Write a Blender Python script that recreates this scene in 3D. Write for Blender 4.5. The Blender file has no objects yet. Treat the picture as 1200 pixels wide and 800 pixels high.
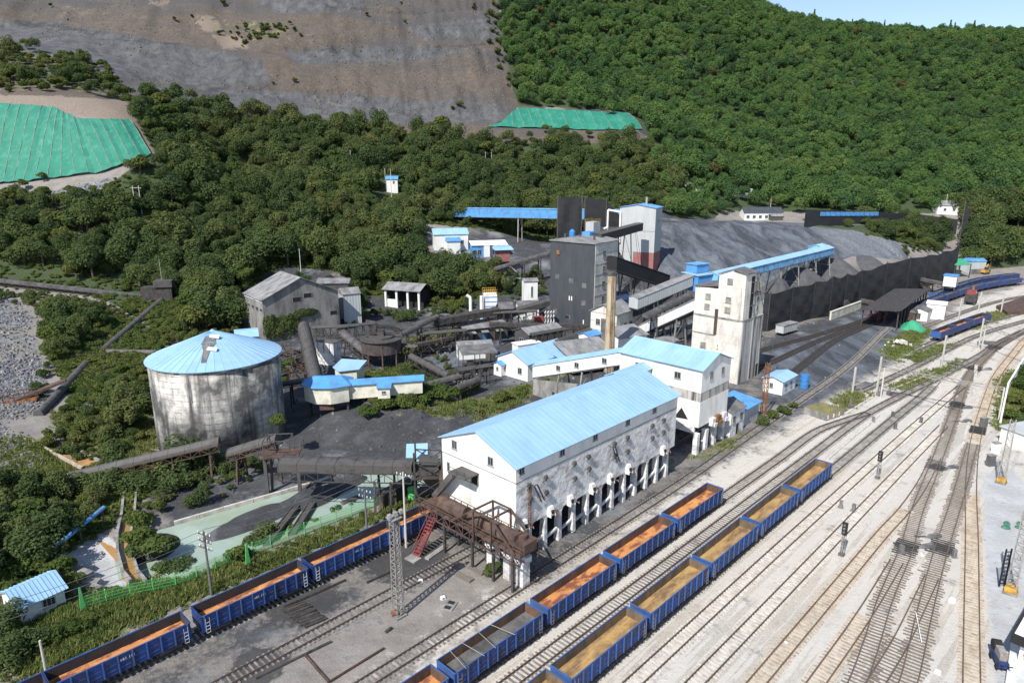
import bpy, math, random
import numpy as np
from mathutils import Vector, Matrix

random.seed(7)
RNG = np.random.default_rng(7)
S = bpy.context.scene
COL = S.collection

# ------------------------------------------------------------------ camera
PITCH, FPX, CAMH = math.radians(14.7), 800.0, 51.0
cam = bpy.data.cameras.new('camera')
cam.sensor_width = 36.0
cam.lens = 36.0 * FPX / 1200.0
cam.clip_start, cam.clip_end = 1.0, 6000.0
co = bpy.data.objects.new('camera', cam)
COL.objects.link(co)
co.location = (0, 0, CAMH)
co.rotation_euler = (math.pi / 2 - PITCH, 0, 0)
S.camera = co

# ------------------------------------------------------------------ world, sun, exposure
SUN_EL, SUN_ROT = math.radians(47), math.radians(211.9)
w = bpy.data.worlds.new('World')
S.world = w
w.use_nodes = True
nt = w.node_tree
nt.nodes.clear()
sky = nt.nodes.new('ShaderNodeTexSky')
sky.sky_type = 'NISHITA'
sky.sun_disc = False
sky.sun_elevation, sky.sun_rotation = SUN_EL, SUN_ROT
sky.altitude = 300
sky.air_density, sky.dust_density, sky.ozone_density = 1.0, 0.7, 1.0
bg = nt.nodes.new('ShaderNodeBackground')
bg.inputs[1].default_value = 0.115
wo = nt.nodes.new('ShaderNodeOutputWorld')
nt.links.new(sky.outputs[0], bg.inputs[0])
nt.links.new(bg.outputs[0], wo.inputs[0])
sl = bpy.data.lights.new('sun', 'SUN')
sl.energy = 4.6
sl.angle = math.radians(0.53)
sl.color = (1.0, 0.955, 0.88)
so = bpy.data.objects.new('sun', sl)
COL.objects.link(so)
_sd = Vector((math.sin(SUN_ROT) * math.cos(SUN_EL), math.cos(SUN_ROT) * math.cos(SUN_EL), math.sin(SUN_EL)))
so.rotation_euler = _sd.to_track_quat('Z', 'Y').to_euler()
so.location = (0, 0, 300)
S.view_settings.view_transform = 'Standard'
S.view_settings.look = 'None'
S.view_settings.exposure = 0.52
S.view_settings.gamma = 1.0
S.render.engine = 'CYCLES'
S.cycles.max_bounces = 5
S.cycles.transparent_max_bounces = 4
S.cycles.use_denoising = True

# ------------------------------------------------------------------ surveying helpers
SP, CP = math.sin(PITCH), math.cos(PITCH)
def at(u, v, z=0.0):
  """world point at height z seen at photograph pixel (u, v)"""
  x, y = (u - 600) / FPX, -(v - 400) / FPX
  k = (CAMH - z) / (SP - y * CP)
  return Vector((x * k, (CP + y * SP) * k, z))
def atd(u, v, d):
  """world point at forward distance d seen at pixel (u, v)"""
  x, y = (u - 600) / FPX, -(v - 400) / FPX
  f = CP + y * SP
  return Vector((x / f * d, d, CAMH - (SP - y * CP) / f * d))
TH = math.radians(44.1)
DX, DY = math.sin(TH), math.cos(TH)
RZ = math.pi / 2 - TH
def W(s, t, z=0.0):
  """yard coordinates: s along the tracks, t across them (growing towards the main line)"""
  return Vector((s * DX + t * DY, s * DY - t * DX, z))
def st(p):
  return (p[0] * DX + p[1] * DY, p[0] * DY - p[1] * DX)
def project(X, Y, Z):
  h = Z - CAMH
  zc = Y * CP - h * SP
  zc = np.where(zc < 0.1, 0.1, zc)
  return 600 + FPX * X / zc, 400 - FPX * (Y * SP + h * CP) / zc

# ------------------------------------------------------------------ objects
def tag(o, label=None, cat=None, group=None, kind=None):
  if label: o['label'] = label
  if cat: o['category'] = cat
  if group: o['group'] = group
  if kind: o['kind'] = kind
  return o
def thing(name, label, cat, loc=(0, 0, 0), rz=0.0, group=None):
  o = bpy.data.objects.new(name, None)
  o.empty_display_size = 0.3
  COL.objects.link(o)
  o.location = loc
  o.rotation_euler = (0, 0, rz)
  return tag(o, label, cat, group)
def copy_tree(o, parent=None):
  c = o.copy()
  COL.objects.link(c)
  if parent: c.parent = parent
  for ch in list(o.children):
    copy_tree(ch, c)
  return c
def link(name, me, parent=None, loc=(0, 0, 0), rz=0.0):
  o = bpy.data.objects.new(name, me)
  COL.objects.link(o)
  if parent: o.parent = parent
  o.location = loc
  o.rotation_euler = (0, 0, rz)
  return o

class MB:
  def __init__(self):
    self.v, self.f, self.m = [], [], []
  def poly(self, pts, m=0):
    n = len(self.v)
    self.v += [tuple(p) for p in pts]
    self.f.append(tuple(range(n, n + len(pts))))
    self.m.append(m)
  def hexa(self, p, m=0):
    n = len(self.v)
    self.v += [tuple(q) for q in p]
    for q in ((0, 3, 2, 1), (4, 5, 6, 7), (0, 1, 5, 4), (1, 2, 6, 5), (2, 3, 7, 6), (3, 0, 4, 7)):
      self.f.append(tuple(n + i for i in q))
      self.m.append(m)
  def box(self, x0, y0, z0, x1, y1, z1, m=0):
    self.hexa([(x0, y0, z0), (x1, y0, z0), (x1, y1, z0), (x0, y1, z0), (x0, y0, z1), (x1, y0, z1), (x1, y1, z1), (x0, y1, z1)], m)
  def cbox(self, x, y, z, a, b, c, m=0):
    self.box(x - a / 2, y - b / 2, z, x + a / 2, y + b / 2, z + c, m)
  def loft(self, A, B, m=0, cap=True):
    """joins closed ring A to ring B"""
    n, k = len(self.v), len(A)
    self.v += [tuple(p) for p in A] + [tuple(p) for p in B]
    for i in range(k):
      j = (i + 1) % k
      self.f.append((n + i, n + j, n + k + j, n + k + i)); self.m.append(m)
    if cap:
      self.f.append(tuple(n + i for i in reversed(range(k)))); self.m.append(m)
      self.f.append(tuple(n + k + i for i in range(k))); self.m.append(m)
  def prism(self, prof, x0, x1, m=0):
    """(y, z) outline pushed from x0 to x1"""
    self.loft([(x0, y, z) for y, z in prof], [(x1, y, z) for y, z in prof], m)
  def prismz(self, out, z0, z1, m=0):
    self.loft([(x, y, z0) for x, y in out], [(x, y, z1) for x, y in out], m)
  def tube(self, a, b, r, n=6, m=0, r2=None):
    a, b = Vector(a), Vector(b)
    d = (b - a).normalized()
    u = d.orthogonal().normalized()
    w_ = d.cross(u)
    r2 = r if r2 is None else r2
    A = [a + (u * math.cos(2 * math.pi * i / n) + w_ * math.sin(2 * math.pi * i / n)) * r for i in range(n)]
    B = [b + (u * math.cos(2 * math.pi * i / n) + w_ * math.sin(2 * math.pi * i / n)) * r2 for i in range(n)]
    self.loft(A, B, m)
  def bar(self, a, b, w_, h, m=0):
    a, b = Vector(a), Vector(b)
    d = (b - a).normalized()
    up = Vector((0, 0, 1)) if abs(d.z) < 0.95 else Vector((0, 1, 0))
    u = d.cross(up).normalized() * (w_ / 2)
    q = u.cross(d).normalized() * (h / 2)
    self.loft([a - u - q, a + u - q, a + u + q, a - u + q], [b - u - q, b + u - q, b + u + q, b - u + q], m)
  def cyl(self, x, y, r0, z0, z1, n=16, m=0, r1=None):
    r1 = r0 if r1 is None else r1
    self.loft([(x + r0 * math.cos(2 * math.pi * i / n), y + r0 * math.sin(2 * math.pi * i / n), z0) for i in range(n)],
                  [(x + r1 * math.cos(2 * math.pi * i / n), y + r1 * math.sin(2 * math.pi * i / n), z1) for i in range(n)], m)
  def mesh(self, name, mats, smooth=False):
    me = bpy.data.meshes.new(name)
    me.from_pydata(self.v, [], self.f)
    for q in (mats if isinstance(mats, (list, tuple)) else [mats]):
      me.materials.append(q)
    if len(me.polygons):
      me.polygons.foreach_set('material_index', self.m)
      if smooth: me.polygons.foreach_set('use_smooth', [True] * len(self.f))
    me.update()
    return me
  def build(self, name, mats, parent=None, label=None, smooth=False, loc=(0, 0, 0), rz=0.0):
    o = link(name, self.mesh(name, mats, smooth), parent, loc, rz)
    if label: o['label'] = label
    return o

# ------------------------------------------------------------------ materials
def new_mat(name):
  m = bpy.data.materials.new(name)
  m.use_nodes = True
  t = m.node_tree
  b = t.nodes['Principled BSDF']
  return m, t, b
def node(t, kind, **kw):
  n = t.nodes.new(kind)
  for k, v in kw.items():
    if k.startswith('_'): setattr(n, k[1:], v)
    else: n.inputs[k.replace('__', ' ')].default_value = v
  return n
def noise(t, vec, scale, detail=6, rough=0.6, dist=0.0):
  n = node(t, 'ShaderNodeTexNoise', Scale=scale, Detail=detail, Roughness=rough, Distortion=dist)
  t.links.new(vec, n.inputs['Vector'])
  return n.outputs['Fac']
def ramp(t, fac, a, b, ca=(0, 0, 0, 1), cb=(1, 1, 1, 1)):
  r = t.nodes.new('ShaderNodeValToRGB')
  r.color_ramp.elements[0].position, r.color_ramp.elements[1].position = a, b
  r.color_ramp.elements[0].color, r.color_ramp.elements[1].color = ca, cb
  t.links.new(fac, r.inputs[0])
  return r.outputs[0]
def mix(t, fac, a, b):
  n = t.nodes.new('ShaderNodeMix')
  n.data_type = 'RGBA'
  for inp, val in ((n.inputs[0], fac), (n.inputs[6], a), (n.inputs[7], b)):
    if isinstance(val, (int, float)): inp.default_value = val
    elif isinstance(val, (tuple, list)): inp.default_value = (*val[:3], 1)
    else: t.links.new(val, inp)
  return n.outputs[2]
def math_(t, op, a, b=0.0, clamp=False):
  n = t.nodes.new('ShaderNodeMath')
  n.operation = op
  n.use_clamp = clamp
  for inp, val in ((n.inputs[0], a), (n.inputs[1], b)):
    if isinstance(val, (int, float)): inp.default_value = val
    else: t.links.new(val, inp)
  return n.outputs[0]
def mapped(t, vec, scale):
  n = t.nodes.new('ShaderNodeMapping')
  n.inputs['Scale'].default_value = scale
  t.links.new(vec, n.inputs['Vector'])
  return n.outputs[0]
def objvec(t):
  """object coordinates pushed apart per object so that copies differ"""
  tc = t.nodes.new('ShaderNodeTexCoord')
  oi = t.nodes.new('ShaderNodeObjectInfo')
  k = math_(t, 'MULTIPLY', oi.outputs['Random'], 37.0)
  a = t.nodes.new('ShaderNodeVectorMath')
  a.operation = 'ADD'
  t.links.new(tc.outputs['Object'], a.inputs[0])
  t.links.new(k, a.inputs[1])
  return a.outputs[0]
def bump(t, b, height, strength, dist=0.2):
  n = node(t, 'ShaderNodeBump', Strength=strength, Distance=dist)
  t.links.new(height, n.inputs['Height'])
  t.links.new(n.outputs[0], b.inputs['Normal'])

def mat(name, c1, c2=None, scale=1.0, rough=0.7, metal=0.0, dirt=None, dirt_amt=0.5, dirt_scale=(0.5, 0.5, 0.5), edge=0.12,
    bmp=0.15, bscale=6.0, wave=None, lines=None, streak=None, streak_amt=0.5):
  """two-tone noise, a dirt layer with its own stretch, run-down streaks, course lines and fine relief"""
  m, t, b = new_mat(name)
  v = objvec(t)
  c2 = c2 or tuple(x * 0.8 for x in c1)
  col = mix(t, ramp(t, noise(t, v, scale), 0.35, 0.65), c1, c2)
  if dirt:
    d = noise(t, mapped(t, v, dirt_scale), 1.0, 8, 0.68)
    lo = 0.68 - dirt_amt * 0.36
    col = mix(t, ramp(t, d, lo - edge, lo + edge), col, dirt)
  if streak:
    d = noise(t, mapped(t, v, (0.9, 0.9, 0.05)), 1.0, 8, 0.7)
    lo = 0.68 - streak_amt * 0.36
    col = mix(t, ramp(t, d, lo - 0.07, lo + 0.11), col, streak)
  h = noise(t, v, bscale, 5)
  if lines:
    step, cl, wd = lines
    tc = t.nodes.new('ShaderNodeTexCoord')
    sx = t.nodes.new('ShaderNodeSeparateXYZ')
    t.links.new(tc.outputs['Object'], sx.inputs[0])
    zz = math_(t, 'ADD', math_(t, 'DIVIDE', sx.outputs[2], step), math_(t, 'MULTIPLY', noise(t, v, 0.6), 0.06))
    fr = math_(t, 'FRACT', zz)
    ln = math_(t, 'LESS_THAN', fr, wd)
    ln = math_(t, 'MULTIPLY', ln, ramp(t, noise(t, v, 0.8), 0.35, 0.6))
    col = mix(t, ln, col, cl)
    h = math_(t, 'SUBTRACT', h, math_(t, 'MULTIPLY', ln, 0.6))
  if wave:
    ax, per = wave
    tc = t.nodes.new('ShaderNodeTexCoord')
    sx = t.nodes.new('ShaderNodeSeparateXYZ')
    t.links.new(tc.outputs['Object'], sx.inputs[0])
    wv = math_(t, 'SINE', math_(t, 'MULTIPLY', sx.outputs[ax], 2 * math.pi / per))
    h = math_(t, 'ADD', math_(t, 'MULTIPLY', h, 0.3), math_(t, 'MULTIPLY', wv, 0.5))
  t.links.new(col, b.inputs['Base Color'])
  b.inputs['Roughness'].default_value = rough
  b.inputs['Metallic'].default_value = metal
  if bmp: bump(t, b, h, bmp)
  return m

M = {}
M['blue_light'] = mat('light_blue_sheet_paint', (0.255, 0.425, 0.60), (0.28, 0.45, 0.62), 0.25, 0.5, dirt=(0.19, 0.33, 0.51), dirt_amt=0.12, dirt_scale=(0.4, 0.1, 0.4), edge=0.2, bmp=0.08)
M['blue_mid'] = mat('mid_blue_sheet_paint', (0.075, 0.27, 0.62), (0.09, 0.31, 0.66), 0.3, 0.5, dirt=(0.10, 0.17, 0.26), dirt_amt=0.3, bmp=0.08)
M['blue_gallery'] = mat('gallery_blue_paint', (0.20, 0.47, 0.76), (0.16, 0.40, 0.70), 0.4, 0.5, dirt=(0.10, 0.20, 0.32), dirt_amt=0.4, bmp=0.1)
M['white_panel'] = mat('white_wall_panel', (0.74, 0.75, 0.74), (0.79, 0.79, 0.77), 0.3, 0.6, dirt=(0.50, 0.50, 0.48), dirt_amt=0.25, dirt_scale=(0.6, 0.6, 0.15), edge=0.25, bmp=0.05)
M['cream_panel'] = mat('cream_wall_panel', (0.62, 0.60, 0.50), (0.68, 0.66, 0.56), 0.3, 0.6, dirt=(0.36, 0.35, 0.30), dirt_amt=0.3, bmp=0.05)
M['limewash'] = mat('limewashed_concrete', (0.64, 0.63, 0.63), (0.74, 0.73, 0.72), 0.6, 0.85, dirt=(0.36, 0.345, 0.345), dirt_amt=0.34, dirt_scale=(0.5, 0.5, 0.8), edge=0.10, bmp=1.0, bscale=1.1, streak=(0.27, 0.25, 0.24), streak_amt=0.12)
M['limewash_clean'] = mat('clean_limewash', (0.76, 0.75, 0.72), (0.71, 0.69, 0.66), 0.4, 0.85, dirt=(0.50, 0.47, 0.43), dirt_amt=0.18, dirt_scale=(0.5, 0.5, 0.15), bmp=0.35, bscale=2.0)
M['silo'] = mat('stained_silo_concrete', (0.60, 0.58, 0.54), (0.47, 0.45, 0.42), 0.25, 0.9, dirt=(0.07, 0.07, 0.07), dirt_amt=0.50, dirt_scale=(0.16, 0.16, 0.14), edge=0.10, bmp=0.3, bscale=2.0, lines=(1.1, (0.11, 0.105, 0.10), 0.09), streak=(0.055, 0.055, 0.055), streak_amt=0.36)
M['tower'] = mat('cream_tower_render', (0.66, 0.63, 0.57), (0.61, 0.58, 0.52), 0.3, 0.85, dirt=(0.34, 0.32, 0.29), dirt_amt=0.2, dirt_scale=(0.3, 0.3, 0.12), bmp=0.2, bscale=2.0, lines=(1.9, (0.36, 0.34, 0.31), 0.04), streak=(0.14, 0.13, 0.12), streak_amt=0.12)
M['tower_side'] = mat('streaked_tower_concrete', (0.47, 0.45, 0.42), (0.40, 0.38, 0.36), 0.3, 0.85, bmp=0.25, bscale=2.0, streak=(0.055, 0.055, 0.055), streak_amt=0.42)
M['concrete'] = mat('grey_concrete', (0.33, 0.32, 0.30), (0.25, 0.245, 0.235), 0.5, 0.9, dirt=(0.10, 0.10, 0.10), dirt_amt=0.4, dirt_scale=(0.4, 0.4, 0.2), bmp=0.3, bscale=2.0)
M['old_render'] = mat('old_grey_render', (0.27, 0.26, 0.245), (0.21, 0.205, 0.195), 0.35, 0.9, dirt=(0.09, 0.09, 0.088), dirt_amt=0.4, dirt_scale=(0.35, 0.35, 0.12), bmp=0.3, bscale=2.0)
M['grey_panel'] = mat('pale_grey_panel', (0.46, 0.48, 0.49), (0.43, 0.45, 0.46), 0.3, 0.55, dirt=(0.33, 0.34, 0.35), dirt_amt=0.25, dirt_scale=(0.4, 0.4, 0.1), edge=0.25, bmp=0.25, wave=(0, 0.9))
M['dark_panel'] = mat('charcoal_wall_panel', (0.035, 0.042, 0.052), (0.045, 0.052, 0.06), 0.25, 0.55, dirt=(0.075, 0.08, 0.085), dirt_amt=0.25, dirt_scale=(0.4, 0.4, 0.1), edge=0.25, bmp=0.05)
M['red_panel'] = mat('faded_red_panel', (0.33, 0.10, 0.09), (0.26, 0.09, 0.08), 0.6, 0.7, dirt=(0.2, 0.17, 0.16), dirt_amt=0.35, bmp=0.1)
M['felt'] = mat('dark_roof_felt', (0.085, 0.085, 0.09), (0.12, 0.12, 0.125), 0.5, 0.85, dirt=(0.2, 0.19, 0.18), dirt_amt=0.25, bmp=0.2)
M['grey_roof'] = mat('grey_sheet_roof', (0.22, 0.22, 0.225), (0.28, 0.28, 0.285), 0.4, 0.7, dirt=(0.11, 0.11, 0.11), dirt_amt=0.4, dirt_scale=(0.5, 0.15, 0.5), bmp=0.15)
M['black_steel'] = mat('coal_blackened_steel', (0.022, 0.021, 0.021), (0.05, 0.047, 0.045), 1.2, 0.7, dirt=(0.09, 0.075, 0.065), dirt_amt=0.3, dirt_scale=(1, 1, 1), bmp=0.3)
M['dark_steel'] = mat('dusty_dark_steel', (0.07, 0.066, 0.064), (0.11, 0.10, 0.096), 0.8, 0.65, dirt=(0.03, 0.03, 0.03), dirt_amt=0.35, dirt_scale=(0.8, 0.8, 0.8), bmp=0.25)
M['hood'] = mat('dusty_belt_hood', (0.085, 0.08, 0.082), (0.125, 0.118, 0.118), 0.7, 0.6, dirt=(0.05, 0.047, 0.045), dirt_amt=0.4, dirt_scale=(0.6, 0.6, 0.6), bmp=0.2)
M['rust_hood'] = mat('rust_brown_hood', (0.085, 0.05, 0.038), (0.13, 0.075, 0.055), 0.9, 0.75, dirt=(0.035, 0.028, 0.025), dirt_amt=0.4, dirt_scale=(0.8, 0.8, 0.8), bmp=0.25)
M['rust'] = mat('orange_rust', (0.34, 0.13, 0.035), (0.20, 0.075, 0.028), 0.8, 0.85, dirt=(0.10, 0.045, 0.025), dirt_amt=0.35, dirt_scale=(1, 1, 1), bmp=0.3)
M['galv'] = mat('weathered_galvanised_steel', (0.36, 0.35, 0.33), (0.28, 0.265, 0.245), 1.5, 0.55, 0.2, dirt=(0.18, 0.12, 0.08), dirt_amt=0.25, dirt_scale=(1, 1, 1), bmp=0.1)
M['pole_concrete'] = mat('pole_concrete', (0.50, 0.48, 0.44), (0.44, 0.42, 0.38), 0.7, 0.85, bmp=0.15)
M['dark_pole'] = mat('sooty_pole_concrete', (0.10, 0.10, 0.105), (0.14, 0.14, 0.14), 0.7, 0.85, bmp=0.15)
M['red_steel'] = mat('dusty_red_paint', (0.30, 0.05, 0.045), (0.22, 0.045, 0.04), 1.5, 0.6, dirt=(0.12, 0.05, 0.045), dirt_amt=0.35, bmp=0.1)
M['yellow'] = mat('worn_yellow_paint', (0.62, 0.36, 0.04), (0.5, 0.27, 0.04), 1.0, 0.6, dirt=(0.2, 0.12, 0.05), dirt_amt=0.3, bmp=0.1)
M['glass'] = mat('dark_window_glass', (0.022, 0.027, 0.032), (0.05, 0.058, 0.065), 1.5, 0.2, bmp=0)
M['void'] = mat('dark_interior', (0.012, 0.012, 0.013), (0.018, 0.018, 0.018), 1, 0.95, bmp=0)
M['frame'] = mat('window_frame_grey', (0.30, 0.31, 0.32), None, 1, 0.5, bmp=0)
M['frosted'] = mat('dusty_window_panes', (0.34, 0.34, 0.31), (0.24, 0.24, 0.225), 1.2, 0.6, dirt=(0.07, 0.07, 0.07), dirt_amt=0.25, bmp=0)
M['wagon_blue'] = mat('wagon_blue_paint', (0.030, 0.115, 0.36), (0.024, 0.09, 0.30), 0.7, 0.5, dirt=(0.07, 0.085, 0.12), dirt_amt=0.38, dirt_scale=(0.8, 0.8, 0.5), bmp=0.1, streak=(0.06, 0.05, 0.05), streak_amt=0.12)
M['wagon_dark'] = mat('wagon_dark_blue_paint', (0.010, 0.032, 0.15), (0.015, 0.046, 0.20), 0.7, 0.5, dirt=(0.02, 0.025, 0.045), dirt_amt=0.4, dirt_scale=(0.8, 0.8, 0.5), bmp=0.1)
M['wagon_rust'] = mat('wagon_rusty_floor', (0.58, 0.27, 0.085), (0.46, 0.19, 0.06), 0.45, 0.9, dirt=(0.19, 0.065, 0.035), dirt_amt=0.46, dirt_scale=(0.4, 0.8, 0.5), edge=0.05, bmp=0.25)
M['wagon_sand'] = mat('wagon_sandy_floor', (0.44, 0.28, 0.10), (0.36, 0.23, 0.095), 0.5, 0.9, dirt=(0.16, 0.10, 0.055), dirt_amt=0.48, dirt_scale=(0.35, 1.0, 0.5), edge=0.1, bmp=0.25)
M['wagon_soot'] = mat('wagon_sooty_floor', (0.10, 0.10, 0.10), (0.15, 0.145, 0.14), 0.6, 0.9, dirt=(0.05, 0.05, 0.05), dirt_amt=0.4, bmp=0.25)
M['wall_rust'] = mat('wagon_inner_rust', (0.17, 0.085, 0.045), (0.11, 0.06, 0.04), 0.7, 0.9, dirt=(0.05, 0.04, 0.035), dirt_amt=0.4, dirt_scale=(0.9, 0.9, 0.3), bmp=0.2)
M['wall_sand'] = mat('wagon_inner_dust', (0.20, 0.14, 0.075), (0.14, 0.10, 0.06), 0.7, 0.9, dirt=(0.07, 0.055, 0.045), dirt_amt=0.35, dirt_scale=(0.9, 0.9, 0.3), bmp=0.2)
M['wall_dark'] = mat('wagon_inner_dark', (0.022, 0.022, 0.03), (0.035, 0.033, 0.038), 0.7, 0.9, dirt=(0.06, 0.045, 0.035), dirt_amt=0.25, bmp=0.2)
M['rail'] = mat('rusty_rail_steel', (0.12, 0.075, 0.055), (0.085, 0.055, 0.042), 1.0, 0.55, 0.2, bmp=0.1)
M['rail_light'] = mat('brown_dusted_rail_steel', (0.24, 0.135, 0.085), (0.17, 0.10, 0.068), 1.0, 0.6, 0.1, bmp=0.1)
M['rail_head'] = mat('worn_rail_head', (0.22, 0.20, 0.185), (0.16, 0.14, 0.125), 1.0, 0.35, 0.6, bmp=0)
M['sleeper_pale'] = mat('pale_concrete_sleeper', (0.52, 0.50, 0.46), (0.45, 0.43, 0.39), 1.0, 0.9, dirt=(0.30, 0.26, 0.22), dirt_amt=0.3, dirt_scale=(1, 1, 1), bmp=0.2)
M['sleeper_grey'] = mat('grey_concrete_sleeper', (0.24, 0.23, 0.215), (0.18, 0.17, 0.16), 1.0, 0.9, dirt=(0.10, 0.09, 0.085), dirt_amt=0.4, dirt_scale=(1, 1, 1), bmp=0.2)
M['sleeper_tan'] = mat('tan_dusted_sleeper', (0.44, 0.38, 0.30), (0.38, 0.32, 0.25), 1.0, 0.9, dirt=(0.24, 0.18, 0.13), dirt_amt=0.3, dirt_scale=(1, 1, 1), bmp=0.2)
M['sleeper_wood'] = mat('creosoted_timber_sleeper', (0.16, 0.14, 0.12), (0.105, 0.095, 0.085), 1.0, 0.9, dirt=(0.2, 0.17, 0.14), dirt_amt=0.25, dirt_scale=(1, 1, 1), bmp=0.3)
M['netting_black'] = mat('black_shade_netting', (0.009, 0.010, 0.012), (0.014, 0.015, 0.018), 0.25, 0.75, dirt=(0.024, 0.026, 0.029), dirt_amt=0.25, dirt_scale=(0.2, 0.2, 0.5), edge=0.2, bmp=0.2, bscale=2)
M['coal'] = mat('coal_heap', (0.045, 0.047, 0.052), (0.06, 0.062, 0.068), 0.4, 0.9, dirt=(0.095, 0.098, 0.105), dirt_amt=0.35, dirt_scale=(0.5, 0.5, 0.2), edge=0.2, bmp=0.6, bscale=3.0)
M['white'] = mat('white_paint', (0.80, 0.80, 0.78), (0.74, 0.74, 0.72), 1.0, 0.6, dirt=(0.5, 0.47, 0.43), dirt_amt=0.2, bmp=0.05)
M['green_paint'] = mat('bright_green_paint', (0.10, 0.46, 0.13), (0.13, 0.50, 0.17), 1.5, 0.5, bmp=0)
M['chimney'] = mat('buff_stack_render', (0.46, 0.39, 0.27), (0.40, 0.34, 0.24), 0.6, 0.8, dirt=(0.19, 0.10, 0.05), dirt_amt=0.28, dirt_scale=(0.8, 0.8, 0.25), bmp=0.15)
M['bark'] = mat('grey_brown_bark', (0.09, 0.075, 0.06), (0.06, 0.05, 0.04), 2.0, 0.9, bmp=0.4)
M['barrel'] = mat('barrel_blue_paint', (0.05, 0.21, 0.50), (0.04, 0.17, 0.43), 1, 0.45, bmp=0.05)
M['stone'] = mat('grey_quarry_stone', (0.15, 0.155, 0.17), (0.085, 0.09, 0.105), 0.8, 0.85, bmp=0.3)
M['orange_mud'] = mat('ochre_stained_concrete', (0.42, 0.22, 0.06), (0.34, 0.17, 0.05), 0.8, 0.8, dirt=(0.25, 0.2, 0.14), dirt_amt=0.3, bmp=0.2)
M['tarp_green'] = mat('green_tarpaulin', (0.035, 0.26, 0.14), (0.05, 0.32, 0.18), 0.6, 0.6, bmp=0.3)
def net_mat():
  m, t, b = new_mat('green_erosion_net')
  v = objvec(t)
  col = mix(t, ramp(t, noise(t, v, 0.12), 0.3, 0.7), (0.010, 0.150, 0.098), (0.018, 0.19, 0.128))
  d = noise(t, mapped(t, v, (0.5, 0.03, 0.5)), 1.0, 5)
  col = mix(t, ramp(t, d, 0.5, 0.75), col, (0.045, 0.25, 0.18))
  t.links.new(col, b.inputs['Base Color'])
  b.inputs['Roughness'].default_value = 0.7
  bump(t, b, noise(t, v, 1.2), 0.4, 0.3)
  return m
M['green_net'] = net_mat()

M['moss'] = mat('mossy_concrete', (0.16, 0.16, 0.05), (0.22, 0.19, 0.07), 0.8, 0.9, dirt=(0.10, 0.09, 0.06), dirt_amt=0.3, bmp=0.3)
M['moss_pale'] = mat('pale_green_roof_coat', (0.50, 0.58, 0.46), (0.58, 0.64, 0.54), 0.6, 0.8, bmp=0.1)
M['white_paving'] = mat('pale_paving', (0.62, 0.63, 0.64), (0.55, 0.56, 0.57), 0.4, 0.85, dirt=(0.4, 0.4, 0.39), dirt_amt=0.3, bmp=0.1)

M['sleeper_oil'] = mat('oil_blackened_sleeper', (0.035, 0.034, 0.034), (0.022, 0.022, 0.022), 1.0, 0.7, bmp=0.2)
M['roof_green'] = mat('dark_green_roof_paint', (0.02, 0.13, 0.085), (0.03, 0.16, 0.105), 0.5, 0.6, dirt=(0.10, 0.14, 0.12), dirt_amt=0.3, bmp=0.1)
M['thick'] = mat('purple_brown_tank_paint', (0.075, 0.058, 0.056), (0.10, 0.078, 0.074), 0.8, 0.7, dirt=(0.035, 0.03, 0.03), dirt_amt=0.4, bmp=0.2)
M['scree'] = mat('brown_scree_stone', (0.13, 0.11, 0.095), (0.08, 0.068, 0.06), 0.8, 0.9, bmp=0.3)
# ------------------------------------------------------------------ terrain
def _hash(ix, iy, seed):
  h = (ix * 374761393 + iy * 668265263 + seed * 982451653) & 0x7fffffff
  h = ((h ^ (h >> 13)) * 1274126177) & 0x7fffffff
  return ((h ^ (h >> 16)) & 0xffff) / 65535.0
def vnoise(x, y, seed=0):
  ix, iy = np.floor(x).astype(np.int64), np.floor(y).astype(np.int64)
  fx, fy = x - ix, y - iy
  fx, fy = fx * fx * (3 - 2 * fx), fy * fy * (3 - 2 * fy)
  a, b_ = _hash(ix, iy, seed), _hash(ix + 1, iy, seed)
  c, d = _hash(ix, iy + 1, seed), _hash(ix + 1, iy + 1, seed)
  return (a + (b_ - a) * fx) * (1 - fy) + (c + (d - c) * fx) * fy
def fbm(x, y, octv=4, seed=0):
  s, a, tot = 0, 1.0, 0.0
  for i in range(octv):
    s = s + a * vnoise(x * 2 ** i, y * 2 ** i, seed + i); tot += a; a *= 0.5
  return s / tot - 0.5

CP_ = []
def c_px(u, v, d, dz=0.0):
  p = atd(u, v, d); CP_.append((p.x, p.y, p.z + dz))
def c_z(u, v, z):
  p = at(u, v, z); CP_.append((p.x, p.y, z))
for s_ in (-60, 0, 60, 120, 180, 240, 310):
  for t_ in (-84, -40, 5, 60):
    p = W(s_, t_); CP_.append((p.x, p.y, 0.0))
for x_, y_ in ((-60, 112), (-30, 165), (0, 160), (0, 205), (28, 200), (-40, 190), (18, 218), (60, 185), (60, 215), (100, 222), (140, 245),
               (-75, 110), (-62, 190), (-85, 85), (180, 290), (230, 320), (300, 345), (420, 300), (340, 150), (200, 60), (420, 420), (500, 350), (-50, 150), (-150, 40), (0, 0)):
  CP_.append((x_, y_, 0.0))
for q in ((0, 340, 11), (190, 352, 9), (110, 415, 4), (20, 470, 2), (30, 400, 6), (0, 560, 1), (0, 650, 1), (0, 750, .5), (280, 380, 3), (-150, 400, 9), (-150, 600, 3)): c_z(*q)
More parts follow.
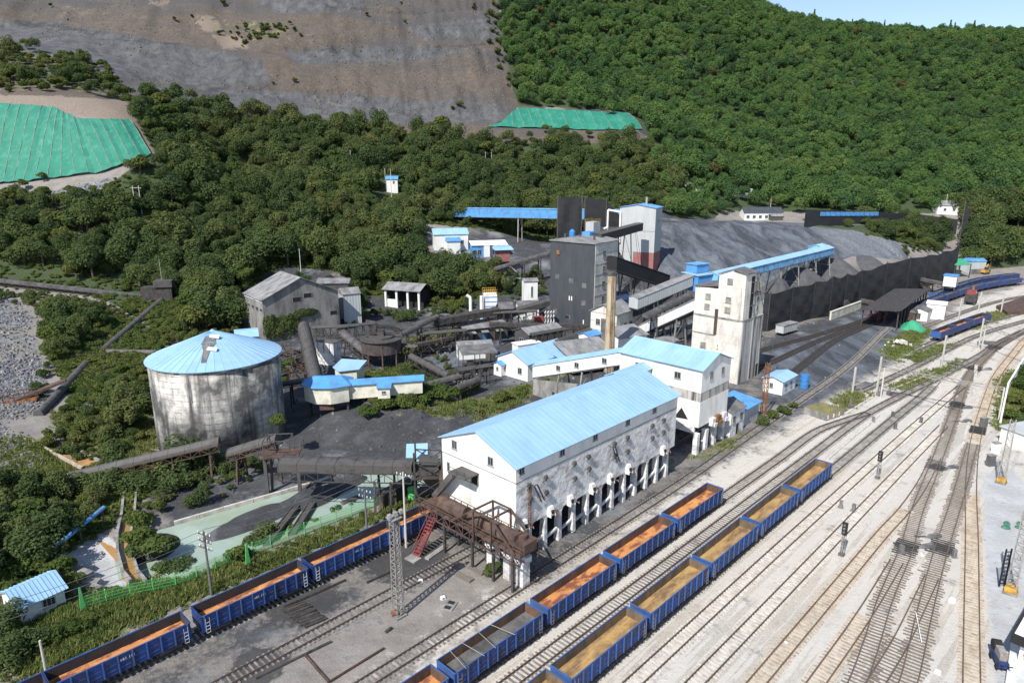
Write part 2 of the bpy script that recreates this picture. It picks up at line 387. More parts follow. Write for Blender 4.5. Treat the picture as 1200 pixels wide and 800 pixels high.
for q in ((150, 300, 238, -6), (0, 225, 280, 0), (120, 213, 281, 0), (0, 128, 316, 0), (65, 130, 317, 0), (150, 145, 314, 0), (178, 185, 296, 0), (60, 270, 243, -6),
          (-150, 128, 320, 0), (-150, 225, 284, 0), (-200, 50, 420, 0), (-200, -80, 560, 0),
          (0, 108, 335, 0), (140, 125, 335, 0), (0, 60, 395, 0), (130, 92, 385, 0), (0, 20, 470, 0), (0, -60, 560, 0), (200, -60, 570, 0),
          (250, 300, 245, -6), (400, 300, 262, -6), (250, 200, 330, -6), (400, 220, 325, -6), (525, 292, 290, 0), (480, 330, 250, -5), (600, 292, 296, 0),
          (640, 280, 325, 0), (600, 200, 385, -6), (700, 220, 362, -6), (800, 235, 378, -5), (560, 330, 250, -3),
          (300, 130, 405, -4), (450, 148, 415, -4), (580, 152, 425, 0), (750, 153, 432, 0), (605, 129, 452, 0), (735, 135, 458, 0),
          (200, 80, 432, 0), (300, 60, 456, 0), (300, 0, 512, 0), (450, 60, 480, 0), (450, 0, 532, 0), (575, 100, 466, 0), (585, 50, 512, 0), (580, 0, 556, 0),
          (100, 0, 500, 0), (300, -80, 605, 0), (550, -80, 645, 0), (620, 100, 480, -5),
          (700, 100, 520, -6), (700, 50, 592, -6), (700, 0, 662, -6), (800, 100, 560, -6), (800, 0, 722, -6), (885, 4, 780, -8), (800, -60, 810, -6), (650, -80, 740, -6),
          (900, 150, 530, -6), (900, 205, 455, -5), (1000, 205, 460, -5), (1000, 100, 630, -6), (945, 22, 790, -8), (1010, 30, 790, -8), (1100, 100, 622, -6), (1100, 34, 782, -8),
          (1200, 100, 600, -6), (1200, 37, 762, -8), (1200, 205, 432, -5), (1320, 100, 560, -6), (1320, 36, 742, -8), (1500, 36, 720, -8), (1500, 140, 500, -6),
          (900, 263, 338, 0), (785, 263, 322, 0), (1050, 274, 335, 0), (790, 306, 268, 0), (880, 300, 262, 0), (1000, 300, 285, 0), (1060, 300, 290, 0),
          (875, 258, 384, 0), (950, 247, 392, 0), (1110, 252, 402, 0), (1180, 290, 350, 0), (1200, 250, 400, 0), (1300, 250, 420, 0)): c_px(*q)
for x_, y_, z_ in ((300, 1050, 150), (500, 1050, 130), (120, 1050, 200), (700, 1000, 110), (-100, 1000, 280), (-400, 900, 260), (-700, 700, 200), (-800, 400, 120), (-500, 350, 70), (-400, 150, 15),
                   (-500, -60, 10), (900, 700, 90), (900, 350, 10), (900, 0, 0), (0, 1300, 200), (500, 1300, 90), (1000, 1200, 60)):
  CP_.append((x_, y_, z_))
CPA = np.array(CP_)
def _solve():
  P = CPA[:, :2] / 100
  n = len(P)
  A = np.zeros((n + 3, n + 3))
  D_ = np.sqrt(((P[:, None] - P[None]) ** 2).sum(-1) + 0.01)
  A[:n, :n] = D_ - 0.03 * np.eye(n)
  A[:n, n] = 1; A[:n, n + 1:] = P
  A[n, :n] = 1; A[n + 1:, :n] = P.T
  return np.linalg.solve(A, np.concatenate([CPA[:, 2], np.zeros(3)]))
CO_ = _solve()
def base_height(X, Y):
  X, Y = np.asarray(X, float).ravel(), np.asarray(Y, float).ravel()
  out = np.empty_like(X)
  P = CPA[:, :2] / 100
  n = len(P)
  for i in range(0, len(X), 20000):
    q = np.stack([X[i:i + 20000], Y[i:i + 20000]], 1) / 100
    D_ = np.sqrt(((q[:, None] - P[None]) ** 2).sum(-1) + 0.01)
    out[i:i + 20000] = D_ @ CO_[:n] + CO_[n] + q @ CO_[n + 1:]
  return out
def sdist(px, py, poly):
  """signed distance in the polygon's own units, positive inside"""
  poly = np.asarray(poly, float)
  ins = np.zeros(px.shape, bool)
  dd = np.full(px.shape, 1e9)
  k = len(poly)
  for i in range(k):
    x0, y0 = poly[i]; x1, y1 = poly[(i + 1) % k]
    c = ((y0 > py) != (y1 > py))
    with np.errstate(divide='ignore', invalid='ignore'):
      xi = (x1 - x0) * (py - y0) / (y1 - y0 + 1e-12) + x0
    ins ^= c & (px < xi)
    ex, ey = x1 - x0, y1 - y0
    tt = np.clip(((px - x0) * ex + (py - y0) * ey) / (ex * ex + ey * ey + 1e-12), 0, 1)
    dd = np.minimum(dd, np.hypot(px - x0 - tt * ex, py - y0 - tt * ey))
  return np.where(ins, dd, -dd)
def ground_px(pts, z=0.0):
  """survey outline given by photograph pixels, as world x, y"""
  return [tuple(at(u, v, z)[:2]) for u, v in pts]
POND = ground_px([(138, 628), (205, 610), (300, 582), (385, 560), (470, 536), (500, 528), (512, 552), (480, 580), (420, 596), (350, 622), (270, 655), (205, 682), (150, 668)])
SILT = ground_px([(62, 652), (112, 622), (148, 640), (156, 684), (112, 694), (80, 672)])
def yard_flat(X, Y):
  """1 where the railway yard and plant floor are level"""
  poly = [tuple(W(-140, -86)[:2]), tuple(W(12, -90)[:2]), (-95, 92), (-72, 128), (-60, 178), (-30, 215), (20, 232), (60, 235), (130, 258), (215, 330), (400, 345), (700, 200), (700, -300), (-200, -300)]
  return np.clip(0.5 + sdist(X, Y, poly) / 24.0, 0, 1)
def height(X, Y, detail=True):
  X, Y = np.asarray(X, float).ravel(), np.asarray(Y, float).ravel()
  h = base_height(X, Y)
  f = yard_flat(X, Y)
  f = f * f * (3 - 2 * f)
  h = h * (1 - f)
  if detail:
    u, v = project(X, Y, h)
    sp = np.clip(sdist(u, v, SPOIL) / 12, 0, 1) * (Y > 330)
    r = np.abs(fbm(X / 22 + Y / 60, Y / 55, 4, 3)) * 2
    g2 = np.abs(fbm(X / 9 + Y / 40, Y / 70, 4, 13)) * 2
    h = h + sp * (fbm(X / 60, Y / 60, 5, 9) * 15 + (r - 0.4) * 5.0 + (g2 - 0.4) * 2.6 + fbm(X / 7, Y / 7, 3, 17) * 2.4)
    for q in BENCH: h = h - np.clip(sdist(u, v, q) / 2.5 + .4, 0, 1) * (Y > 330) * 4.5
    bench = (h + 0.10 * X + fbm(X / 120, Y / 120, 3, 5) * 30) / 26.0
    fr = bench - np.floor(bench)
    h = h + sp * 11.0 * (np.clip(fr * 1.6, 0, 1) - fr) 
    h = h + np.clip(sdist(u, v, PLATEAU) / 6, 0, 1) * (Y > 235) * (fbm(X / 30, Y / 30, 3, 21) * 4 + np.abs(fbm((X + Y * .3) / 10, Y / 60, 4, 23)) * 6.5 + np.abs(fbm((X + Y * .3) / 4, Y / 45, 3, 25)) * 4.5 - 2)
    h = h + (1 - f) * fbm(X / 14, Y / 14, 3, 31) * 1.2 + f * fbm(X / 5, Y / 5, 3, 33) * 0.10 - f * 0.05
  d = sdist(X, Y, POND)
  isl = np.maximum.reduce([1.1 - np.hypot((X - c.x) * a + (Y - c.y) * b_, (-(X - c.x) * b_ + (Y - c.y) * a) * k) * q for c, a, b_, k, q in ISLES])
  bed = -1.6 + np.clip(isl * 2.4, -0.2, 1.15) * 1.7 + fbm(X / 3, Y / 3, 3, 44) * 0.5
  k = np.clip(d / 1.6, 0, 1)
  h = h * (1 - k) + np.minimum(bed, 0.5) * k
  d2 = sdist(X, Y, SILT)
  h = h - np.clip(d2 / 1.5, 0, 1) * 0.8
  # slope between pond and silo, and the coal bank behind the pond
  bank = np.clip(1 - np.hypot((X + 22) / 22, (Y - 131) / 15), 0, 1)
  h = h + np.minimum(bank * 2.2, 1) * 3.2 * (1 + fbm(X / 4, Y / 4, 4, 51) * 1.3) * (1 - k)
  return h
_c1, _c2, _c3 = at(298, 606), at(366, 580), at(176, 638)
_a = Vector((at(360, 580) - at(245, 625))[:2]).normalized()
ISLES = [(_c1, _a.x, _a.y, 3.4, 1 / 9.5), (_c2, _a.x, _a.y, 1.8, 1 / 6.5), (_c3, _a.x, _a.y, 1.0, 1 / 4.4), (at(400, 566), _a.x, _a.y, 2.6, 1 / 6.0)]
SPOIL = [(-300, -200), (560, -200), (578, -5), (590, 60), (598, 105), (604, 128), (582, 148), (560, 160), (400, 152), (255, 132), (215, 128), (150, 100), (130, 70), (60, 50), (-20, 32), (-300, 20)]
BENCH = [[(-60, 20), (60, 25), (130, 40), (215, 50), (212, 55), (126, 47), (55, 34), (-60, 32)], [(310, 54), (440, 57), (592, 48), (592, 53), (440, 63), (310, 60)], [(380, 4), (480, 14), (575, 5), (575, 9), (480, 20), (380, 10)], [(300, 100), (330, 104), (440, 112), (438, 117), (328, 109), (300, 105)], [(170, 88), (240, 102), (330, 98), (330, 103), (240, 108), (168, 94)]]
PLATEAU = [(770, 262), (860, 258), (950, 262), (1040, 266), (1064, 285), (1064, 305), (1000, 300), (900, 330), (830, 318), (790, 330), (755, 335), (762, 285)]
FOREST = [[(-200, 252), (0, 240), (45, 228), (120, 222), (150, 200), (186, 186), (165, 150), (150, 120), (215, 126), (300, 136), (400, 150), (540, 166), (640, 168), (760, 168), (800, 236), (720, 262), (668, 276), (640, 284), (560, 268), (500, 262), (495, 300), (570, 312), (598, 345), (560, 352), (500, 362), (430, 345), (395, 318), (330, 312), (278, 345), (285, 388), (200, 398), (150, 365), (110, 345), (-200, 318)],
          [(755, 152), (737, 131), (690, 128), (608, 124), (600, 104), (592, 50), (582, -40), (590, -200), (1700, -200), (1700, 262), (1200, 262), (1150, 250), (1080, 250), (940, 248), (845, 247), (838, 256), (792, 256), (776, 240), (760, 160)],
          [(60, 352), (150, 370), (200, 398), (172, 425), (168, 500), (150, 512), (110, 470), (85, 480), (70, 440), (52, 400)],
          [(-150, 575), (40, 574), (110, 548), (165, 545), (190, 560), (160, 590), (112, 622), (62, 652), (52, 672), (10, 690), (-150, 690)],
          [(945, 264), (1110, 262), (1122, 280), (1085, 292), (1062, 286), (1000, 270)],
          [(1128, 246), (1250, 240), (1250, 308), (1128, 318)]]
def axis(segs):
  out = []
  for a, b_, st_ in segs: out += list(np.arange(a, b_, st_))
  return np.array(out + [segs[-1][1]])
XS = axis([(-1000, -420, 20), (-420, -120, 3.0), (-120, 190, 1.0), (190, 640, 3.0), (640, 1300, 30)])
YS = axis([(-120, 20, 10), (20, 335, 1.0), (335, 860, 3.0), (860, 1400, 30)])
GX, GY = np.meshgrid(XS, YS)
GXf, GYf = GX.ravel(), GY.ravel()
GZf = height(GXf, GYf)
GU, GV = project(GXf, GYf, GZf)
GS, GT = GXf * DX + GYf * DY, GXf * DY - GYf * DX
def soft(poly, wd, world=False):
  d = sdist(GXf, GYf, poly) if world else sdist(GU, GV, poly)
  return np.clip(0.5 + d / (2 * wd), 0, 1)
front = (GYf > 20)
Z = lambda: np.zeros_like(GXf)
m_gravel = soft(ground_px([(330, 900), (470, 790), (560, 715), (640, 668), (700, 620), (790, 560), (905, 500), (985, 452), (1060, 412), (1100, 384), (1135, 352), (1260, 318), (1500, 300), (1500, 1500), (500, 1500)]), 9, True)
m_coal = np.maximum(soft(ground_px([(880, 470), (893, 398), (1010, 352), (1095, 338), (1075, 385), (1045, 425), (1000, 452), (950, 478)]), 4, True),
          soft(ground_px([(300, 560), (235, 535), (262, 440), (268, 352), (330, 330), (400, 350), (500, 340), (600, 305), (668, 278), (760, 285), (900, 325), (895, 400), (880, 470), (800, 550), (640, 660), (520, 640), (480, 590), (400, 555)]), 9, True))
m_coal = np.maximum(m_coal, 0.62 * np.clip(1 - np.abs(GT + 66) / 10, 0, 1) * (GS < 120))
m_coal = np.maximum(m_coal, 0.74 * np.clip(1 - np.abs(GT + 52.5) / 5.5, 0, 1) * (GS > 55) * (GS < 165))
m_coal = np.maximum(m_coal, soft(ground_px([(165, 600), (205, 612), (385, 562), (505, 536), (530, 500), (440, 478), (335, 500), (262, 530), (190, 560)]), 1.5, True))
m_coal = np.maximum(m_coal, soft(POND, 1.0, True))
m_coal = np.maximum(m_coal, 0.9 * soft(ground_px([(560, 262), (668, 262), (690, 300), (600, 330), (560, 305)], 17), 6, True) * (GYf > 235))
m_grass = Z()
for q, wd in (([(30, 800), (0, 780), (0, 700), (90, 700), (230, 668), (330, 640), (470, 590), (505, 572), (505, 582), (330, 662), (215, 706)], 1.6),
              ([(975, 468), (1000, 455), (1020, 462), (990, 485)], 2), ([(1030, 412), (1052, 392), (1085, 380), (1092, 392), (1050, 425)], 4), ([(1060, 418), (1100, 402), (1120, 404), (1075, 428)], 3),
              ([(1040, 452), (1095, 432), (1130, 420), (1120, 432), (1060, 458)], 2), ([(1128, 382), (1150, 368), (1190, 360), (1180, 372), (1140, 388)], 3), ([(845, 520), (880, 506), (860, 524), (800, 545)], 2),
              ([(0, 520), (60, 520), (110, 552), (160, 590), (0, 600)], 4), ([(60, 490), (170, 470), (190, 525), (130, 545), (75, 515)], 4), ([(1170, 440), (1230, 420), (1230, 515), (1165, 505)], 2),
              ([(600, 455), (660, 440), (560, 500), (480, 500)], 4), ([(455, 405), (560, 375), (560, 388), (470, 420)], 3), ([(400, 440), (500, 425), (500, 450), (400, 470)], 3)):
  m_grass = np.maximum(m_grass, soft(ground_px(q), wd, True))
m_spoil = soft([(-300, -200), (572, -200), (586, -5), (600, 105), (640, 126), (765, 155), (745, 178), (560, 178), (400, 168), (225, 140), (190, 192), (120, 216), (-300, 236)], 7) * (GYf > 325)
m_forest = Z()
for q in FOREST: m_forest = np.maximum(m_forest, soft(q, 3))
m_forest *= front
m_forest = np.where((GU < -250) | (GU > 1500) | (GV < -180), np.where(GYf > 330, 1, 0) * (1 - m_spoil), m_forest)
m_plate = np.maximum(soft(PLATEAU, 2) * (GYf > 235), .8 * np.maximum(soft(ground_px([(885, 462), (900, 412), (1010, 362), (1085, 342), (1070, 385), (1042, 422), (1000, 450), (950, 476)]), 5, True), .85 * soft(ground_px([(428, 432), (560, 388), (640, 352), (665, 362), (600, 400), (520, 440), (470, 452)]), 3, True)))
for q in ([(-60, 58), (40, 55), (110, 78), (150, 118), (165, 145), (140, 118), (60, 108), (-60, 106)], [(240, 22), (330, 24), (360, 48), (300, 52)]):
  m_grass = np.maximum(m_grass, .42 * soft(q, 8) * (GYf > 300))
m_face_x = soft([(952, 266), (1042, 268), (1064, 286), (1062, 305), (990, 298)], 3) * (GYf > 235)
m_rock = np.maximum(soft(ground_px([(-200, 362), (0, 362), (34, 368), (44, 410), (52, 445), (40, 458), (0, 470), (-200, 470)], 6), 4, True), soft([(60, 225), (130, 208), (140, 230), (100, 262), (60, 265)], 3) * (GYf > 225))
m_rock = np.maximum(m_rock, soft(ground_px([(-200, 500), (0, 500), (50, 530), (30, 550), (0, 558), (-200, 560)], 1), 2, True))
m_silt = np.maximum(soft(SILT, 1.2, True), .8 * soft(ground_px([(1150, 556), (1186, 545), (1230, 600), (1230, 800), (1164, 830), (1152, 700)]), 1.5, True))
m_bank = np.maximum(soft([(-100, 112), (60, 112), (150, 118), (165, 145), (190, 186), (178, 190), (150, 145), (60, 130), (-100, 127)], 3), soft([(0, 150), (-100, 150), (-100, 100), (0, 100)], 5)) * (GYf > 250)
m_oil_shade = Z()
for q in BENCH: m_oil_shade = np.maximum(m_oil_shade, .62 * soft(q, 2) * (GYf > 330))  # shade of the spoil benches painted dark into the ground colour
m_oil_shade = np.maximum(m_oil_shade, .42 * soft([(145, 94), (250, 100), (262, 118), (215, 126)], 5) * (GYf > 330))  # darker patch of the heap, through the same mask
for u_, v_, r_ in ((1099, 547, 1.5), (1123, 476, 1.6), (1144, 505, 1.6), (1062, 641, 1.5), (1104, 641, 1.5), (1140, 431, 2.4), (1162, 402, 3.0), (1050, 462, 2.0), (300, 780, 3), (480, 655, 6), (350, 700, 5)):
  p = at(u_, v_)
  m_oil_shade = np.maximum(m_oil_shade, np.clip(1.5 - np.hypot(GXf - p.x, GYf - p.y) / r_, 0, 1))

m_face, m_tan = m_face_x.copy(), Z()
for q in ([(-60, 22), (60, 25), (130, 38), (220, 55), (305, 72), (318, 98), (240, 102), (150, 92), (90, 82), (40, 62), (-60, 60)], [(150, 98), (260, 102), (420, 112), (585, 122), (592, 142), (400, 150), (230, 130), (160, 112)], [(470, 32), (585, 20), (590, 44), (500, 48)], [(290, -5), (420, -5), (430, 12), (330, 18)], [(330, 60), (470, 52), (560, 60), (480, 72), (350, 76)]):
  m_face = np.maximum(m_face, soft(q, 6) * (GYf > 325))
for q in ([(226, 22), (250, 20), (262, 36), (240, 38)], [(246, 40), (282, 42), (292, 56), (262, 58)], [(350, 112), (412, 118), (400, 124)], [(172, 2), (200, 0), (192, 9)]):
  m_tan = np.maximum(m_tan, soft(q, 6) * (GYf > 325))
def ground_material():
  m, t, b = new_mat('ground_cover')
  g = t.nodes.new('ShaderNodeNewGeometry')
  v = g.outputs['Position']
  n1, n2 = noise(t, v, 0.22, 9, 0.68), noise(t, v, 1.4, 8, 0.7)
  n3 = noise(t, v, 6.0, 4, 0.7)
  n0 = noise(t, v, 0.03, 6, 0.6)
  nn = math_(t, 'SUBTRACT', math_(t, 'ADD', math_(t, 'MULTIPLY', n1, 0.65), math_(t, 'MULTIPLY', n2, 0.35)), 0.5)
  def chan(attr):
    a = t.nodes.new('ShaderNodeAttribute')
    a.attribute_name = attr
    s = t.nodes.new('ShaderNodeSeparateColor')
    t.links.new(a.outputs['Color'], s.inputs[0])
    return s.outputs[0], s.outputs[1], s.outputs[2], a.outputs['Alpha']
  def edge(x, k=1.1, lo=0.40, hi=0.60):
    return ramp(t, math_(t, 'ADD', x, math_(t, 'MULTIPLY', nn, k * 2.6)), lo, hi)
  coal, grav, grass, spoil = chan('cover_a')
  forest, plate, rock, silt = chan('cover_b')
  bank, oil, face, tan = chan('cover_c')  # oil holds the oil stains and the painted shade of the spoil benches
  sp = ramp(t, n3, 0.3, 0.7)
  col = mix(t, ramp(t, n1, 0.35, 0.68), (0.125, 0.113, 0.104), (0.25, 0.23, 0.212))
  col = mix(t, math_(t, 'MULTIPLY', sp, 0.35), col, (0.36, 0.33, 0.30))
  gr = mix(t, ramp(t, n1, 0.34, 0.68), (0.365, 0.34, 0.295), (0.52, 0.495, 0.45))
  gr = mix(t, ramp(t, n0, 0.42, 0.62), gr, mix(t, n2, (0.40, 0.345, 0.275), (0.56, 0.51, 0.43)))
  gr = mix(t, ramp(t, n3, 0.46, 0.76), gr, (0.21, 0.195, 0.18))
  gr = mix(t, ramp(t, n2, 0.60, 0.78), gr, (0.60, 0.585, 0.56))
  mp = t.nodes.new('ShaderNodeMapping'); mp.vector_type = 'TEXTURE'
  mp.inputs['Rotation'].default_value = (0, 0, RZ)
  mp.inputs['Scale'].default_value = (45, 1.6, 1)
  t.links.new(v, mp.inputs['Vector'])
  st1 = noise(t, mp.outputs[0], 1.0, 6, 0.62)
  gr = mix(t, math_(t, 'MULTIPLY', ramp(t, st1, 0.50, 0.66), 0.62), gr, (0.33, 0.275, 0.215))
  gr = mix(t, math_(t, 'MULTIPLY', ramp(t, st1, 0.46, 0.34), 0.5), gr, (0.56, 0.54, 0.515))
  gr = mix(t, math_(t, 'MULTIPLY', ramp(t, noise(t, v, 0.11, 8, 0.7), 0.54, 0.68), 0.55), gr, (0.22, 0.20, 0.18))
  col = mix(t, edge(grav, 0.8), col, gr)
  cl = mix(t, ramp(t, n1, 0.36, 0.66), (0.020, 0.0215, 0.025), (0.060, 0.064, 0.072))
  cl = mix(t, ramp(t, noise(t, mapped(t, v, (0.06, 0.06, 0.06)), 1.0, 9, 0.7), 0.52, 0.66), cl, (0.175, 0.188, 0.205))
  cl = mix(t, math_(t, 'MULTIPLY', ramp(t, n2, 0.55, 0.8), 0.5), cl, (0.22, 0.21, 0.20))
  col = mix(t, edge(coal, 1.5, 0.25, 0.75), col, cl)
  sk = mix(t, ramp(t, n1, 0.3, 0.7), (0.072, 0.057, 0.045), (0.122, 0.096, 0.074))
  sk = mix(t, ramp(t, noise(t, mapped(t, v, (0.006, 0.02, 0.035)), 1.0, 8, 0.62, 0.4), 0.47, 0.58), sk, mix(t, n2, (0.042, 0.043, 0.048), (0.075, 0.075, 0.078)))
  sk = mix(t, ramp(t, noise(t, mapped(t, v, (0.011, 0.011, 0.03)), 1.0, 7, 0.6, 0.8), 0.62, 0.70), sk, (0.16, 0.125, 0.095))
  gr_ = noise(t, v, 0.5, 5, 0.75)
  sk = mix(t, math_(t, 'MULTIPLY', ramp(t, gr_, 0.50, 0.62), 0.55), sk, (0.19, 0.165, 0.145))
  sk = mix(t, math_(t, 'MULTIPLY', ramp(t, gr_, 0.50, 0.38), 0.6), sk, (0.035, 0.031, 0.028))
  sk = mix(t, math_(t, 'MULTIPLY', ramp(t, n2, 0.5, 0.75), 0.6), sk, (0.15, 0.13, 0.115))
  sk = mix(t, math_(t, 'MULTIPLY', ramp(t, n3, 0.55, 0.8), 0.5), sk, (0.06, 0.055, 0.052))
  fc = mix(t, ramp(t, noise(t, mapped(t, v, (0.22, 0.22, 0.03)), 1.0, 8, 0.7), 0.36, 0.66), (0.042, 0.044, 0.049), (0.105, 0.107, 0.114))
  fc = mix(t, ramp(t, n2, 0.58, 0.8), fc, (0.24, 0.235, 0.23))
  sk = mix(t, edge(face, 1.0), sk, fc)
  sk = mix(t, edge(tan, 1.0), sk, mix(t, n2, (0.12, 0.096, 0.075), (0.22, 0.18, 0.145)))
  nl = math_(t, 'MULTIPLY', math_(t, 'SUBTRACT', noise(t, v, 0.035, 8, 0.68), 0.5), 2.2)
  col = mix(t, ramp(t, math_(t, 'ADD', spoil, nl), 0.45, 0.55), col, sk)
  pl = mix(t, ramp(t, noise(t, mapped(t, v, (0.16, 0.035, 0.1)), 1.0, 9, 0.7, 0.6), 0.40, 0.62), (0.032, 0.038, 0.047), (0.115, 0.132, 0.158))
  pl = mix(t, math_(t, 'MULTIPLY', ramp(t, n2, 0.55, 0.8), 0.5), pl, (0.26, 0.26, 0.265))
  col = mix(t, edge(plate, 0.5), col, mix(t, math_(t, 'MULTIPLY', face, 0.85), pl, mix(t, ramp(t, n2, 0.4, 0.65), (0.08, 0.088, 0.1), (0.20, 0.215, 0.24))))
  vo = node(t, 'ShaderNodeTexVoronoi', Scale=0.9)
  t.links.new(v, vo.inputs['Vector'])
  vs = t.nodes.new('ShaderNodeSeparateColor')
  t.links.new(vo.outputs['Color'], vs.inputs[0])
  rk = mix(t, vs.outputs[0], (0.05, 0.053, 0.062), (0.22, 0.225, 0.24))
  rk = mix(t, ramp(t, noise(t, v, 0.05, 4), 0.5, 0.62), rk, mix(t, n2, (0.13, 0.118, 0.10), (0.27, 0.25, 0.22)))
  col = mix(t, edge(rock, 0.8), col, rk)
  bk = mix(t, ramp(t, n2, 0.35, 0.7), (0.15, 0.118, 0.093), (0.27, 0.225, 0.185))
  col = mix(t, edge(bank, 0.6), col, bk)
  si = mix(t, ramp(t, n1, 0.3, 0.7), (0.30, 0.31, 0.32), (0.46, 0.47, 0.48))
  si = mix(t, ramp(t, n2, 0.56, 0.7), si, (0.22, 0.22, 0.21))
  col = mix(t, edge(silt, 0.5), col, si)
  ga = mix(t, ramp(t, n2, 0.35, 0.65), (0.05, 0.075, 0.02), (0.13, 0.145, 0.05))
  ga = mix(t, ramp(t, n1, 0.55, 0.72), ga, (0.24, 0.21, 0.12))
  col = mix(t, edge(grass, 1.3), col, ga)
  fo = mix(t, ramp(t, n2, 0.35, 0.65), (0.026, 0.042, 0.016), (0.050, 0.075, 0.026))
  col = mix(t, edge(forest, 0.4), col, fo)
  col = mix(t, math_(t, 'MULTIPLY', edge(oil, 0.9), 0.85), col, (0.035, 0.035, 0.037))  # oil stains, and the painted shade of the spoil benches
  t.links.new(col, b.inputs['Base Color'])
  b.inputs['Roughness'].default_value = 0.95
  hh = math_(t, 'ADD', math_(t, 'MULTIPLY', n2, 0.6), math_(t, 'MULTIPLY', n3, 0.25))
  bump(t, b, hh, 0.75, 0.35)
  return m
M['ground'] = ground_material()
def make_ground():
  me = bpy.data.meshes.new('ground')
  nx, ny = len(XS), len(YS)
  n = nx * ny
  me.vertices.add(n)
  me.vertices.foreach_set('co', np.stack([GXf, GYf, GZf], 1).ravel())
  i = (np.arange(ny - 1)[:, None] * nx + np.arange(nx - 1)[None]).ravel()
  q = np.stack([i, i + 1, i + nx + 1, i + nx], 1)
  me.loops.add(q.size)
  me.loops.foreach_set('vertex_index', q.ravel().astype(np.int32))
  me.polygons.add(len(q))
  me.polygons.foreach_set('loop_start', (np.arange(len(q)) * 4).astype(np.int32))
  me.polygons.foreach_set('use_smooth', np.ones(len(q), bool))
  for nm, ch in (('cover_a', (m_coal, m_gravel, m_grass, m_spoil)), ('cover_b', (m_forest, m_plate, m_rock, m_silt)), ('cover_c', (m_bank, m_oil_shade, m_face, m_tan))):
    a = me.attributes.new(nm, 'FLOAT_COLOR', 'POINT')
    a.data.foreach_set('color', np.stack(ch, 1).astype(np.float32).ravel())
  me.materials.append(M['ground'])
  me.update(calc_edges=True)
  me.validate()
  o = link('ground', me)
  tag(o, 'railway yard ground rising into hills and a spoil heap', None, None, 'structure')
  return o
make_ground()
def zat(x, y):
  return float(height(np.array([x]), np.array([y]))[0])
# bilinear lookup of the built sheet, for standing things on it
def zgrid(x, y):
  x, y = np.asarray(x, float), np.asarray(y, float)
  i = np.clip(np.searchsorted(XS, x) - 1, 0, len(XS) - 2)
  j = np.clip(np.searchsorted(YS, y) - 1, 0, len(YS) - 2)
  fx = (x - XS[i]) / (XS[i + 1] - XS[i]); fy = (y - YS[j]) / (YS[j + 1] - YS[j])
  Zg = GZf.reshape(len(YS), len(XS))
  return (Zg[j, i] * (1 - fx) + Zg[j, i + 1] * fx) * (1 - fy) + (Zg[j + 1, i] * (1 - fx) + Zg[j + 1, i + 1] * fx) * fy
def gz(p):
  return float(zgrid(p[0], p[1]))
def on_ground(u, v, z0=0.0):
  """where the sight line through a survey pixel meets the built ground"""
  d0 = 30.0
  p = atd(u, v, d0)
  prev = p
  for d in np.arange(30, 1000, 2.0):
    p = atd(u, v, d)
    if p.z <= gz(p):
      lo, hi = d - 2, d
      for _ in range(12):
        mid = (lo + hi) / 2
        q = atd(u, v, mid)
        if q.z <= gz(q): hi = mid
        else: lo = mid
      return atd(u, v, hi)
  return p
# ------------------------------------------------------------------ railway tracks
def catmull(pts, step):
  P = [Vector((p[0], p[1])) for p in pts]
  P = [P[0] * 2 - P[1]] + P + [P[-1] * 2 - P[-2]]
  out = []
  for i in range(1, len(P) - 2):
    n = max(2, int((P[i + 1] - P[i]).length / 0.5))
    a, b_, c, d = P[i - 1], P[i], P[i + 1], P[i + 2]
    # centripetal spacing keeps uneven survey points from overshooting
    t0 = 0; t1 = t0 + max((b_ - a).length, .1) ** .5; t2 = t1 + max((c - b_).length, .1) ** .5; t3 = t2 + max((d - c).length, .1) ** .5
    for k in range(n):
      t = t1 + (t2 - t1) * k / n
      A1 = a * ((t1 - t) / (t1 - t0)) + b_ * ((t - t0) / (t1 - t0))
      A2 = b_ * ((t2 - t) / (t2 - t1)) + c * ((t - t1) / (t2 - t1))
      A3 = c * ((t3 - t) / (t3 - t2)) + d * ((t - t2) / (t3 - t2))
      B1 = A1 * ((t2 - t) / (t2 - t0)) + A2 * ((t - t0) / (t2 - t0))
      B2 = A2 * ((t3 - t) / (t3 - t1)) + A3 * ((t - t1) / (t3 - t1))
      out.append(B1 * ((t2 - t) / (t2 - t1)) + B2 * ((t - t1) / (t2 - t1)))
  out.append(P[-2])
  # even spacing
  res = [out[0]]; acc = 0.0
  for a, b_ in zip(out, out[1:]):
    L = (b_ - a).length
    while L > 0 and acc + L >= step:
      f = (step - acc) / L
      a = a + (b_ - a) * f
      res.append(a); L = (b_ - a).length; acc = 0.0
    acc += L
  return res
OIL = [at(u, v) for u, v in ((1099, 545), (1123, 474), (1144, 503), (1060, 640), (1102, 641), (1140, 431), (1160, 406))]
def tangent(P, i):
  a, b_ = P[max(0, i - 1)], P[min(len(P) - 1, i + 1)]
  return (b_ - a).normalized()
TRACK_N = [0]
SLEEPER_MESH = {}
def sleeper_mesh(key, long_=2.5):
  k = (key, long_)
  if k not in SLEEPER_MESH:
    b_ = MB()
    h = long_ / 2
    wd = .075 if 'wood' in key else .12
    b_.loft([(-wd, -h, -.1), (wd, -h, -.1), (wd, h, -.1), (-wd, h, -.1)], [(-wd * .85, -h + .02, .2), (wd * .85, -h + .02, .2), (wd * .85, h - .02, .2), (-wd * .85, h - .02, .2)])
    for sy in (-.72, .72): b_.cbox(0, sy, .19, .17, .34, .035)
    SLEEPER_MESH[k] = b_.mesh('sleeper', M[key])
  return SLEEPER_MESH[k]
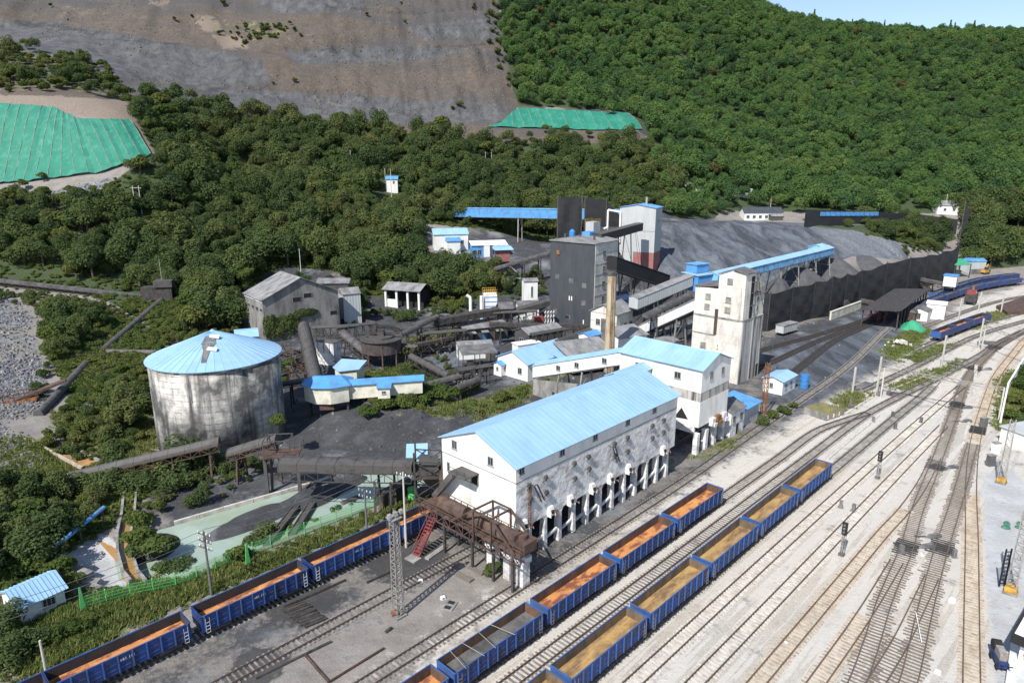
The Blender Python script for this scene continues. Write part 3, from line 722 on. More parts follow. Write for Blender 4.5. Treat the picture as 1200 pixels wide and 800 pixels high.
def track(label, pts, sleeper='sleeper_grey', rail='rail', step=0.6, near=112, cap=180, avoid=None, long_=2.5, group='railway tracks of the yard', zoff=None):
  TRACK_N[0] += 1
  zo = 0.003 * TRACK_N[0] if zoff is None else zoff
  P = catmull(pts, step)
  T = thing('railway_track', label, 'railway track', (P[0].x, P[0].y, 0), 0, group)
  o = Vector((P[0].x, P[0].y))
  R = P[::3] + [P[-1]]
  for side in (-0.755, 0.755):
    v, f, mi = [], [], []
    prof = [(-.07, 0.06), (.07, 0.06), (.03, .10), (.04, .24), (-.04, .24), (-.03, .10)]
    for i, p in enumerate(R):
      d = tangent(R, i); n = Vector((-d.y, d.x))
      for y, z in prof:
        q = p - o + n * (side + y)
        v.append((q.x, q.y, z + zo))
    k = len(prof)
    for i in range(len(R) - 1):
      for j in range(k):
        f.append((i * k + j, (i + 1) * k + j, (i + 1) * k + (j + 1) % k, i * k + (j + 1) % k))
        mi.append(1 if j == 3 else 0)
    me = bpy.data.meshes.new('rail')
    me.from_pydata(v, [], f)
    me.materials.append(M[rail]); me.materials.append(M['rail_head'])
    me.polygons.foreach_set('material_index', mi)
    me.update()
    link('rail', me, T)
  rest = MB(); cnt = 0
  sm = sleeper_mesh(sleeper, long_)
  sv = [tuple(q.co) for q in sm.vertices]
  sf = [tuple(q.vertices) for q in sm.polygons]
  for i, p in enumerate(P):
    if avoid is not None and any((p - q).length < 1.5 for q in avoid): continue
    d = tangent(P, i)
    a = math.atan2(d.y, d.x) + random.gauss(0, .012)
    dist = p.length
    u, vv = project(np.array(p.x), np.array(p.y), 0.0)
    seen = -30 < u < 1230 and vv < 830
    jz = zo - 0.16 + random.uniform(-.012, .012)
    jl = random.gauss(0, .12 if 'wood' in sleeper else .03)
    q = p - o + Vector((-d.y, d.x)) * jl
    oily = any((p - k_.xy).length < 2.4 for k_ in OIL)
    if seen and (dist < near and cnt < cap or oily):
      link('sleeper', sleeper_mesh('sleeper_oil', long_ + .2) if oily else (sleeper_mesh('sleeper_wood', random.choice((2.5, 2.7, 2.9, 3.2))) if 'wood' in sleeper else sm), T, (q.x, q.y, jz), a); cnt += 1
    elif vv < 900:
      c, s_ = math.cos(a), math.sin(a)
      n = len(rest.v)
      rest.v += [(q.x + x * c - y * s_, q.y + x * s_ + y * c, z + jz) for x, y, z in sv]
      rest.f += [tuple(n + k for k in g_) for g_ in sf]
      rest.m += [0] * len(sf)
  if rest.f:
    r = rest.build('far_sleepers', M[sleeper], T)
    r['kind'] = 'stuff'
  return P
def px(*pts): return [at(u, v, .2)[:2] for u, v in pts]
def stp(*pts): return [tuple(W(s, t)[:2]) for s, t in pts]
track('sooty track carrying the wagon row beside the green mesh fence', stp((-28, -70.4), (20, -70.4), (60, -70.4), (140, -70.4)), 'sleeper_pale')
track('sooty track running straight under the big loading shed past the lattice mast', stp((10, -61.4), (60, -61.4), (90, -61.4), (117, -61.4)), 'sleeper_grey')
T3 = track('dark track along the arches of the big loading shed', stp((12, -51), (60, -51.1), (95, -51.5), (120, -52.6), (145, -53.5), (172, -54.6), (195, -56.6), (220, -59.6), (250, -62.5)), 'sleeper_grey')
track('track under the rust floored wagons in front of the loading shed', stp((5, -44.2), (60, -44.1), (112, -44.0)) + px((960, 503), (990, 492), (1018, 483)), 'sleeper_grey')
LAD = track('long grey track between the two wagon rows, curving away in the distance', stp((18, -40.6), (70, -40.5), (122, -40.4)) + px((988, 504), (1020, 482), (1060, 461), (1098, 443), (1120, 431), (1150, 415), (1169, 402), (1200, 387), (1240, 372)), 'sleeper_grey')
track('track under the sand floored wagons', stp((22, -35.6), (70, -35.4), (105, -35.4), (150, -35.2), (172, -35.0)) + px((1098, 446)), 'sleeper_grey', avoid=LAD)
T11 = track('brown timbered track curving past the black oily patches', px((986, 835), (1004, 800), (1022, 750), (1037, 702), (1062, 642), (1074, 600), (1097, 541), (1112, 500), (1121, 475), (1129, 452), (1142, 431), (1160, 412), (1174, 401), (1200, 388)), 'sleeper_wood', 'rail_light', long_=2.7)
track('clean pale track just beyond the sand floored wagons', stp((40, -31.6), (90, -31.5), (130, -31.2), (165, -30.7)) + px((1127, 452)), 'sleeper_pale', avoid=T11)
track('clean pale track second beyond the sand floored wagons', stp((46, -27.1), (80, -27.0), (130, -27.0), (152, -26.9)), 'sleeper_pale', avoid=T11)
track('tan dusted track joining the brown timbered track', stp((50, -22.6), (80, -22.6), (100, -22.6)) + px((1057, 600), (1078, 571), (1097, 535)), 'sleeper_tan', 'rail_light', avoid=T11)
track('short brown track that splits off at the foot of the brown timbered track', px((930, 838), (956, 800), (1001, 737), (1025, 700), (1052, 655)), 'sleeper_tan', 'rail_light', avoid=T11)
RB = track('brown timbered track with a white rod lying across it', px((1048, 840), (1064, 800), (1084, 715), (1101, 650), (1113, 612), (1126, 570), (1140, 518)), 'sleeper_wood', 'rail_light', long_=2.7)
track('brown track that forks left out of the track with the white rod', px((1005, 835), (1026, 800), (1056, 750), (1074, 713), (1092, 675)), 'sleeper_wood', 'rail_light', avoid=RB + T11)
track('outermost track beside the signal yard and the white boundary wall', px((1140, 840), (1139, 800), (1139, 625), (1138, 575), (1141, 530), (1147, 500), (1156, 470), (1167, 442), (1187, 415), (1204, 395), (1230, 372)), 'sleeper_tan', 'rail_light', avoid=RB)
FG = 'far tracks of the yard'
track('sooty far track nearest the netting screen', px((872, 419), (895, 409), (950, 394), (1022, 371), (1062, 352)), 'sleeper_oil', group=FG)
track('sooty far track running past the cream tower to the red hoppers', px((886, 431), (906, 423), (952, 402), (1024, 373)), 'sleeper_oil', group=FG)
track('sooty far track crossing the middle of the coal yard', px((927, 438), (978, 399), (1012, 383), (1042, 371)), 'sleeper_oil', group=FG)
track('pale far track behind the catenary posts', px((1008, 458), (1040, 444), (1082, 424), (1107, 411), (1142, 394), (1200, 376), (1240, 366)), group=FG)
TD = track('far siding that carries the two parked blue wagons', px((1072, 410), (1107, 395), (1150, 379), (1200, 366), (1250, 357)), group=FG)
track('far siding on the far side of the parked blue wagons', px((1080, 384), (1127, 366), (1165, 354), (1200, 347), (1250, 341)), group=FG)
TE = track('farthest siding, which carries the row of coal filled wagons', px((1072, 366), (1110, 352), (1150, 340), (1200, 332.5), (1290, 327)), group=FG)
TE2 = track('farther parallel siding beside the coal filled wagons', px((1085, 355), (1112, 345), (1150, 333.5), (1200, 327), (1290, 321)), group=FG)
track('track joining the outermost track by the white boundary wall', px((1160, 412), (1183, 398), (1212, 380)), group=FG, avoid=T11 + LAD)

# ------------------------------------------------------------------ wagons
def text_mesh(body, size, mt, depth=0.0):
  c = bpy.data.curves.new('lettering', 'FONT')
  c.body = body; c.size = size; c.extrude = depth; c.resolution_u = 1
  c.align_x = 'CENTER'
  o = bpy.data.objects.new('lettering', c)
  me = bpy.data.meshes.new_from_object(o)
  bpy.data.objects.remove(o)
  me.materials.clear(); me.materials.append(mt)
  return me
TXT = {}
def wall_text(body, size, parent, loc, rz, mt='white', name='lettering'):
  k = (body, size, mt)
  if k not in TXT: TXT[k] = text_mesh(body, size, M[mt])
  o = link(name, TXT[k], parent, loc)
  o.rotation_euler = (math.pi / 2, 0, rz)
  return o
WL, WW, WF, WT, FZ = 12.9, 2.72, 1.5, 3.12, 1.95
def wagon_proto(label, floor, inner, paint='wagon_blue', text=None, full=True, fill=None):
  T = thing('gondola_wagon', label, 'wagon')
  b_ = MB(); b_.box(-WL / 2 + .04, -WW / 2 + .04, FZ - .12, WL / 2 - .04, WW / 2 - .04, FZ); b_.box(-WL / 2, -WW / 2 + .05, WF - .25, WL / 2, WW / 2 - .05, WF, 1); b_.box(-WL / 2 + .3, -.35, WF - .5, WL / 2 - .3, .35, WF - .25, 1)
  b_.build('floor', [M[floor], M['black_steel']], T)
  for sy in (-1, 1):
    y = sy * WW / 2
    b_ = MB()
    b_.box(-WL / 2, y - .03, WF - .3, WL / 2, y + .03, WT - .06, 0)
    yi = y - sy * .035
    b_.poly([(-WL / 2 + .05, yi, WF), (WL / 2 - .05, yi, WF), (WL / 2 - .05, yi, WT - .1), (-WL / 2 + .05, yi, WT - .1)][::-1 if sy > 0 else 1], 1)
    b_.box(-WL / 2 - .01, y - .05, WT - .06, WL / 2 + .01, y + .05, WT + .05, 2)
    yo = y + sy * .035
    b_.box(-WL / 2, min(y, y + sy * .06), WF - .32, WL / 2, max(y, y + sy * .06), WF - .12, 0)
    n = 10
    if full:
      for i in range(n):
        x0 = -WL / 2 + .3 + i * (WL - .6) / (n - 1)
        if i < n - 1:
          xm = x0 + (WL - .6) / (n - 1) / 2
          b_.box(xm - .45, min(y, y + sy * .055), WF + .15, xm + .45, max(y, y + sy * .055), WF + .24, 2)
          b_.box(xm - .5, min(y, y + sy * .05), WF + .75, xm + .5, max(y, y + sy * .05), WF + .82, 2)
    wl_ = b_.build('side_wall', [M['wagon_dark'], M[inner], M['wagon_blue']], T)
    rm = MB(); rm.box(-.06, min(0, sy * .13), WF - .3, .06, max(0, sy * .13), WT - .06)
    rm = rm.mesh('side_post', M['wagon_blue'])
    if full:
      for i in range(n): link('side_post', rm, wl_, (-WL / 2 + .3 + i * (WL - .6) / (n - 1), y + sy * .03, 0))
      lm = MB()
      for k in range(4): lm.box(-.2, 0, WF - .5 + k * .42, .2, .03, WF - .46 + k * .42)
      lm.box(-.22, 0, WF - .5, -.2, .03, WT - .3); lm.box(.2, 0, WF - .5, .22, .03, WT - .3)
      lm = lm.mesh('ladder', M['white' if paint == 'wagon_dark' else 'galv'])
      for sx in (-1, 1):
        o = link('ladder', lm, wl_, (sx * (WL / 2 - .55), y + sy * .17, 0)); o.rotation_euler.z = 0 if sy > 0 else math.pi
    if text:
      wall_text(text, .45, wl_, (sy * -.2, y + sy * .10, WF + .86), 0 if sy < 0 else math.pi)
  for sx in (-1, 1):
    x = sx * WL / 2
    b_ = MB()
    b_.box(x - .03, -WW / 2 + .03, WF - .3, x + .03, WW / 2 - .03, WT - .06, 0)
    xi = x - sx * .035
    b_.poly([(xi, -WW / 2 + .06, WF), (xi, WW / 2 - .06, WF), (xi, WW / 2 - .06, WT - .1), (xi, -WW / 2 + .06, WT - .1)][::1 if sx < 0 else -1], 1)
    b_.box(x - .07, -WW / 2 - .01, WT - .061, x + .07, WW / 2 + .01, WT + .052, 0)
    if full:
      for k in range(3): b_.box(min(x, x + sx * .09), -WW / 2 + .1, WF + .3 + k * .55, max(x, x + sx * .09), WW / 2 - .1, WF + .42 + k * .55, 0)
    b_.build('end_wall', [M[paint], M[inner]], T)
    b_ = MB(); b_.box(min(x, x + sx * .42), -.12, .78, max(x, x + sx * .42), .12, 1.02)
    b_.build('coupler', M['black_steel'], T)
    b_ = MB()
    xb = sx * (WL / 2 - 2.1)
    for sy in (-.95, .95): b_.box(xb - 1.15, sy - .08, .52, xb + 1.15, sy + .08, .86)
    b_.box(xb - .25, -1.0, .5, xb + .25, 1.0, .8)
    bo = b_.build('bogie', M['dark_steel'], T)
    if full:
      wm = MB(); wm.tube((0, -.07, 0), (0, .07, 0), .42, 12); wm = wm.mesh('wheel', M['black_steel'])
      for dx in (-.88, .88):
        for sy in (-.755, .755): link('wheel', wm, bo, (xb + dx, sy, .72))
  if fill:
    fb = MB(); r_ = random.Random(3); nx_, ny_ = 14, 5; gp = {}
    for i in range(nx_ + 1):
      for j in range(ny_ + 1):
        e = min(i, nx_ - i, 2) / 2; g_ = min(j, ny_ - j, 2) / 2
        gp[i, j] = (-WL / 2 + .06 + (WL - .12) * i / nx_, -WW / 2 + .06 + (WW - .12) * j / ny_, WT - .55 + .5 * min(e, 1) * g_ + r_.uniform(-.08, .1))
    for i in range(nx_):
      for j in range(ny_): fb.poly([gp[i, j], gp[i + 1, j], gp[i + 1, j + 1], gp[i, j + 1]])
    fb.build('coal_load', M[fill], T, smooth=True)
  return T
def place(proto, used, loc, rz, label, group):
  o = proto if not used else copy_tree(proto)
  o.location = loc; o.rotation_euler.z = rz
  o['label'] = label; o['group'] = group
  return o
pA = wagon_proto('', 'wagon_rust', 'wall_dark', 'wagon_dark', '881 101')
GA = 'empty blue wagons in the row by the fence'
LA = ['dark blue wagon cut off at the near end of the row beside the fence', 'dark blue open wagon standing below the small hut', 'dark blue open wagon second along the fence row, by the wooded pond bank',
      'dark blue open wagon beside the pond and behind the lattice mast', 'dark blue wagon half hidden under the rusty conveyor at the loading shed']
for i, s_ in enumerate((-4.6, 8.4, 22.2 + .3, 36.0, 49.4)):
  place(pA, i, W(s_ + 6.55, -70.4, 0), RZ, LA[i], GA)
pB = wagon_proto('', 'wagon_rust', 'wall_rust', 'wagon_blue')
pS = wagon_proto('', 'wagon_soot', 'wall_rust', 'wagon_blue')
pC = wagon_proto('', 'wagon_sand', 'wall_sand', 'wagon_blue')
GB = 'empty blue wagons in the row in front of the loading shed'
LB = ['rust floored wagon cut off by the bottom edge, next to the sooty grey floored one', 'blue wagon with a sooty grey floor and poles laid across its top', 'rust floored blue wagon coupled beyond the sooty grey floored one',
      'rust floored blue wagon, second from the far end of its row', 'blue wagon at the far end of the rust floored row, opposite the last arches']
us = {}
for i, s_ in enumerate((22.45, 36.15, 49.9, 63.6, 77.3)):
  p = pS if i == 1 else pB
  place(p, us.get(p.name, 0), W(s_ + 6.5, -44.15, 0), RZ, LB[i], GB); us[p.name] = 1
pk = thing('crossing_poles', 'bundle of pale poles laid across the sooty grey floored wagon', 'poles', W(39.5, -44.15, WT + .08), RZ)
for k, (x_, a_) in enumerate(((-1.8, .1), (.2, -.05), (2.2, .08), (4.4, -.12))):
  b_ = MB(); b_.tube((x_ - a_ * 3, -1.7, .03 * (k % 2)), (x_ + a_ * 3, 1.6, .03 * (k % 2)), .03, 6); b_.build('pole', M['galv'], pk)
GC = 'empty blue wagons in the row beside the clean pale tracks'
LC = ['sand floored wagon cut off by the bottom edge of the near row', 'blue wagon with a bright ochre floor, nearest whole one in its row', 'blue wagon with a plain sandy floor, between the ochre one and the brown stained one',
      'blue wagon with a dark brown patch on its sandy floor', 'blue wagon with a grey dusty floor, next to the last one of its row', 'blue wagon at the far end of the sand floored row']
for i, s_ in enumerate((29.9, 43.5, 57.15, 70.75, 84.35, 98.0)):
  place(pC, i, W(s_ + 6.5, -35.55, 0), RZ, LC[i], GC)
def on_track(P, s0, n, pitch, proto, labels, group, start_used=0):
  i0 = int(s0 / .6)
  for k in range(n):
    i = i0 + int(k * pitch / .6)
    if i >= len(P) - 2: break
    d = tangent(P, i)
    place(proto, start_used + k, (P[i].x, P[i].y, 0), math.atan2(d.y, d.x), labels[min(k, len(labels) - 1)], group)
pD = wagon_proto('', 'wagon_rust', 'wall_dark', 'wagon_blue', full=False)
on_track(TD, 22, 3, 13.6, pD, ['blue wagon with a rusty floor at the near end of the parked far pair', 'blue wagon coupled behind the one at the end of the far siding', 'blue wagon third along the far siding, running out of view'], 'blue wagons parked on the far siding')
pE = wagon_proto('', 'wagon_soot', 'wall_dark', 'wagon_blue', full=False, fill='coal')
LE = ['coal filled blue wagon at the near end of the curved train, by the black shelter', 'coal filled blue wagon second in the curved train', 'coal filled blue wagon third in the curved train', 'coal filled blue wagon fourth in the curved train', 'coal filled blue wagon fifth in the curved train', 'coal filled blue wagon sixth in the curved train', 'coal filled blue wagon at the tail of the curved train']
on_track(TE, 8, 7, 13.6, pE, LE, 'coal filled wagons on the curve')
LF = ['coal filled blue wagon under the white hopper hut on the farther siding', 'coal filled blue wagon behind the red machine on the farther siding', 'coal filled blue wagon third along the farther siding', 'coal filled blue wagon fourth along the farther siding', 'coal filled blue wagon fifth along the farther siding', 'coal filled blue wagon last in view along the farther siding']
on_track(TE2, 14, 6, 13.6, pE, LF, 'coal filled wagons on the farther siding', 1)
# ------------------------------------------------------------------ building kit
WIN = {}
def window(T, loc, rz, w, h, panes=2, frame='frame', pane='glass', name='window'):
  """frame standing proud of the wall (its outside looks along local -y) with a pane set back in it"""
  k = (w, h, panes, frame, pane)
  if k not in WIN:
    b_ = MB(); t_ = min(.09, w * .12)
    b_.box(-w / 2, -.10, 0, -w / 2 + t_, .02, h); b_.box(w / 2 - t_, -.10, 0, w / 2, .02, h)
    b_.box(-w / 2 + t_, -.10, 0, w / 2 - t_, .02, t_); b_.box(-w / 2 + t_, -.10, h - t_, w / 2 - t_, .02, h)
    for i in range(1, panes):
      x = -w / 2 + w * i / panes
      b_.box(x - t_ / 2, -.09, t_, x + t_ / 2, .02, h - t_)
    b_.box(-w / 2 - .08, -.16, -.09, w / 2 + .08, .02, -.002)
    f_ = b_.mesh('window', M[frame])
    b_ = MB(); b_.box(-w / 2 + t_ - .002, -.045, t_ - .002, w / 2 - t_ + .002, .0, h - t_ + .002)
    WIN[k] = (f_, b_.mesh('pane', M[pane]))
  f_, p_ = WIN[k]
  o = link(name, f_, T, loc, rz)
  link('pane', p_, o)
  return o
def opening(T, loc, rz, w, h, m_='void', name='door_opening', frame='concrete'):
  b_ = MB()
  b_.box(-w / 2, -.05, 0, w / 2, .0, h, 0)
  b_.box(-w / 2 - .12, -.12, 0, -w / 2, .0, h + .12, 1); b_.box(w / 2, -.12, 0, w / 2 + .12, .0, h + .12, 1); b_.box(-w / 2, -.12, h, w / 2, .0, h + .12, 1)
  return b_.build(name, [M[m_], M[frame]], T, loc=loc, rz=rz)
def roof_slope(T, a, b_, c, d, th, m_, ribs=0.0, name='roof_slope', rib_h=.028):
  """sheet a-b (eave) c-d (ridge, c above b) with raised seams running up the slope"""
  a, b_, c, d = map(Vector, (a, b_, c, d))
  n = (b_ - a).cross(d - a).normalized()
  if n.z < 0: n = -n
  q = MB()
  q.hexa([a, b_, c, d, a + n * th, b_ + n * th, c + n * th, d + n * th])
  if ribs:
    k = max(2, int((b_ - a).length / ribs))
    for i in range(k + 1):
      f = min(max(i / k, .006), .994)
      p0, p1 = a.lerp(b_, f) + n * th, d.lerp(c, f) + n * th
      e = (b_ - a).normalized() * .022
      q.loft([p0 - e, p0 + e, p0 + e * .4 + n * rib_h, p0 - e * .4 + n * rib_h], [p1 - e, p1 + e, p1 + e * .4 + n * rib_h, p1 - e * .4 + n * rib_h])
  return q.build(name, M[m_], T)
def gable_roof(T, L, D, ze, zr, m_, oh=.4, th=.12, ribs=0.0, x0=0.0):
  s = (zr - ze) / (D / 2)
  for k in (0, 1):
    ye, yr = (-oh, D / 2) if k == 0 else (D + oh, D / 2)
    z_ = ze - s * oh + .03
    roof_slope(T, (x0 - oh, ye, z_), (L + oh, ye, z_), (L + oh, yr, zr + .03), (x0 - oh, yr, zr + .03), th, m_, ribs)
  q = MB(); q.prism([(D / 2 - .25, zr + th - .06), (D / 2, zr + th + .05), (D / 2 + .25, zr + th - .06), (D / 2, zr + th + .09)], x0 - oh, L + oh)
  q.build('ridge_cap', M[m_], T)
def gable_body(T, L, D, z0, ze, zr, m_, name='wall', x0=0.0):
  q = MB(); q.prism([(0, z0), (D, z0), (D, ze), (D / 2, zr), (0, ze)], x0, L)
  return q.build(name, M[m_], T)
def house(name, label, cat, loc, rz, L, D, ze, zr, wall='white_panel', roof='blue_light', z0=-.3, oh=.35, ribs=0.0, wins=(), group=None, wz=1.1):
  """wins: (side, u, w, h, z) with side 'f' y=0, 'b' y=D, 'l' x=0, 'r' x=L"""
  T = thing(name, label, cat, loc, rz, group)
  gable_body(T, L, D, z0, ze, zr, wall)
  gable_roof(T, L, D, ze, zr, roof, oh, .1, ribs)
  for w_ in wins: side_window(T, L, D, *w_)
  return T
def side_window(T, L, D, side, u, w, h, z, kind='window', panes=2, pane='glass'):
  loc, r = {'f': ((u, 0, z), 0), 'b': ((u, D, z), math.pi), 'l': ((0, u, z), -math.pi / 2), 'r': ((L, u, z), math.pi / 2)}[side]
  if kind == 'window': return window(T, loc, r, w, h, panes, pane=pane)
  return opening(T, loc, r, w, h, name=kind, m_=pane if pane != 'glass' else 'void')

# ------------------------------------------------------------------ main loading shed
T = thing('loading_shed', 'long white loading shed on open columns with a bright light blue roof', 'loading shed', W(57, -54.5), RZ)
LS, DS = 38.4, 14.3
q = MB(); q.box(0, 0, 5.0, LS, DS, 11.86); q.build('bunker_wall', M['limewash'], T)
q = MB(); q.box(-.06, 0.02, 4.98, 0.0, DS - .02, 11.86); q.build('gable_render', M['limewash_clean'], T)
q = MB(); q.prism([(-.03, 11.86), (DS + .03, 11.86), (DS + .03, 13.95), (DS / 2, 16.75), (-.03, 13.95)], -.09, LS + .03); q.build('upper_wall', M['white_panel'], T)
gable_roof(T, LS, DS, 13.98, 16.8, 'blue_light', .45, .12, 1.0)
q = MB(); q.box(-.11, -.06, 11.76, LS + .05, -.03, 11.87); q.box(-.13, -.03, 11.76, -.09, DS, 11.87); q.build('ledge', M['concrete'], T)
cm = MB(); cm.loft([(-.36, 0, -.2), (.36, 0, -.2), (.36, .9, -.2), (-.36, .9, -.2)], [(-.22, 0, 4.4), (.22, 0, 4.4), (.22, .9, 4.4), (-.22, .9, 4.4)])
cm.loft([(-.22, 0, 4.4), (.22, 0, 4.4), (.22, .9, 4.4), (-.22, .9, 4.4)], [(-.75, 0, 5.02), (.75, 0, 5.02), (.75, .9, 5.02), (-.75, .9, 5.02)])
cm = cm.mesh('column', M['limewash'])
bm_ = MB(); bm_.bar((.3, .35, 1.35), (2.8, .35, 1.9), .3, .32); bm_ = bm_.mesh('tie_beam', M['limewash'])
NC = 12
for i in range(NC):
  x = 2.8 + i * 33.8 / (NC - 1)
  for y in (0.05, 6.3, DS - .95): link('column', cm, T, (x, y, 0))
  if i < NC - 1: link('tie_beam', bm_, T, (x, 0.05, 0))
hp = MB()
hp.loft([(-1.3, -1.3, 5.0), (1.3, -1.3, 5.0), (1.3, 1.3, 5.0), (-1.3, 1.3, 5.0)], [(-.5, -.5, 4.05), (.5, -.5, 4.05), (.5, .5, 4.05), (-.5, .5, 4.05)])
hp = hp.mesh('hopper', M['concrete'])
for i in range(NC - 1):
  for y in (3.6, 10.2): link('hopper', hp, T, (2.6 + i * (LS - 1.6) / (NC - 1), y, 0))
q = MB(); q.box(.3, 5.8, -.1, LS - .3, 6.1, 5.0); q.build('inner_shade_wall', M['void'], T)  # black sheet painted as the deep shade behind the open columns
for s_ in (57.9, 65.9, 73.2, 81.2, 88.5): window(T, (s_ - 57, -.03, 12.75), 0, 1.0, 1.1, 2)
for t_, z_ in ((-66.1, 13.0), (-59.0, 12.8)): window(T, (-.09, -54.5 - t_, z_), -math.pi / 2, 1.0, 1.25, 2)
window(T, (-.06, 13.0, 9.3), -math.pi / 2, .5, 1.3, 1)
# loading gates along the arches
gm = MB(); gm.loft([(-.42, -.7, 5.05), (.42, -.7, 5.05), (.42, 0, 4.9), (-.42, 0, 4.9)], [(-.42, -.35, 6.2), (.42, -.35, 6.2), (.42, 0, 6.2), (-.42, 0, 6.2)])
gm.box(-.5, -.76, 4.8, -.42, 0, 5.4); gm.box(.42, -.76, 4.8, .5, 0, 5.4)
gm = gm.mesh('loading_gate', M['limewash_clean'])
gd = MB(); gd.box(-.22, -.74, 5.25, .22, -.5, 5.75); gd = gd.mesh('gate_opening', M['void'])
gl = MB(); gl.bar((.1, -.75, 5.6), (.75, -1.2, 5.2), .08, .08); gl.tube((.72, -1.22, 5.1), (.72, -1.15, 5.4), .08, 6); gl = gl.mesh('lever', M['red_panel'])
for s_ in (58.3, 63.5, 67.7, 72.7, 77.0, 81.7, 91.5):
  o = link('loading_gate', gm, T, (s_ - 57, 0, 0)); link('gate_opening', gd, o); link('lever', gl, o)
bk = MB(); bk.box(-.3, -.5, 0, .3, 0, .12); bk.bar((-.22, -.45, .05), (-.22, -.02, -.6), .09, .09); bk.bar((.22, -.45, .05), (.22, -.02, -.6), .09, .09); bk.tube((-.2, -.3, .28), (.2, -.3, .28), .2, 8)
bk = bk.mesh('winch_bracket', M['dark_steel'])
for s_ in (59.2, 62.4, 68.4, 71.6, 77.8, 81.1, 87.9, 91.2):
  link('winch_bracket', bk, T, (s_ - 57, 0, 10.7)); link('winch_bracket', bk, T, (s_ - 56.8, 0, 8.6 + .3 * math.sin(s_)))
q = MB()
for dx in (0, .45): q.box(2.2 + dx, -.16, 4.4, 2.26 + dx, -.08, 11.0)
for k in range(18): q.box(2.26, -.15, 4.6 + k * .36, 2.65, -.09, 4.65 + k * .36)
o = q.build('ladder', M['rust'], T); o['kind'] = 'stuff'
for sx, zz in ((2.4, 10.9), (19.4, 10.9)):
  q = MB(); q.bar((sx, -.9, zz), (sx + 2.2, -.25, zz - 3.3), .14, .14); q.bar((sx, -.1, zz), (sx, -.9, zz), .1, .1); q.bar((sx + .6, -.9, zz), (sx + 2.8, -.25, zz - 3.3), .14, .14); q.bar((sx, -.9, zz), (sx + .6, -.9, zz), .1, .1)
  o = q.build('jib', M['dark_steel'], T); o['kind'] = 'stuff'
# balcony and chute on the gable
q = MB(); q.box(-2.6, 6.8, 10.75, -.06, 10.2, 10.9)
for y in (6.8, 8.5, 10.15): q.box(-2.6, y, 10.9, -2.54, y + .06, 11.8)
q.box(-2.6, 6.8, 11.72, -2.54, 10.2, 11.79); q.box(-2.6, 6.8, 11.3, -2.55, 10.2, 11.35); q.bar((-2.4, 7.0, 10.75), (-.06, 7.0, 9.0), .1, .1); q.bar((-2.4, 10.0, 10.75), (-.06, 10.0, 9.0), .1, .1)
o = q.build('balcony', M['dark_steel'], T); o['kind'] = 'stuff'
q = MB(); q.bar((-1.2, 10.4, 10.3), (-1.3, 14.6, 5.3), .95, .8); q.build('chute', M['hood'], T)
opening(T, (-.06, 7.6, 9.0), -math.pi / 2, 1.2, 1.7, name='doorway')
q = MB(); q.box(-.5, 0.2, -.2, -.07, 1.2, 4.98); q.build('corner_pier', M['limewash_clean'], T)

# ------------------------------------------------------------------ second bunker house
T = thing('bunker_house', 'white bunker house with a light blue gable roof beyond the long loading shed', 'bunker house', W(115.3, -55.3), RZ + math.pi / 2)
L2, D2 = 17.4, 10.5
gable_body(T, L2, D2, 11.7, 15.9, 17.9, 'white_panel', 'upper_wall')
gable_roof(T, L2, D2, 15.95, 17.95, 'blue_light', .4, .12, 1.0)
q = MB(); q.box(.04, .04, 10.0, L2, D2 - .04, 11.7); q.build('stained_band', M['tower_side'], T)
q = MB(); q.box(.02, .02, 5.2, L2, D2 - .02, 10.0); q.build('bunker_wall', M['limewash_clean'], T)
q = MB()
for (x, y) in ((.1, .1), (.1, 9.5), (8.2, 9.5), (8.2, .1), (16.4, .1), (16.4, 9.5), (.1, 3.2), (.1, 6.4)):
  c_ = MB(); c_.loft([(x, y, -.2), (x + .9, y, -.2), (x + .9, y + .9, -.2), (x, y + .9, -.2)], [(x, y, 3.9), (x + .9, y, 3.9), (x + .9, y + .9, 3.9), (x, y + .9, 3.9)])
  c_.build('column', M['limewash'], T)
for x0 in (1.0, 9.1):
  c_ = MB(); c_.loft([(x0 + 0, .1, 5.2), (x0 + 7.2, .1, 5.2), (x0 + 7.2, 10.4, 5.2), (x0, 10.4, 5.2)], [(x0 + 2.6, 3.6, 2.9), (x0 + 4.6, 3.6, 2.9), (x0 + 4.6, 6.6, 2.9), (x0 + 2.6, 6.6, 2.9)]); c_.build('hopper', M['limewash_clean'], T)
  c_ = MB(); c_.prism([(10.02, 3.9), (10.44, 3.9), (10.44, 5.22), (10.02, 5.22)], x0 - .1, x0 + 7.3); c_.build('lintel', M['limewash'], T)
c_ = MB(); c_.poly([(2.2, 10.53, 6.3), (5.0, 10.53, 6.0), (3.6, 10.53, 8.2)]); c_.poly([(2.2, 10.50, 6.3), (3.6, 10.50, 8.2), (5.0, 10.50, 6.0)]); c_.build('hatch', M['void'], T)
for s_, z_ in ((108.1, 13.6), (112.3, 13.6)): window(T, (0, 115.3 - s_, z_), -math.pi / 2, 1.1, 1.4, 2)
for x_ in (4.8, 13.2): window(T, (x_, D2, 13.4), math.pi, 1.3, 1.3, 2)
for k in range(3):
  g_ = MB(); g_.box(-.7, 1.2 + k * 2.1, 4.6, 0, 2.5 + k * 2.1, 6.0); g_.box(-.95, 1.0 + k * 2.1, 4.4, -.7, 2.0 + k * 2.1, 5.0); g_.build('loading_gate', M['rust' if k == 1 else 'limewash'], T)
T = thing('link_gallery', 'short blue roofed link between the long loading shed and the bunker house', 'gallery', W(95.45, -65.6), RZ)
gable_body(T, 9.2, 3.4, 12.2, 14.7, 15.5, 'cream_panel'); gable_roof(T, 9.2, 3.4, 14.75, 15.55, 'blue_light', .25, .1, 1.0)
T.location.z = -.6
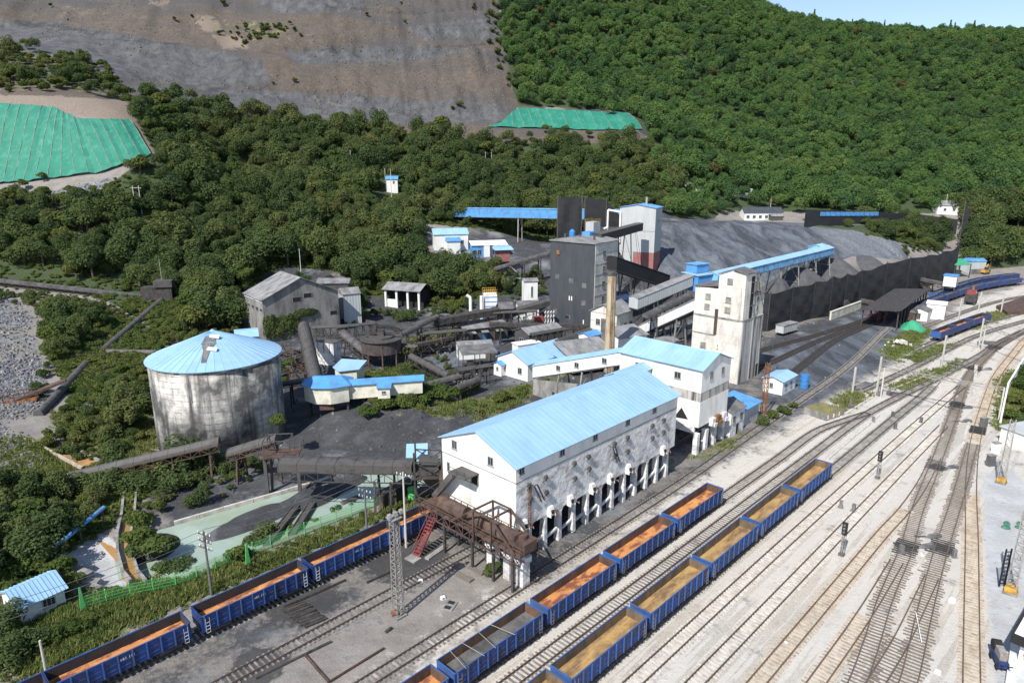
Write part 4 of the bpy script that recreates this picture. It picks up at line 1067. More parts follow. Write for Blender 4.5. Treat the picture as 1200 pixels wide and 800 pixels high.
# ------------------------------------------------------------------ cream washing tower
T = thing('concrete_tower', 'tall cream concrete tower with dusty square windows and a dark open slot', 'tower', W(148, -69), RZ)
q = MB(); q.box(0, 0, -.2, 10.9, 6.6, 15.4); q.build('wall', M['tower'], T)
q = MB(); q.box(0.01, 6.6, -.2, 10.4, 12.6, 15.35); q.build('rear_wall', M['tower'], T)
q = MB(); q.box(.1, -.1, -.2, 10.8, 0, 15.0); q.build('streaked_wall', M['tower_side'], T)
q = MB(); q.prism([(0, 15.4), (6.6, 15.4), (6.6, 25.6), (3.3, 26.7), (0, 26.2)], 0, 5.2); q.build('upper_wall', M['tower'], T)
q = MB(); q.box(.02, 6.6, 15.35, 9, 12.6, 22.1); q.build('rear_upper_wall', M['tower'], T)
q = MB(); q.box(5.2, .15, 15.4, 10.9, 6.6, 20.6); q.build('side_upper_wall', M['tower'], T)
q = MB(); q.hexa([(-.35, -.35, 26.2), (5.6, -.35, 26.2), (5.6, 3.3, 27.0), (-.35, 3.3, 27.0), (-.35, -.35, 26.42), (5.6, -.35, 26.42), (5.6, 3.3, 27.2), (-.35, 3.3, 27.2)])
q.hexa([(-.35, 3.3, 27.0), (5.6, 3.3, 27.0), (5.6, 6.9, 25.6), (-.35, 6.9, 25.6), (-.35, 3.3, 27.2), (5.6, 3.3, 27.2), (5.6, 6.9, 25.8), (-.35, 6.9, 25.8)]); q.build('top_roof', M['felt'], T)
q = MB(); q.hexa([(-.3, 6.65, 22.7), (9.3, 6.65, 22.7), (9.3, 12.9, 22.1), (-.3, 12.9, 22.1), (-.3, 6.65, 22.9), (9.3, 6.65, 22.9), (9.3, 12.9, 22.3), (-.3, 12.9, 22.3)]); q.build('rear_roof', M['felt'], T)
q = MB(); q.box(5.25, -.2, 20.6, 11.3, 6.8, 20.8); q.build('side_roof', M['felt'], T)
for z0, z1, y0 in ((15.05, 15.5, -.05), (10.75, 11.0, 6.4)):
  q = MB(); q.box(-.10, y0, z0, 0, 12.6, z1); q.build('ring_beam', M['concrete'], T)
q = MB(); q.box(-.05, -.18, 15.1, 10.95, -.1, 15.45); q.build('ring_beam', M['concrete'], T)
for y_ in (0.05, 6.1, 12.1): q = MB(); q.box(-.09, y_, -.2, -.005, y_ + .5, 15.05); q.build('pilaster', M['tower'], T)
for x_ in (.1, 5.2, 10.2): q = MB(); q.box(x_, -.2, -.2, x_ + .55, -.1, 15.1); q.build('pilaster', M['tower_side'], T)
for t_, z_ in ((-72.8, 24.2), (-72.9, 19.8), (-72.9, 17.4), (-78.1, 20.0), (-78.2, 17.5), (-78.5, 7.9)):
  window(T, (0, -69 - t_, z_ - .65), -math.pi / 2, 1.35, 1.35, 3, 'concrete', 'frosted')
q = MB(); q.box(-.35, 6.2, 11.2, -.02, 6.9, 17.3); q.build('downpipe_box', M['rust_hood'], T)
q = MB(); q.box(3.0, -.06, 15.5, 4.5, -.005, 25.4); q.build('slot', M['void'], T)
for z_ in (18.5, 21.5, 24): q = MB(); q.box(3.1, -.55, z_, 4.9, -.06, z_ + .12); q.build('landing', M['dark_steel'], T)
for x_, z_ in ((7.6, 16.9), (7.6, 19.0)): window(T, (x_, .15, z_), 0, .9, 1.0, 2, 'concrete', 'frosted')
q = MB(); q.bar((4.8, -.5, 25.5), (10.8, -.35, 15.6), .1, .1); q.bar((4.8, -.5, 26.3), (4.8, -.5, 15.6), .12, .12); q.bar((4.75, -1.2, 26.2), (4.75, 0, 26.2), .14, .14); o = q.build('stay', M['dark_steel'], T); o['kind'] = 'stuff'
opening(T, (9.6, -.1, -.1), 0, 1.3, 3.2, name='doorway')
for k in range(9): q = MB(); q.box(-.06, 5.6, 1 + k * .9, -.01, 5.75, 1.5 + k * .9); q.build('rung', M['rust'], T)

# ------------------------------------------------------------------ silo
SX, SY, SR, SH = -55.5, 122.8, 11.4, 16.4
T = thing('round_silo', 'huge round concrete silo streaked with black, under a light blue cone roof', 'silo', (SX, SY, 0), 0)
q = MB(); q.cyl(0, 0, SR, -.5, SH, 72); q.build('wall', M['silo'], T, smooth=False)
for p_ in T.children[0].data.polygons: p_.use_smooth = abs(p_.normal.z) < .5
q = MB(); q.cyl(0, 0, SR + .12, SH - .55, SH - .1, 72); q.build('rim', M['silo'], T)
NP = 48
wm_ = MB()
r_, a_ = SR + .45, math.pi / NP
za, zb = SH - .12, 20.9
e0 = Vector((r_ * math.cos(a_), -r_ * math.sin(a_), za)); e1 = Vector((r_ * math.cos(a_), r_ * math.sin(a_), za)); tp = Vector((.0, 0, zb))
c0, c1 = Vector((.5, -.5 * math.tan(a_), zb - .2)), Vector((.5, .5 * math.tan(a_), zb - .2))
up = Vector((0, 0, .09))
wm_.hexa([e0, e1, c1, c0, e0 + up, e1 + up, c1 + up, c0 + up])
for p0, p1 in ((e1 + up, c1 + up), ):
  s_ = Vector((0, .045, 0)); h_ = Vector((0, 0, .06))
  wm_.loft([p0 - s_, p0 + s_, p0 + s_ * .4 + h_, p0 - s_ * .4 + h_], [p1 - s_ * .3, p1 + s_ * .3, p1 + s_ * .2 + h_, p1 - s_ * .2 + h_])
wm_ = wm_.mesh('roof_panel', M['blue_light'])
for i in range(NP): link('roof_panel', wm_, T, (0, 0, 0), 2 * math.pi * (i + .5) / NP)
q = MB(); q.cyl(0, 0, .7, zb - .2, zb + .25, 12, r1=.15); q.build('cap', M['blue_light'], T)
ang = math.radians(-78)
def on_cone(r, a, dz=.12): return Vector((r * math.cos(a), r * math.sin(a), zb - (zb - za) * r / (SR + .45) + dz))
q = MB()
for rr, w0, w1 in ((2.0, .9, 1.2), (4.0, 1.3, .7), (5.8, .6, .5), (7.6, .5, .4)):
  da0, da1 = w0 / rr, w1 / (rr + 1.8)
  q.hexa([on_cone(rr, ang - da0), on_cone(rr + 1.8, ang - da1), on_cone(rr + 1.8, ang + da1), on_cone(rr, ang + da0), on_cone(rr, ang - da0, .2), on_cone(rr + 1.8, ang - da1, .2), on_cone(rr + 1.8, ang + da1, .2), on_cone(rr, ang + da0, .2)])
q.build('torn_patch', M['felt'], T)
for rr, aa in ((2.4, ang + .35), (6.0, ang + .16)):
  q = MB(); c_ = on_cone(rr, aa, .2); q.loft([c_ + Vector((-.9, -.3, 0)), c_ + Vector((.9, -.5, -.15)), c_ + Vector((.9, .2, 0)), c_ + Vector((-.9, .4, .1))], [c_ + Vector((-.9, -.3, .25)), c_ + Vector((.9, -.5, .1)), c_ + Vector((.9, .2, .3)), c_ + Vector((-.9, .4, .4))]); q.build('loose_sheet', M['white'], T)
p = atd(285, 389, 136)
house('roof_hut', 'little light blue roof peeping over the back edge of the round silo', 'hut', (p.x - 1.5, p.y, 12.0), .4, 4.0, 3.2, 4.2, 5.3, 'grey_panel', 'blue_light', z0=-12)

# ------------------------------------------------------------------ black and grey towers
RB_ = RZ + math.radians(5)
T = thing('dark_tower', 'tall charcoal clad tower with one pale panelled side', 'tower', (25.7, 210.4, 0), RB_)
LB_, DB_ = 13.5, 17.0
q = MB(); q.box(.08, 0, -.5, LB_, DB_, 26.6); q.build('pale_wall', M['tower'], T)
q = MB(); q.box(0, .1, -.5, .08, DB_ + .02, 26.6); q.build('dark_wall', M['dark_panel'], T)
q = MB(); q.prism([(-.4, 26.6), (DB_ + .4, 26.6), (DB_ + .4, 26.9), (DB_ * .5, 28.2), (-.4, 26.9)], -.4, LB_ + .4); q.build('roof', M['grey_roof'], T)
for z_ in (8.6, 13.4, 18.2, 23.0): window(T, (5.2, 0, z_ - .8), 0, 1.7, 1.9, 3, 'concrete', 'glass')
for k in range(7):
  q = MB(); q.box(.2, -.07, 3.6 + k * 3.3, LB_ - .1, -.005, 3.75 + k * 3.3); q.build('string_course', M['concrete'], T)
for y_, z_ in ((14.2, 14.5), (8.8, 13.6), (3.8, 12.6), (3.9, 7.0), (14.9, 2.9), (9.6, 1.6)):
  q = MB(); q.box(-.03, y_ - .8, z_, .001, y_ + .8, z_ + 1.5); q.build('faded_patch', M['felt'], T)
for y_, z_, h_ in ((9.3, 8.0, 1.4), (8.4, 8.0, 1.4), (3.7, 1.0, 1.3)): q = MB(); q.box(-.06, y_ - .18, z_, -.005, y_ + .18, z_ + h_); q.build('vent', M['white'], T)
q = MB(); q.box(-.05, 9.3, 1.8, -.005, 10.7, 2.9); q.build('broken_window', M['void'], T)
q = MB(); q.box(-.35, 13.2, 22.4, -.005, 14.4, 23.7); q.build('vent_box', M['rust'], T)
q = MB(); q.cyl(7, 13.5, 1.0, 27.3, 29.2, 14); q.cyl(7, 13.5, 1.0, 29.2, 29.9, 14, r1=.35); q.build('roof_tank', M['barrel'], T)
q = MB(); q.box(8.2, 7.5, 27.6, 12.0, 10.5, 29.2); q.build('roof_box', M['blue_mid'], T)
for y_ in (3, 8.5, 14): q = MB(); q.box(4.0, y_, 27.0, 4.5, y_ + .5, 28.7); q.build('roof_post', M['dark_steel'], T)

RG_ = math.atan2(9, 4.5)
gb = 9.0
T = thing('grey_tower', 'pale grey clad tower with a blue roof and a faded red foot', 'tower', (54.0, 260, 0), RG_)
LG_, DG_ = 9.5, 14.0
q = MB(); q.prism([(.0, 17.6), (DG_, 17.6), (DG_, 34.2), (DG_ / 2, 35.4), (0, 34.2)], 0, LG_); q.build('wall', M['grey_panel'], T)
q = MB(); q.hexa([(.04, .04, gb), (LG_ - .04, .04, gb), (LG_ - .04, 8.2, gb), (.04, 8.2, gb), (.04, .04, 17.6), (LG_ - .04, .04, 17.6), (LG_ - .04, 8.2, 17.6), (.04, 8.2, 17.6)]); q.build('red_foot', M['red_panel'], T)
q = MB(); q.hexa([(.06, 8.2, 12), (LG_ - .06, 8.2, 12), (LG_ - .06, 11, 14), (.06, 11, 14), (.06, 8.2, 17.6), (LG_ - .06, 8.2, 17.6), (LG_ - .06, DG_ - .1, 17.6), (.06, DG_ - .1, 17.6)]); q.build('lower_wall', M['grey_panel'], T)
gable_roof(T, LG_, DG_, 34.25, 35.45, 'blue_mid', .35, .14, 1.2)
q = MB(); q.box(-.07, .05, 25.6, 0, DG_, 25.75); q.build('seam_strip', M['concrete'], T)
q = MB(); q.tube((-.5, 13.6, 21), (-.5, 13.6, 32.5), .38, 10); q.tube((-.5, 13.6, 32.5), (-.6, 18.6, 33.2), .38, 10); q.tube((-.6, 18.6, 33.2), (-.6, 18.6, 26.5), .38, 10); q.tube((-.6, 18.6, 26.5), (-.6, 20.0, 26.0), .38, 10); q.build('duct', M['white'], T, smooth=False)
q = MB(); q.tube((-.15, 4.2, 11), (-.15, 7.6, 28), .05, 5); q.tube((-.15, 5.4, 11), (-.15, 8.0, 28), .05, 5); o = q.build('pipe_run', M['dark_steel'], T); o['kind'] = 'stuff'
window(T, (4.5, 0, 29), 0, 1.0, .8, 1)
q = MB(); q.box(LG_ - 3.2, .3 + DG_ * .35, 35.2, LG_ - 2.4, DG_ * .35 + 1, 38.0); q.build('mast_stub', M['galv'], T)
p = atd(695, 263, 262)
T = thing('filter_box', 'pale filter box with a yellow railing standing between the dark and the grey tower', 'filter unit', (p.x, p.y, 0), RB_)
q = MB(); q.box(-2.4, -1.8, 24.2, 2.4, 1.8, 29.2); q.build('casing', M['grey_panel'], T)
q = MB(); q.loft([(-2.2, -1.6, 24.2), (2.2, -1.6, 24.2), (2.2, 1.6, 24.2), (-2.2, 1.6, 24.2)], [(-.5, -.5, 22.6), (.5, -.5, 22.6), (.5, .5, 22.6), (-.5, .5, 22.6)]); q.build('hopper', M['grey_panel'], T)
for x_ in (-2.1, 2.1):
  for y_ in (-1.5, 1.5): q = MB(); q.box(x_ - .15, y_ - .15, 6, x_ + .15, y_ + .15, 24.2); q.build('leg', M['dark_steel'], T)
q = MB()
for y_ in (-1.8, 1.8):
  for k in range(6): q.box(-2.5 + k, y_ - .05, 29.2, -2.4 + k, y_ + .05, 30.3)
  q.box(-2.5, y_ - .05, 30.25, 2.6, y_ + .05, 30.35); q.box(-2.5, y_ - .05, 29.75, 2.6, y_ + .05, 29.83)
o = q.build('railing', M['yellow'], T); o['kind'] = 'stuff'

# chimney
p = atd(714, 413, 165)
T = thing('chimney_stack', 'slender buff chimney stack with rust marks behind the blue roofed gallery', 'chimney', (p.x, p.y, 0), 0)
q = MB(); q.cyl(0, 0, 1.35, -.3, 24.4, 20, r1=1.05); q.build('shaft', M['chimney'], T, smooth=False)
q = MB(); q.cyl(0, 0, 1.2, 24.4, 25.0, 20, r1=1.28); q.cyl(0, 0, .85, 25.0, 25.3, 20); q.build('cap', M['hood'], T)
q = MB(); q.cyl(0, 0, 1.5, 4.6, 5.2, 20); q.build('band', M['rust'], T)
q = MB()
for dx in (-.2, .2): q.bar((dx, -1.55, 0), (dx, -1.22, 24.2), .06, .06)
for k in range(50): q.box(-.2, -1.58 + .33 * k / 50, .4 + k * .48, .2, -1.53 + .33 * k / 50, .45 + k * .48)
o = q.build('ladder', M['rust'], T); o['kind'] = 'stuff'

# ------------------------------------------------------------------ smaller houses of the plant
T = thing('pump_house', 'white L-shaped house with a light blue roof at the foot of the sloping gallery', 'house', W(114.9, -106.1), RZ)
gable_body(T, 16.5, 10.2, -.3, 4.25, 6.5, 'white_panel')
gable_roof(T, 16.5, 10.2, 4.3, 6.55, 'blue_light', .4, .12, 1.0)
window(T, (0, 2.6, 1.4), -math.pi / 2, 1.3, 1.5, 2)
q = MB(); q.box(9.5, -2.2, -.3, 16.5, 0, 4.0); q.build('side_wing', M['grey_panel'], T)
roof_slope(T, (9.2, -2.6, 4.0), (16.9, -2.6, 4.0), (16.9, .2, 4.9), (9.2, .2, 4.9), .1, 'blue_light', 1.0)
p = W(113.4, -113.6)
house('porch_hut', 'small hut with a mid blue roof leaning against the white L-shaped house', 'hut', (p.x, p.y, 0), RZ, 3.4, 2.6, 2.9, 3.5, 'white_panel', 'blue_mid', wins=(('l', 1.3, .7, .9, 1.3), ('f', 1.4, .7, .9, 1.3)))
# sloping white gallery with light blue roof
def gallery(name, label, p0, p1, w, h, wall, roof, frame='dark_steel', legs=(), wins=(), rise=.25, rsheet=1.2, group=None, thick=.25, legmat=None, cat='conveyor gallery', spread=.35):
  """closed inclined conveyor gallery from floor point p0 to floor point p1"""
  p0, p1 = Vector(p0), Vector(p1)
  L = math.hypot(p1.x - p0.x, p1.y - p0.y)
  T = thing(name, label, cat, (p0.x, p0.y, 0), math.atan2(p1.y - p0.y, p1.x - p0.x), group)
  z0, z1 = p0.z, p1.z
  def zl(x): return z0 + (z1 - z0) * x / L
  for sy in (-1, 1):
    y = sy * w / 2
    q = MB(); q.hexa([(0, y - .06, z0), (L, y - .06, z1), (L, y + .06, z1), (0, y + .06, z0), (0, y - .06, z0 + h), (L, y - .06, z1 + h), (L, y + .06, z1 + h), (0, y + .06, z0 + h)])
    k = max(2, int(L / 1.6))
    for i in range(k + 1):
      x = L * i / k; yo = y + sy * .065
      q.hexa([(x - .03, yo - .02, zl(x)), (x + .03, yo - .02, zl(x)), (x + .03, yo + .02, zl(x)), (x - .03, yo + .02, zl(x)), (x - .03, yo - .02, zl(x) + h), (x + .03, yo - .02, zl(x) + h), (x + .03, yo + .02, zl(x) + h), (x - .03, yo + .02, zl(x) + h)])
    q.build('side_wall', M[wall], T)
    roof_slope(T, (-.2, y * 1.12, z0 + h - .03), (L + .2, y * 1.12, z1 + h - .03), (L + .2, 0, z1 + h + w * rise), (-.2, 0, z0 + h + w * rise), .08, roof, rsheet)
  q = MB(); q.hexa([(0, -w / 2 - .05, z0 - thick), (L, -w / 2 - .05, z1 - thick), (L, w / 2 + .05, z1 - thick), (0, w / 2 + .05, z0 - thick), (0, -w / 2 - .05, z0), (L, -w / 2 - .05, z1), (L, w / 2 + .05, z1), (0, w / 2 + .05, z0)]); q.build('floor', M[frame], T)
  for x_ in (0, L):
    q = MB(); z_ = z0 if x_ == 0 else z1; q.prism([(-w / 2, z_), (w / 2, z_), (w / 2, z_ + h), (0, z_ + h + w * rise * .8), (-w / 2, z_ + h)], x_ - .05, x_ + .05); q.build('end_wall', M[wall], T)
  for sy, f, ww, wh in wins:
    window(T, (L * f, sy * (w / 2 + .07), zl(L * f) + h * .3), 0 if sy < 0 else math.pi, ww, wh, 2)
  legs_under(T, [(L * f, zl(L * f) - thick) for f in legs], w, legmat or frame, spread)
  return T
def legs_under(T, spots, w, m_, spread=.35):
  loc = T.matrix_basis
  c, s_ = math.cos(T.rotation_euler.z), math.sin(T.rotation_euler.z)
  for x, zt in spots:
    for sy in (-1, 1):
      y0 = sy * w * (.5 + spread)
      g_ = gz((T.location.x + x * c - y0 * s_, T.location.y + x * s_ + y0 * c))
      q = MB(); q.bar((x, y0, g_ - .4), (x, sy * w * .42, zt), .3, .3)
      q.build('support_leg', M[m_], T)
    q = MB()
    zm = g_ + (zt - g_) * .5
    q.bar((x, -w * (.5 + spread * .5), zm), (x, w * (.5 + spread * .5), zm), .14, .14); q.bar((x, -w * (.5 + spread * .5), zm), (x, w * .44, zt - .1), .1, .1)
    if zt - g_ > 3: q.build('cross_brace', M[m_], T)['kind'] = 'stuff'
def belt(name, label, p0, p1, w, h, hood='hood', frame='black_steel', legs=(), round_=True, deep=.9, group=None, cat='belt conveyor', spread=.2, legmat=None, seam=2.6):
  """belt conveyor: half-round or boxed hood on a lattice girder with legs"""
  p0, p1 = Vector(p0), Vector(p1)
  L = math.hypot(p1.x - p0.x, p1.y - p0.y)
  T = thing(name, label, cat, (p0.x, p0.y, 0), math.atan2(p1.y - p0.y, p1.x - p0.x), group)
  z0, z1 = p0.z, p1.z
  sec = [(-w / 2, 0)] + [(-w / 2 * math.cos(math.pi * i / 8), h * math.sin(math.pi * i / 8)) for i in range(1, 8)] + [(w / 2, 0)] if round_ else [(-w / 2, 0), (-w / 2, h * .8), (0, h), (w / 2, h * .8), (w / 2, 0)]
  q = MB(); q.loft([(0, y, z0 + z) for y, z in sec], [(L, y, z1 + z) for y, z in sec])
  k = max(1, int(L / seam))
  for i in range(k + 1):
    x = L * i / k; za_ = z0 + (z1 - z0) * x / L; e = .06
    q.loft([(x - e, y * 1.04, za_ + z * 1.04) for y, z in sec], [(x + e, y * 1.04, za_ + (z1 - z0) / L * e * 2 + z * 1.04) for y, z in sec])
  q.build('hood', M[hood], T, smooth=False)
  q = MB()
  q.hexa([(0, -w * .55, z0 - .16), (L, -w * .55, z1 - .16), (L, w * .55, z1 - .16), (0, w * .55, z0 - .16), (0, -w * .55, z0 - .01), (L, -w * .55, z1 - .01), (L, w * .55, z1 - .01), (0, w * .55, z0 - .01)])
  if deep:
    k = max(2, int(L / max(1.2, deep * 1.3)))
    for sy in (-1, 1):
      y = sy * w * .52
      q.bar((0, y, z0 - deep), (L, y, z1 - deep), .13, .13)
      for i in range(k + 1):
        x = L * i / k; za_ = z0 + (z1 - z0) * x / L
        q.bar((x, y, za_ - deep), (x, y, za_ - .16), .09, .09)
        if i < k:
          xb = L * (i + 1) / k; zb_ = z0 + (z1 - z0) * xb / L
          q.bar((x, y, za_ - deep if i % 2 else za_ - .16), (xb, y, zb_ - .16 if i % 2 else zb_ - deep), .08, .08)
  o = q.build('girder', M[frame], T); o['kind'] = 'stuff'
  legs_under(T, [(L * f, z0 + (z1 - z0) * f - max(deep, .16)) for f in legs], w, legmat or frame, spread)
  return T
# ------------------------------------------------------------------ galleries and conveyors
GC_ = 'conveyors of the coal plant'
gallery('roofed_gallery', 'long white gallery with a light blue roof sloping down to the white L-shaped house', W(111.2, -99.5, 3.7), W(109.2, -72.6, 13.0), 3.2, 2.6, 'white_panel', 'blue_light', legs=(.3, .55, .8), wins=((-1, .30, 1.2, 1.1), (-1, .50, 1.2, 1.1), (-1, .78, 1.2, 1.1)), legmat='concrete', group=GC_)
for a_, b_, h_ in ((W(108.9, -99), W(108.4, -86), 3.4),):
  T = thing('rubble_wall', 'grey rubble wall under the low end of the white gallery', 'wall', (a_.x, a_.y, 0), math.atan2(b_.y - a_.y, b_.x - a_.x))
  L_ = (b_ - a_).length
  q = MB(); q.hexa([(0, 0, -.5), (L_, 0, -.5), (L_, .8, -.5), (0, .8, -.5), (0, .1, h_), (L_, .1, h_ + 2), (L_, .7, h_ + 2), (0, .7, h_)]); q.build('wall', M['concrete'], T)
  opening(T, (L_ * .5, 0, 0), 0, .8, 2.2)
p = at(752, 393, 3.0)
gallery('inclined_gallery', 'steep pale ribbed gallery climbing to the cream concrete tower', (p.x, p.y, 3.0), W(152.5, -82.3, 15.6), 3.0, 2.7, 'white_panel', 'grey_roof', legs=(.35, .7), legmat='concrete', group=GC_)
gallery('coal_gallery', 'long bright blue gallery running over the coal heaps', (60.5, 205, 15.6), (121, 262, 17.0), 4.4, 2.5, 'blue_gallery', 'blue_light', legs=(.16, .33, .5, .66, .83, .97), legmat='galv', group=GC_, rise=.2)
T = thing('end_cabin', 'blue cabin at the far end of the gallery over the coal heaps', 'cabin', (119.5, 260.5, 0), math.atan2(57, 60.5))
gable_body(T, 5.5, 5.6, 15.6, 19.8, 20.6, 'blue_gallery'); gable_roof(T, 5.5, 5.6, 19.85, 20.65, 'blue_light', .25, .1, 1.0)
for (x_, y_) in ((.3, -2.4), (5, -2.4), (.3, 2.4), (5, 2.4)): q = MB(); q.bar((x_, y_ + 2.8, 0), (x_, y_ + 2.8, 15.6), .3, .3); q.build('leg', M['dark_steel'], T)
T.location -= Vector((math.sin(-math.atan2(57, 60.5)) * -1, math.cos(math.atan2(57, 60.5)), 0)) * 2.8
T = thing('junction_house', 'mid blue junction house where the grey and blue galleries meet', 'junction house', (53.6, 203.5, 0), .62)
q = MB(); q.box(0, -3, 13.6, 8.5, 3, 18.3); q.build('wall', M['blue_mid'], T)
q = MB(); q.hexa([(-.4, -3.4, 18.3), (8.9, -3.4, 18.3), (8.9, 3.4, 18.6), (-.4, 3.4, 18.6), (-.4, -3.4, 18.45), (8.9, -3.4, 18.45), (8.9, 3.4, 18.75), (-.4, 3.4, 18.75)]); q.build('roof', M['blue_light'], T)
q = MB(); q.box(1.5, -1, 18.7, 7, 3, 21.2); q.build('penthouse', M['blue_mid'], T)
q = MB(); q.box(1.2, -1.3, 21.2, 7.3, 3.3, 21.36); q.build('penthouse_roof', M['blue_gallery'], T)
for x_ in (.4, 8.1):
  for y_ in (-2.7, 2.7): q = MB(); q.bar((x_, y_, 0), (x_, y_, 13.6), .35, .35); q.build('leg', M['dark_steel'], T)
q = MB(); q.bar((.4, -2.7, 2), (8.1, -2.7, 12), .2, .2); q.bar((8.1, -2.7, 2), (.4, -2.7, 12), .2, .2); q.build('cross_brace', M['rust'], T)['kind'] = 'stuff'
# panel house and grey gallery
p = atd(722, 388, 186)
T = thing('panel_house', 'pale panelled house with a grey gable roof beside the dark tower', 'house', (p.x, p.y, 0), RB_)
gable_body(T, 9, 8.5, 0, 10.0, 12.2, 'tower'); T.children[-1].data.transform(Matrix.Rotation(0, 4, 'Z'))
gable_roof(T, 9, 8.5, 10.05, 12.25, 'grey_roof', .5, .15, 1.2)
for y_, z_, k in ((2.2, 6.6, 1.0), (2.2, 2.5, 1.0), (6, 6.2, 1.0)): window(T, (0, y_, z_), -math.pi / 2, 1.4, 1.7, 2, 'concrete', 'glass')
q = MB(); q.box(-.06, 3.5, 1.2, -.002, 5.0, 8.2); q.build('soot_patch', M['felt'], T)
for z_ in (2.0, 4.6, 7.2, 9.6): q = MB(); q.box(-.05, .05, z_, -.002, 8.45, z_ + .1); q.build('seam_strip', M['concrete'], T)
for x_ in (2, 5, 8): window(T, (x_, 0, 5), 0, 1.4, 1.7, 2, 'concrete', 'glass')
a_, b_ = atd(742, 361, 190), atd(806, 334, 203)
gallery('grey_gallery', 'pale sided gallery with a grey roof climbing to the mid blue junction house', a_, b_, 3.4, 3.0, 'grey_panel', 'grey_roof', legs=(.3, .6, .9), group=GC_, rise=.12)
a_, b_ = atd(756, 372, 178), atd(808, 347, 194)
belt('belt_conveyor', 'dark round hooded conveyor just below the grey roofed gallery', a_, b_, 2.2, 1.2, 'hood', legs=(.2, .5, .8), group=GC_, deep=1.4)
a_, b_ = atd(717, 316, 214), atd(779, 336, 238)
gallery('netted_gallery', 'black netted gallery between the dark tower and the foot of the grey tower', a_, b_, 3.6, 4.2, 'netting_black', 'dark_steel', legs=(.25, .5, .75), group=GC_, rise=.05)
a_, b_ = atd(700, 283, 222), atd(749, 269, 256)
gallery('high_bridge', 'dark lattice bridge leading from the roof of the dark tower into the grey tower', a_, b_, 2.8, 2.4, 'black_steel', 'dark_steel', legs=(.4, .7), group=GC_, rise=.05)
q = atd(727, 341, 228)
house('blue_shed', 'low blue shed in the shade under the black netted gallery', 'shed', (q.x, q.y, 0), RB_, 8, 5, 5.5, 6.2, 'blue_mid', 'blue_mid')
# workshops round the chimney
a_ = atd(671, 417, 160)
T = thing('low_workshop', 'low cream workshop with a grey ribbed roof beside the buff chimney', 'workshop', (a_.x, a_.y, 0), RZ - .35)
q = MB(); q.box(0, 0, 1.0, 13, 9, 4.4); q.build('wall', M['cream_panel'], T)
roof_slope(T, (-.4, -.4, 4.2), (13.4, -.4, 4.2), (13.4, 9.4, 6.6), (-.4, 9.4, 6.6), .12, 'grey_roof', .8)
a_ = atd(691, 402, 178)
house('dome_hut', 'small hut with a mid blue roof just left of the buff chimney', 'hut', (a_.x, a_.y, 0), RZ, 5, 4, 5.6, 6.3, 'white_panel', 'blue_mid')
a_ = atd(727, 388, 172)
T = thing('white_shed', 'white fronted lean-to shed at the low end of the steep ribbed gallery', 'shed', (a_.x, a_.y, 0), RZ - .3)
q = MB(); q.box(0, 0, 1.6, 9, 6, 6.6); q.build('wall', M['white_panel'], T)
roof_slope(T, (-.4, -.4, 6.6), (9.4, -.4, 6.6), (9.4, 6.4, 8.2), (-.4, 6.4, 8.2), .15, 'grey_roof', 1.0)
for x_ in (.3, 4.5, 8.6): q = MB(); q.box(x_, .1, -.3, x_ + .5, .6, 1.6); q.build('pier', M['concrete'], T)
a_ = atd(775, 396, 172)
house('box_hut', 'cream hut with a pale grey roof below the steep ribbed gallery', 'hut', (a_.x, a_.y, .0), RZ - .2, 7, 5.5, 5.0, 5.5, 'cream_panel', 'grey_roof')
a_ = atd(620, 398, 184)
house('grey_roof_shed', 'dark shed with a dusty grey roof and a white front below the dark tower', 'shed', (a_.x, a_.y, 0), RZ - .2, 12, 7, 4.6, 5.8, 'dark_steel', 'grey_roof', wins=(('l', 3.5, 2.2, 2.4, .6),))
a_ = atd(607, 404, 174)
T = thing('site_cabin', 'white flat roofed cabin behind the white L-shaped house', 'cabin', (a_.x, a_.y, 0), RZ - .3)
q = MB(); q.box(0, 0, -.2, 7, 3.2, 4.2); q.build('wall', M['white_panel'], T)
q = MB(); q.box(-.2, -.2, 4.2, 7.2, 3.4, 4.36); q.build('roof', M['white'], T)
for x_ in (1.5, 3.6, 5.7): window(T, (x_, 0, 2.4), 0, 1.4, 1.1, 2)
a_ = at(540, 424, 0)
house('gate_hut', 'small white hut with a dark grey roof next to the flat grey canopy', 'hut', (a_.x - .6, a_.y + 2, -.2), RZ - .55, 9.0, 4.0, 3.8, 4.6, 'white_panel', 'grey_roof', wins=(('l', 2.0, .9, 1.2, 1.4),))
a_ = at(556, 440, 0)
T = thing('flat_canopy', 'flat dark grey canopy on steel posts over belt machinery', 'canopy', (a_.x - 3, a_.y + .5, 0), RZ - .55)
q = MB(); q.hexa([(0, 0, 5.0), (9, 0, 5.0), (9, 7, 5.6), (0, 7, 5.6), (0, 0, 5.18), (9, 0, 5.18), (9, 7, 5.78), (0, 7, 5.78)]); q.build('roof', M['felt'], T)
for x_ in (.3, 4.5, 8.7):
  for y_ in (.3, 6.7): q = MB(); q.bar((x_, y_, -.3), (x_, y_, 5.1 + y_ * .08), .2, .2); q.build('post', M['dark_steel'], T)
for (x_, y_, a1, b1, c1) in ((2, 2, 3.0, 2.0, 2.2), (5, 3, 2, 3, 1.5)): q = MB(); q.cbox(x_, y_, 0, a1, b1, c1); q.cbox(x_ + .4, y_, c1, a1 * .5, b1 * .6, .7); q.build('machine', M['black_steel'], T)
a_ = at(577, 419, 0)
T = thing('water_tank', 'round tank with a mid blue domed cap beside the white L-shaped house', 'tank', a_, 0)
q = MB(); q.cyl(0, 0, 1.9, 0, 2.0, 18); q.build('shell', M['dark_steel'], T); q = MB(); q.cyl(0, 0, 1.5, 2.0, 2.7, 16, r1=.7); q.build('cap', M['barrel'], T)
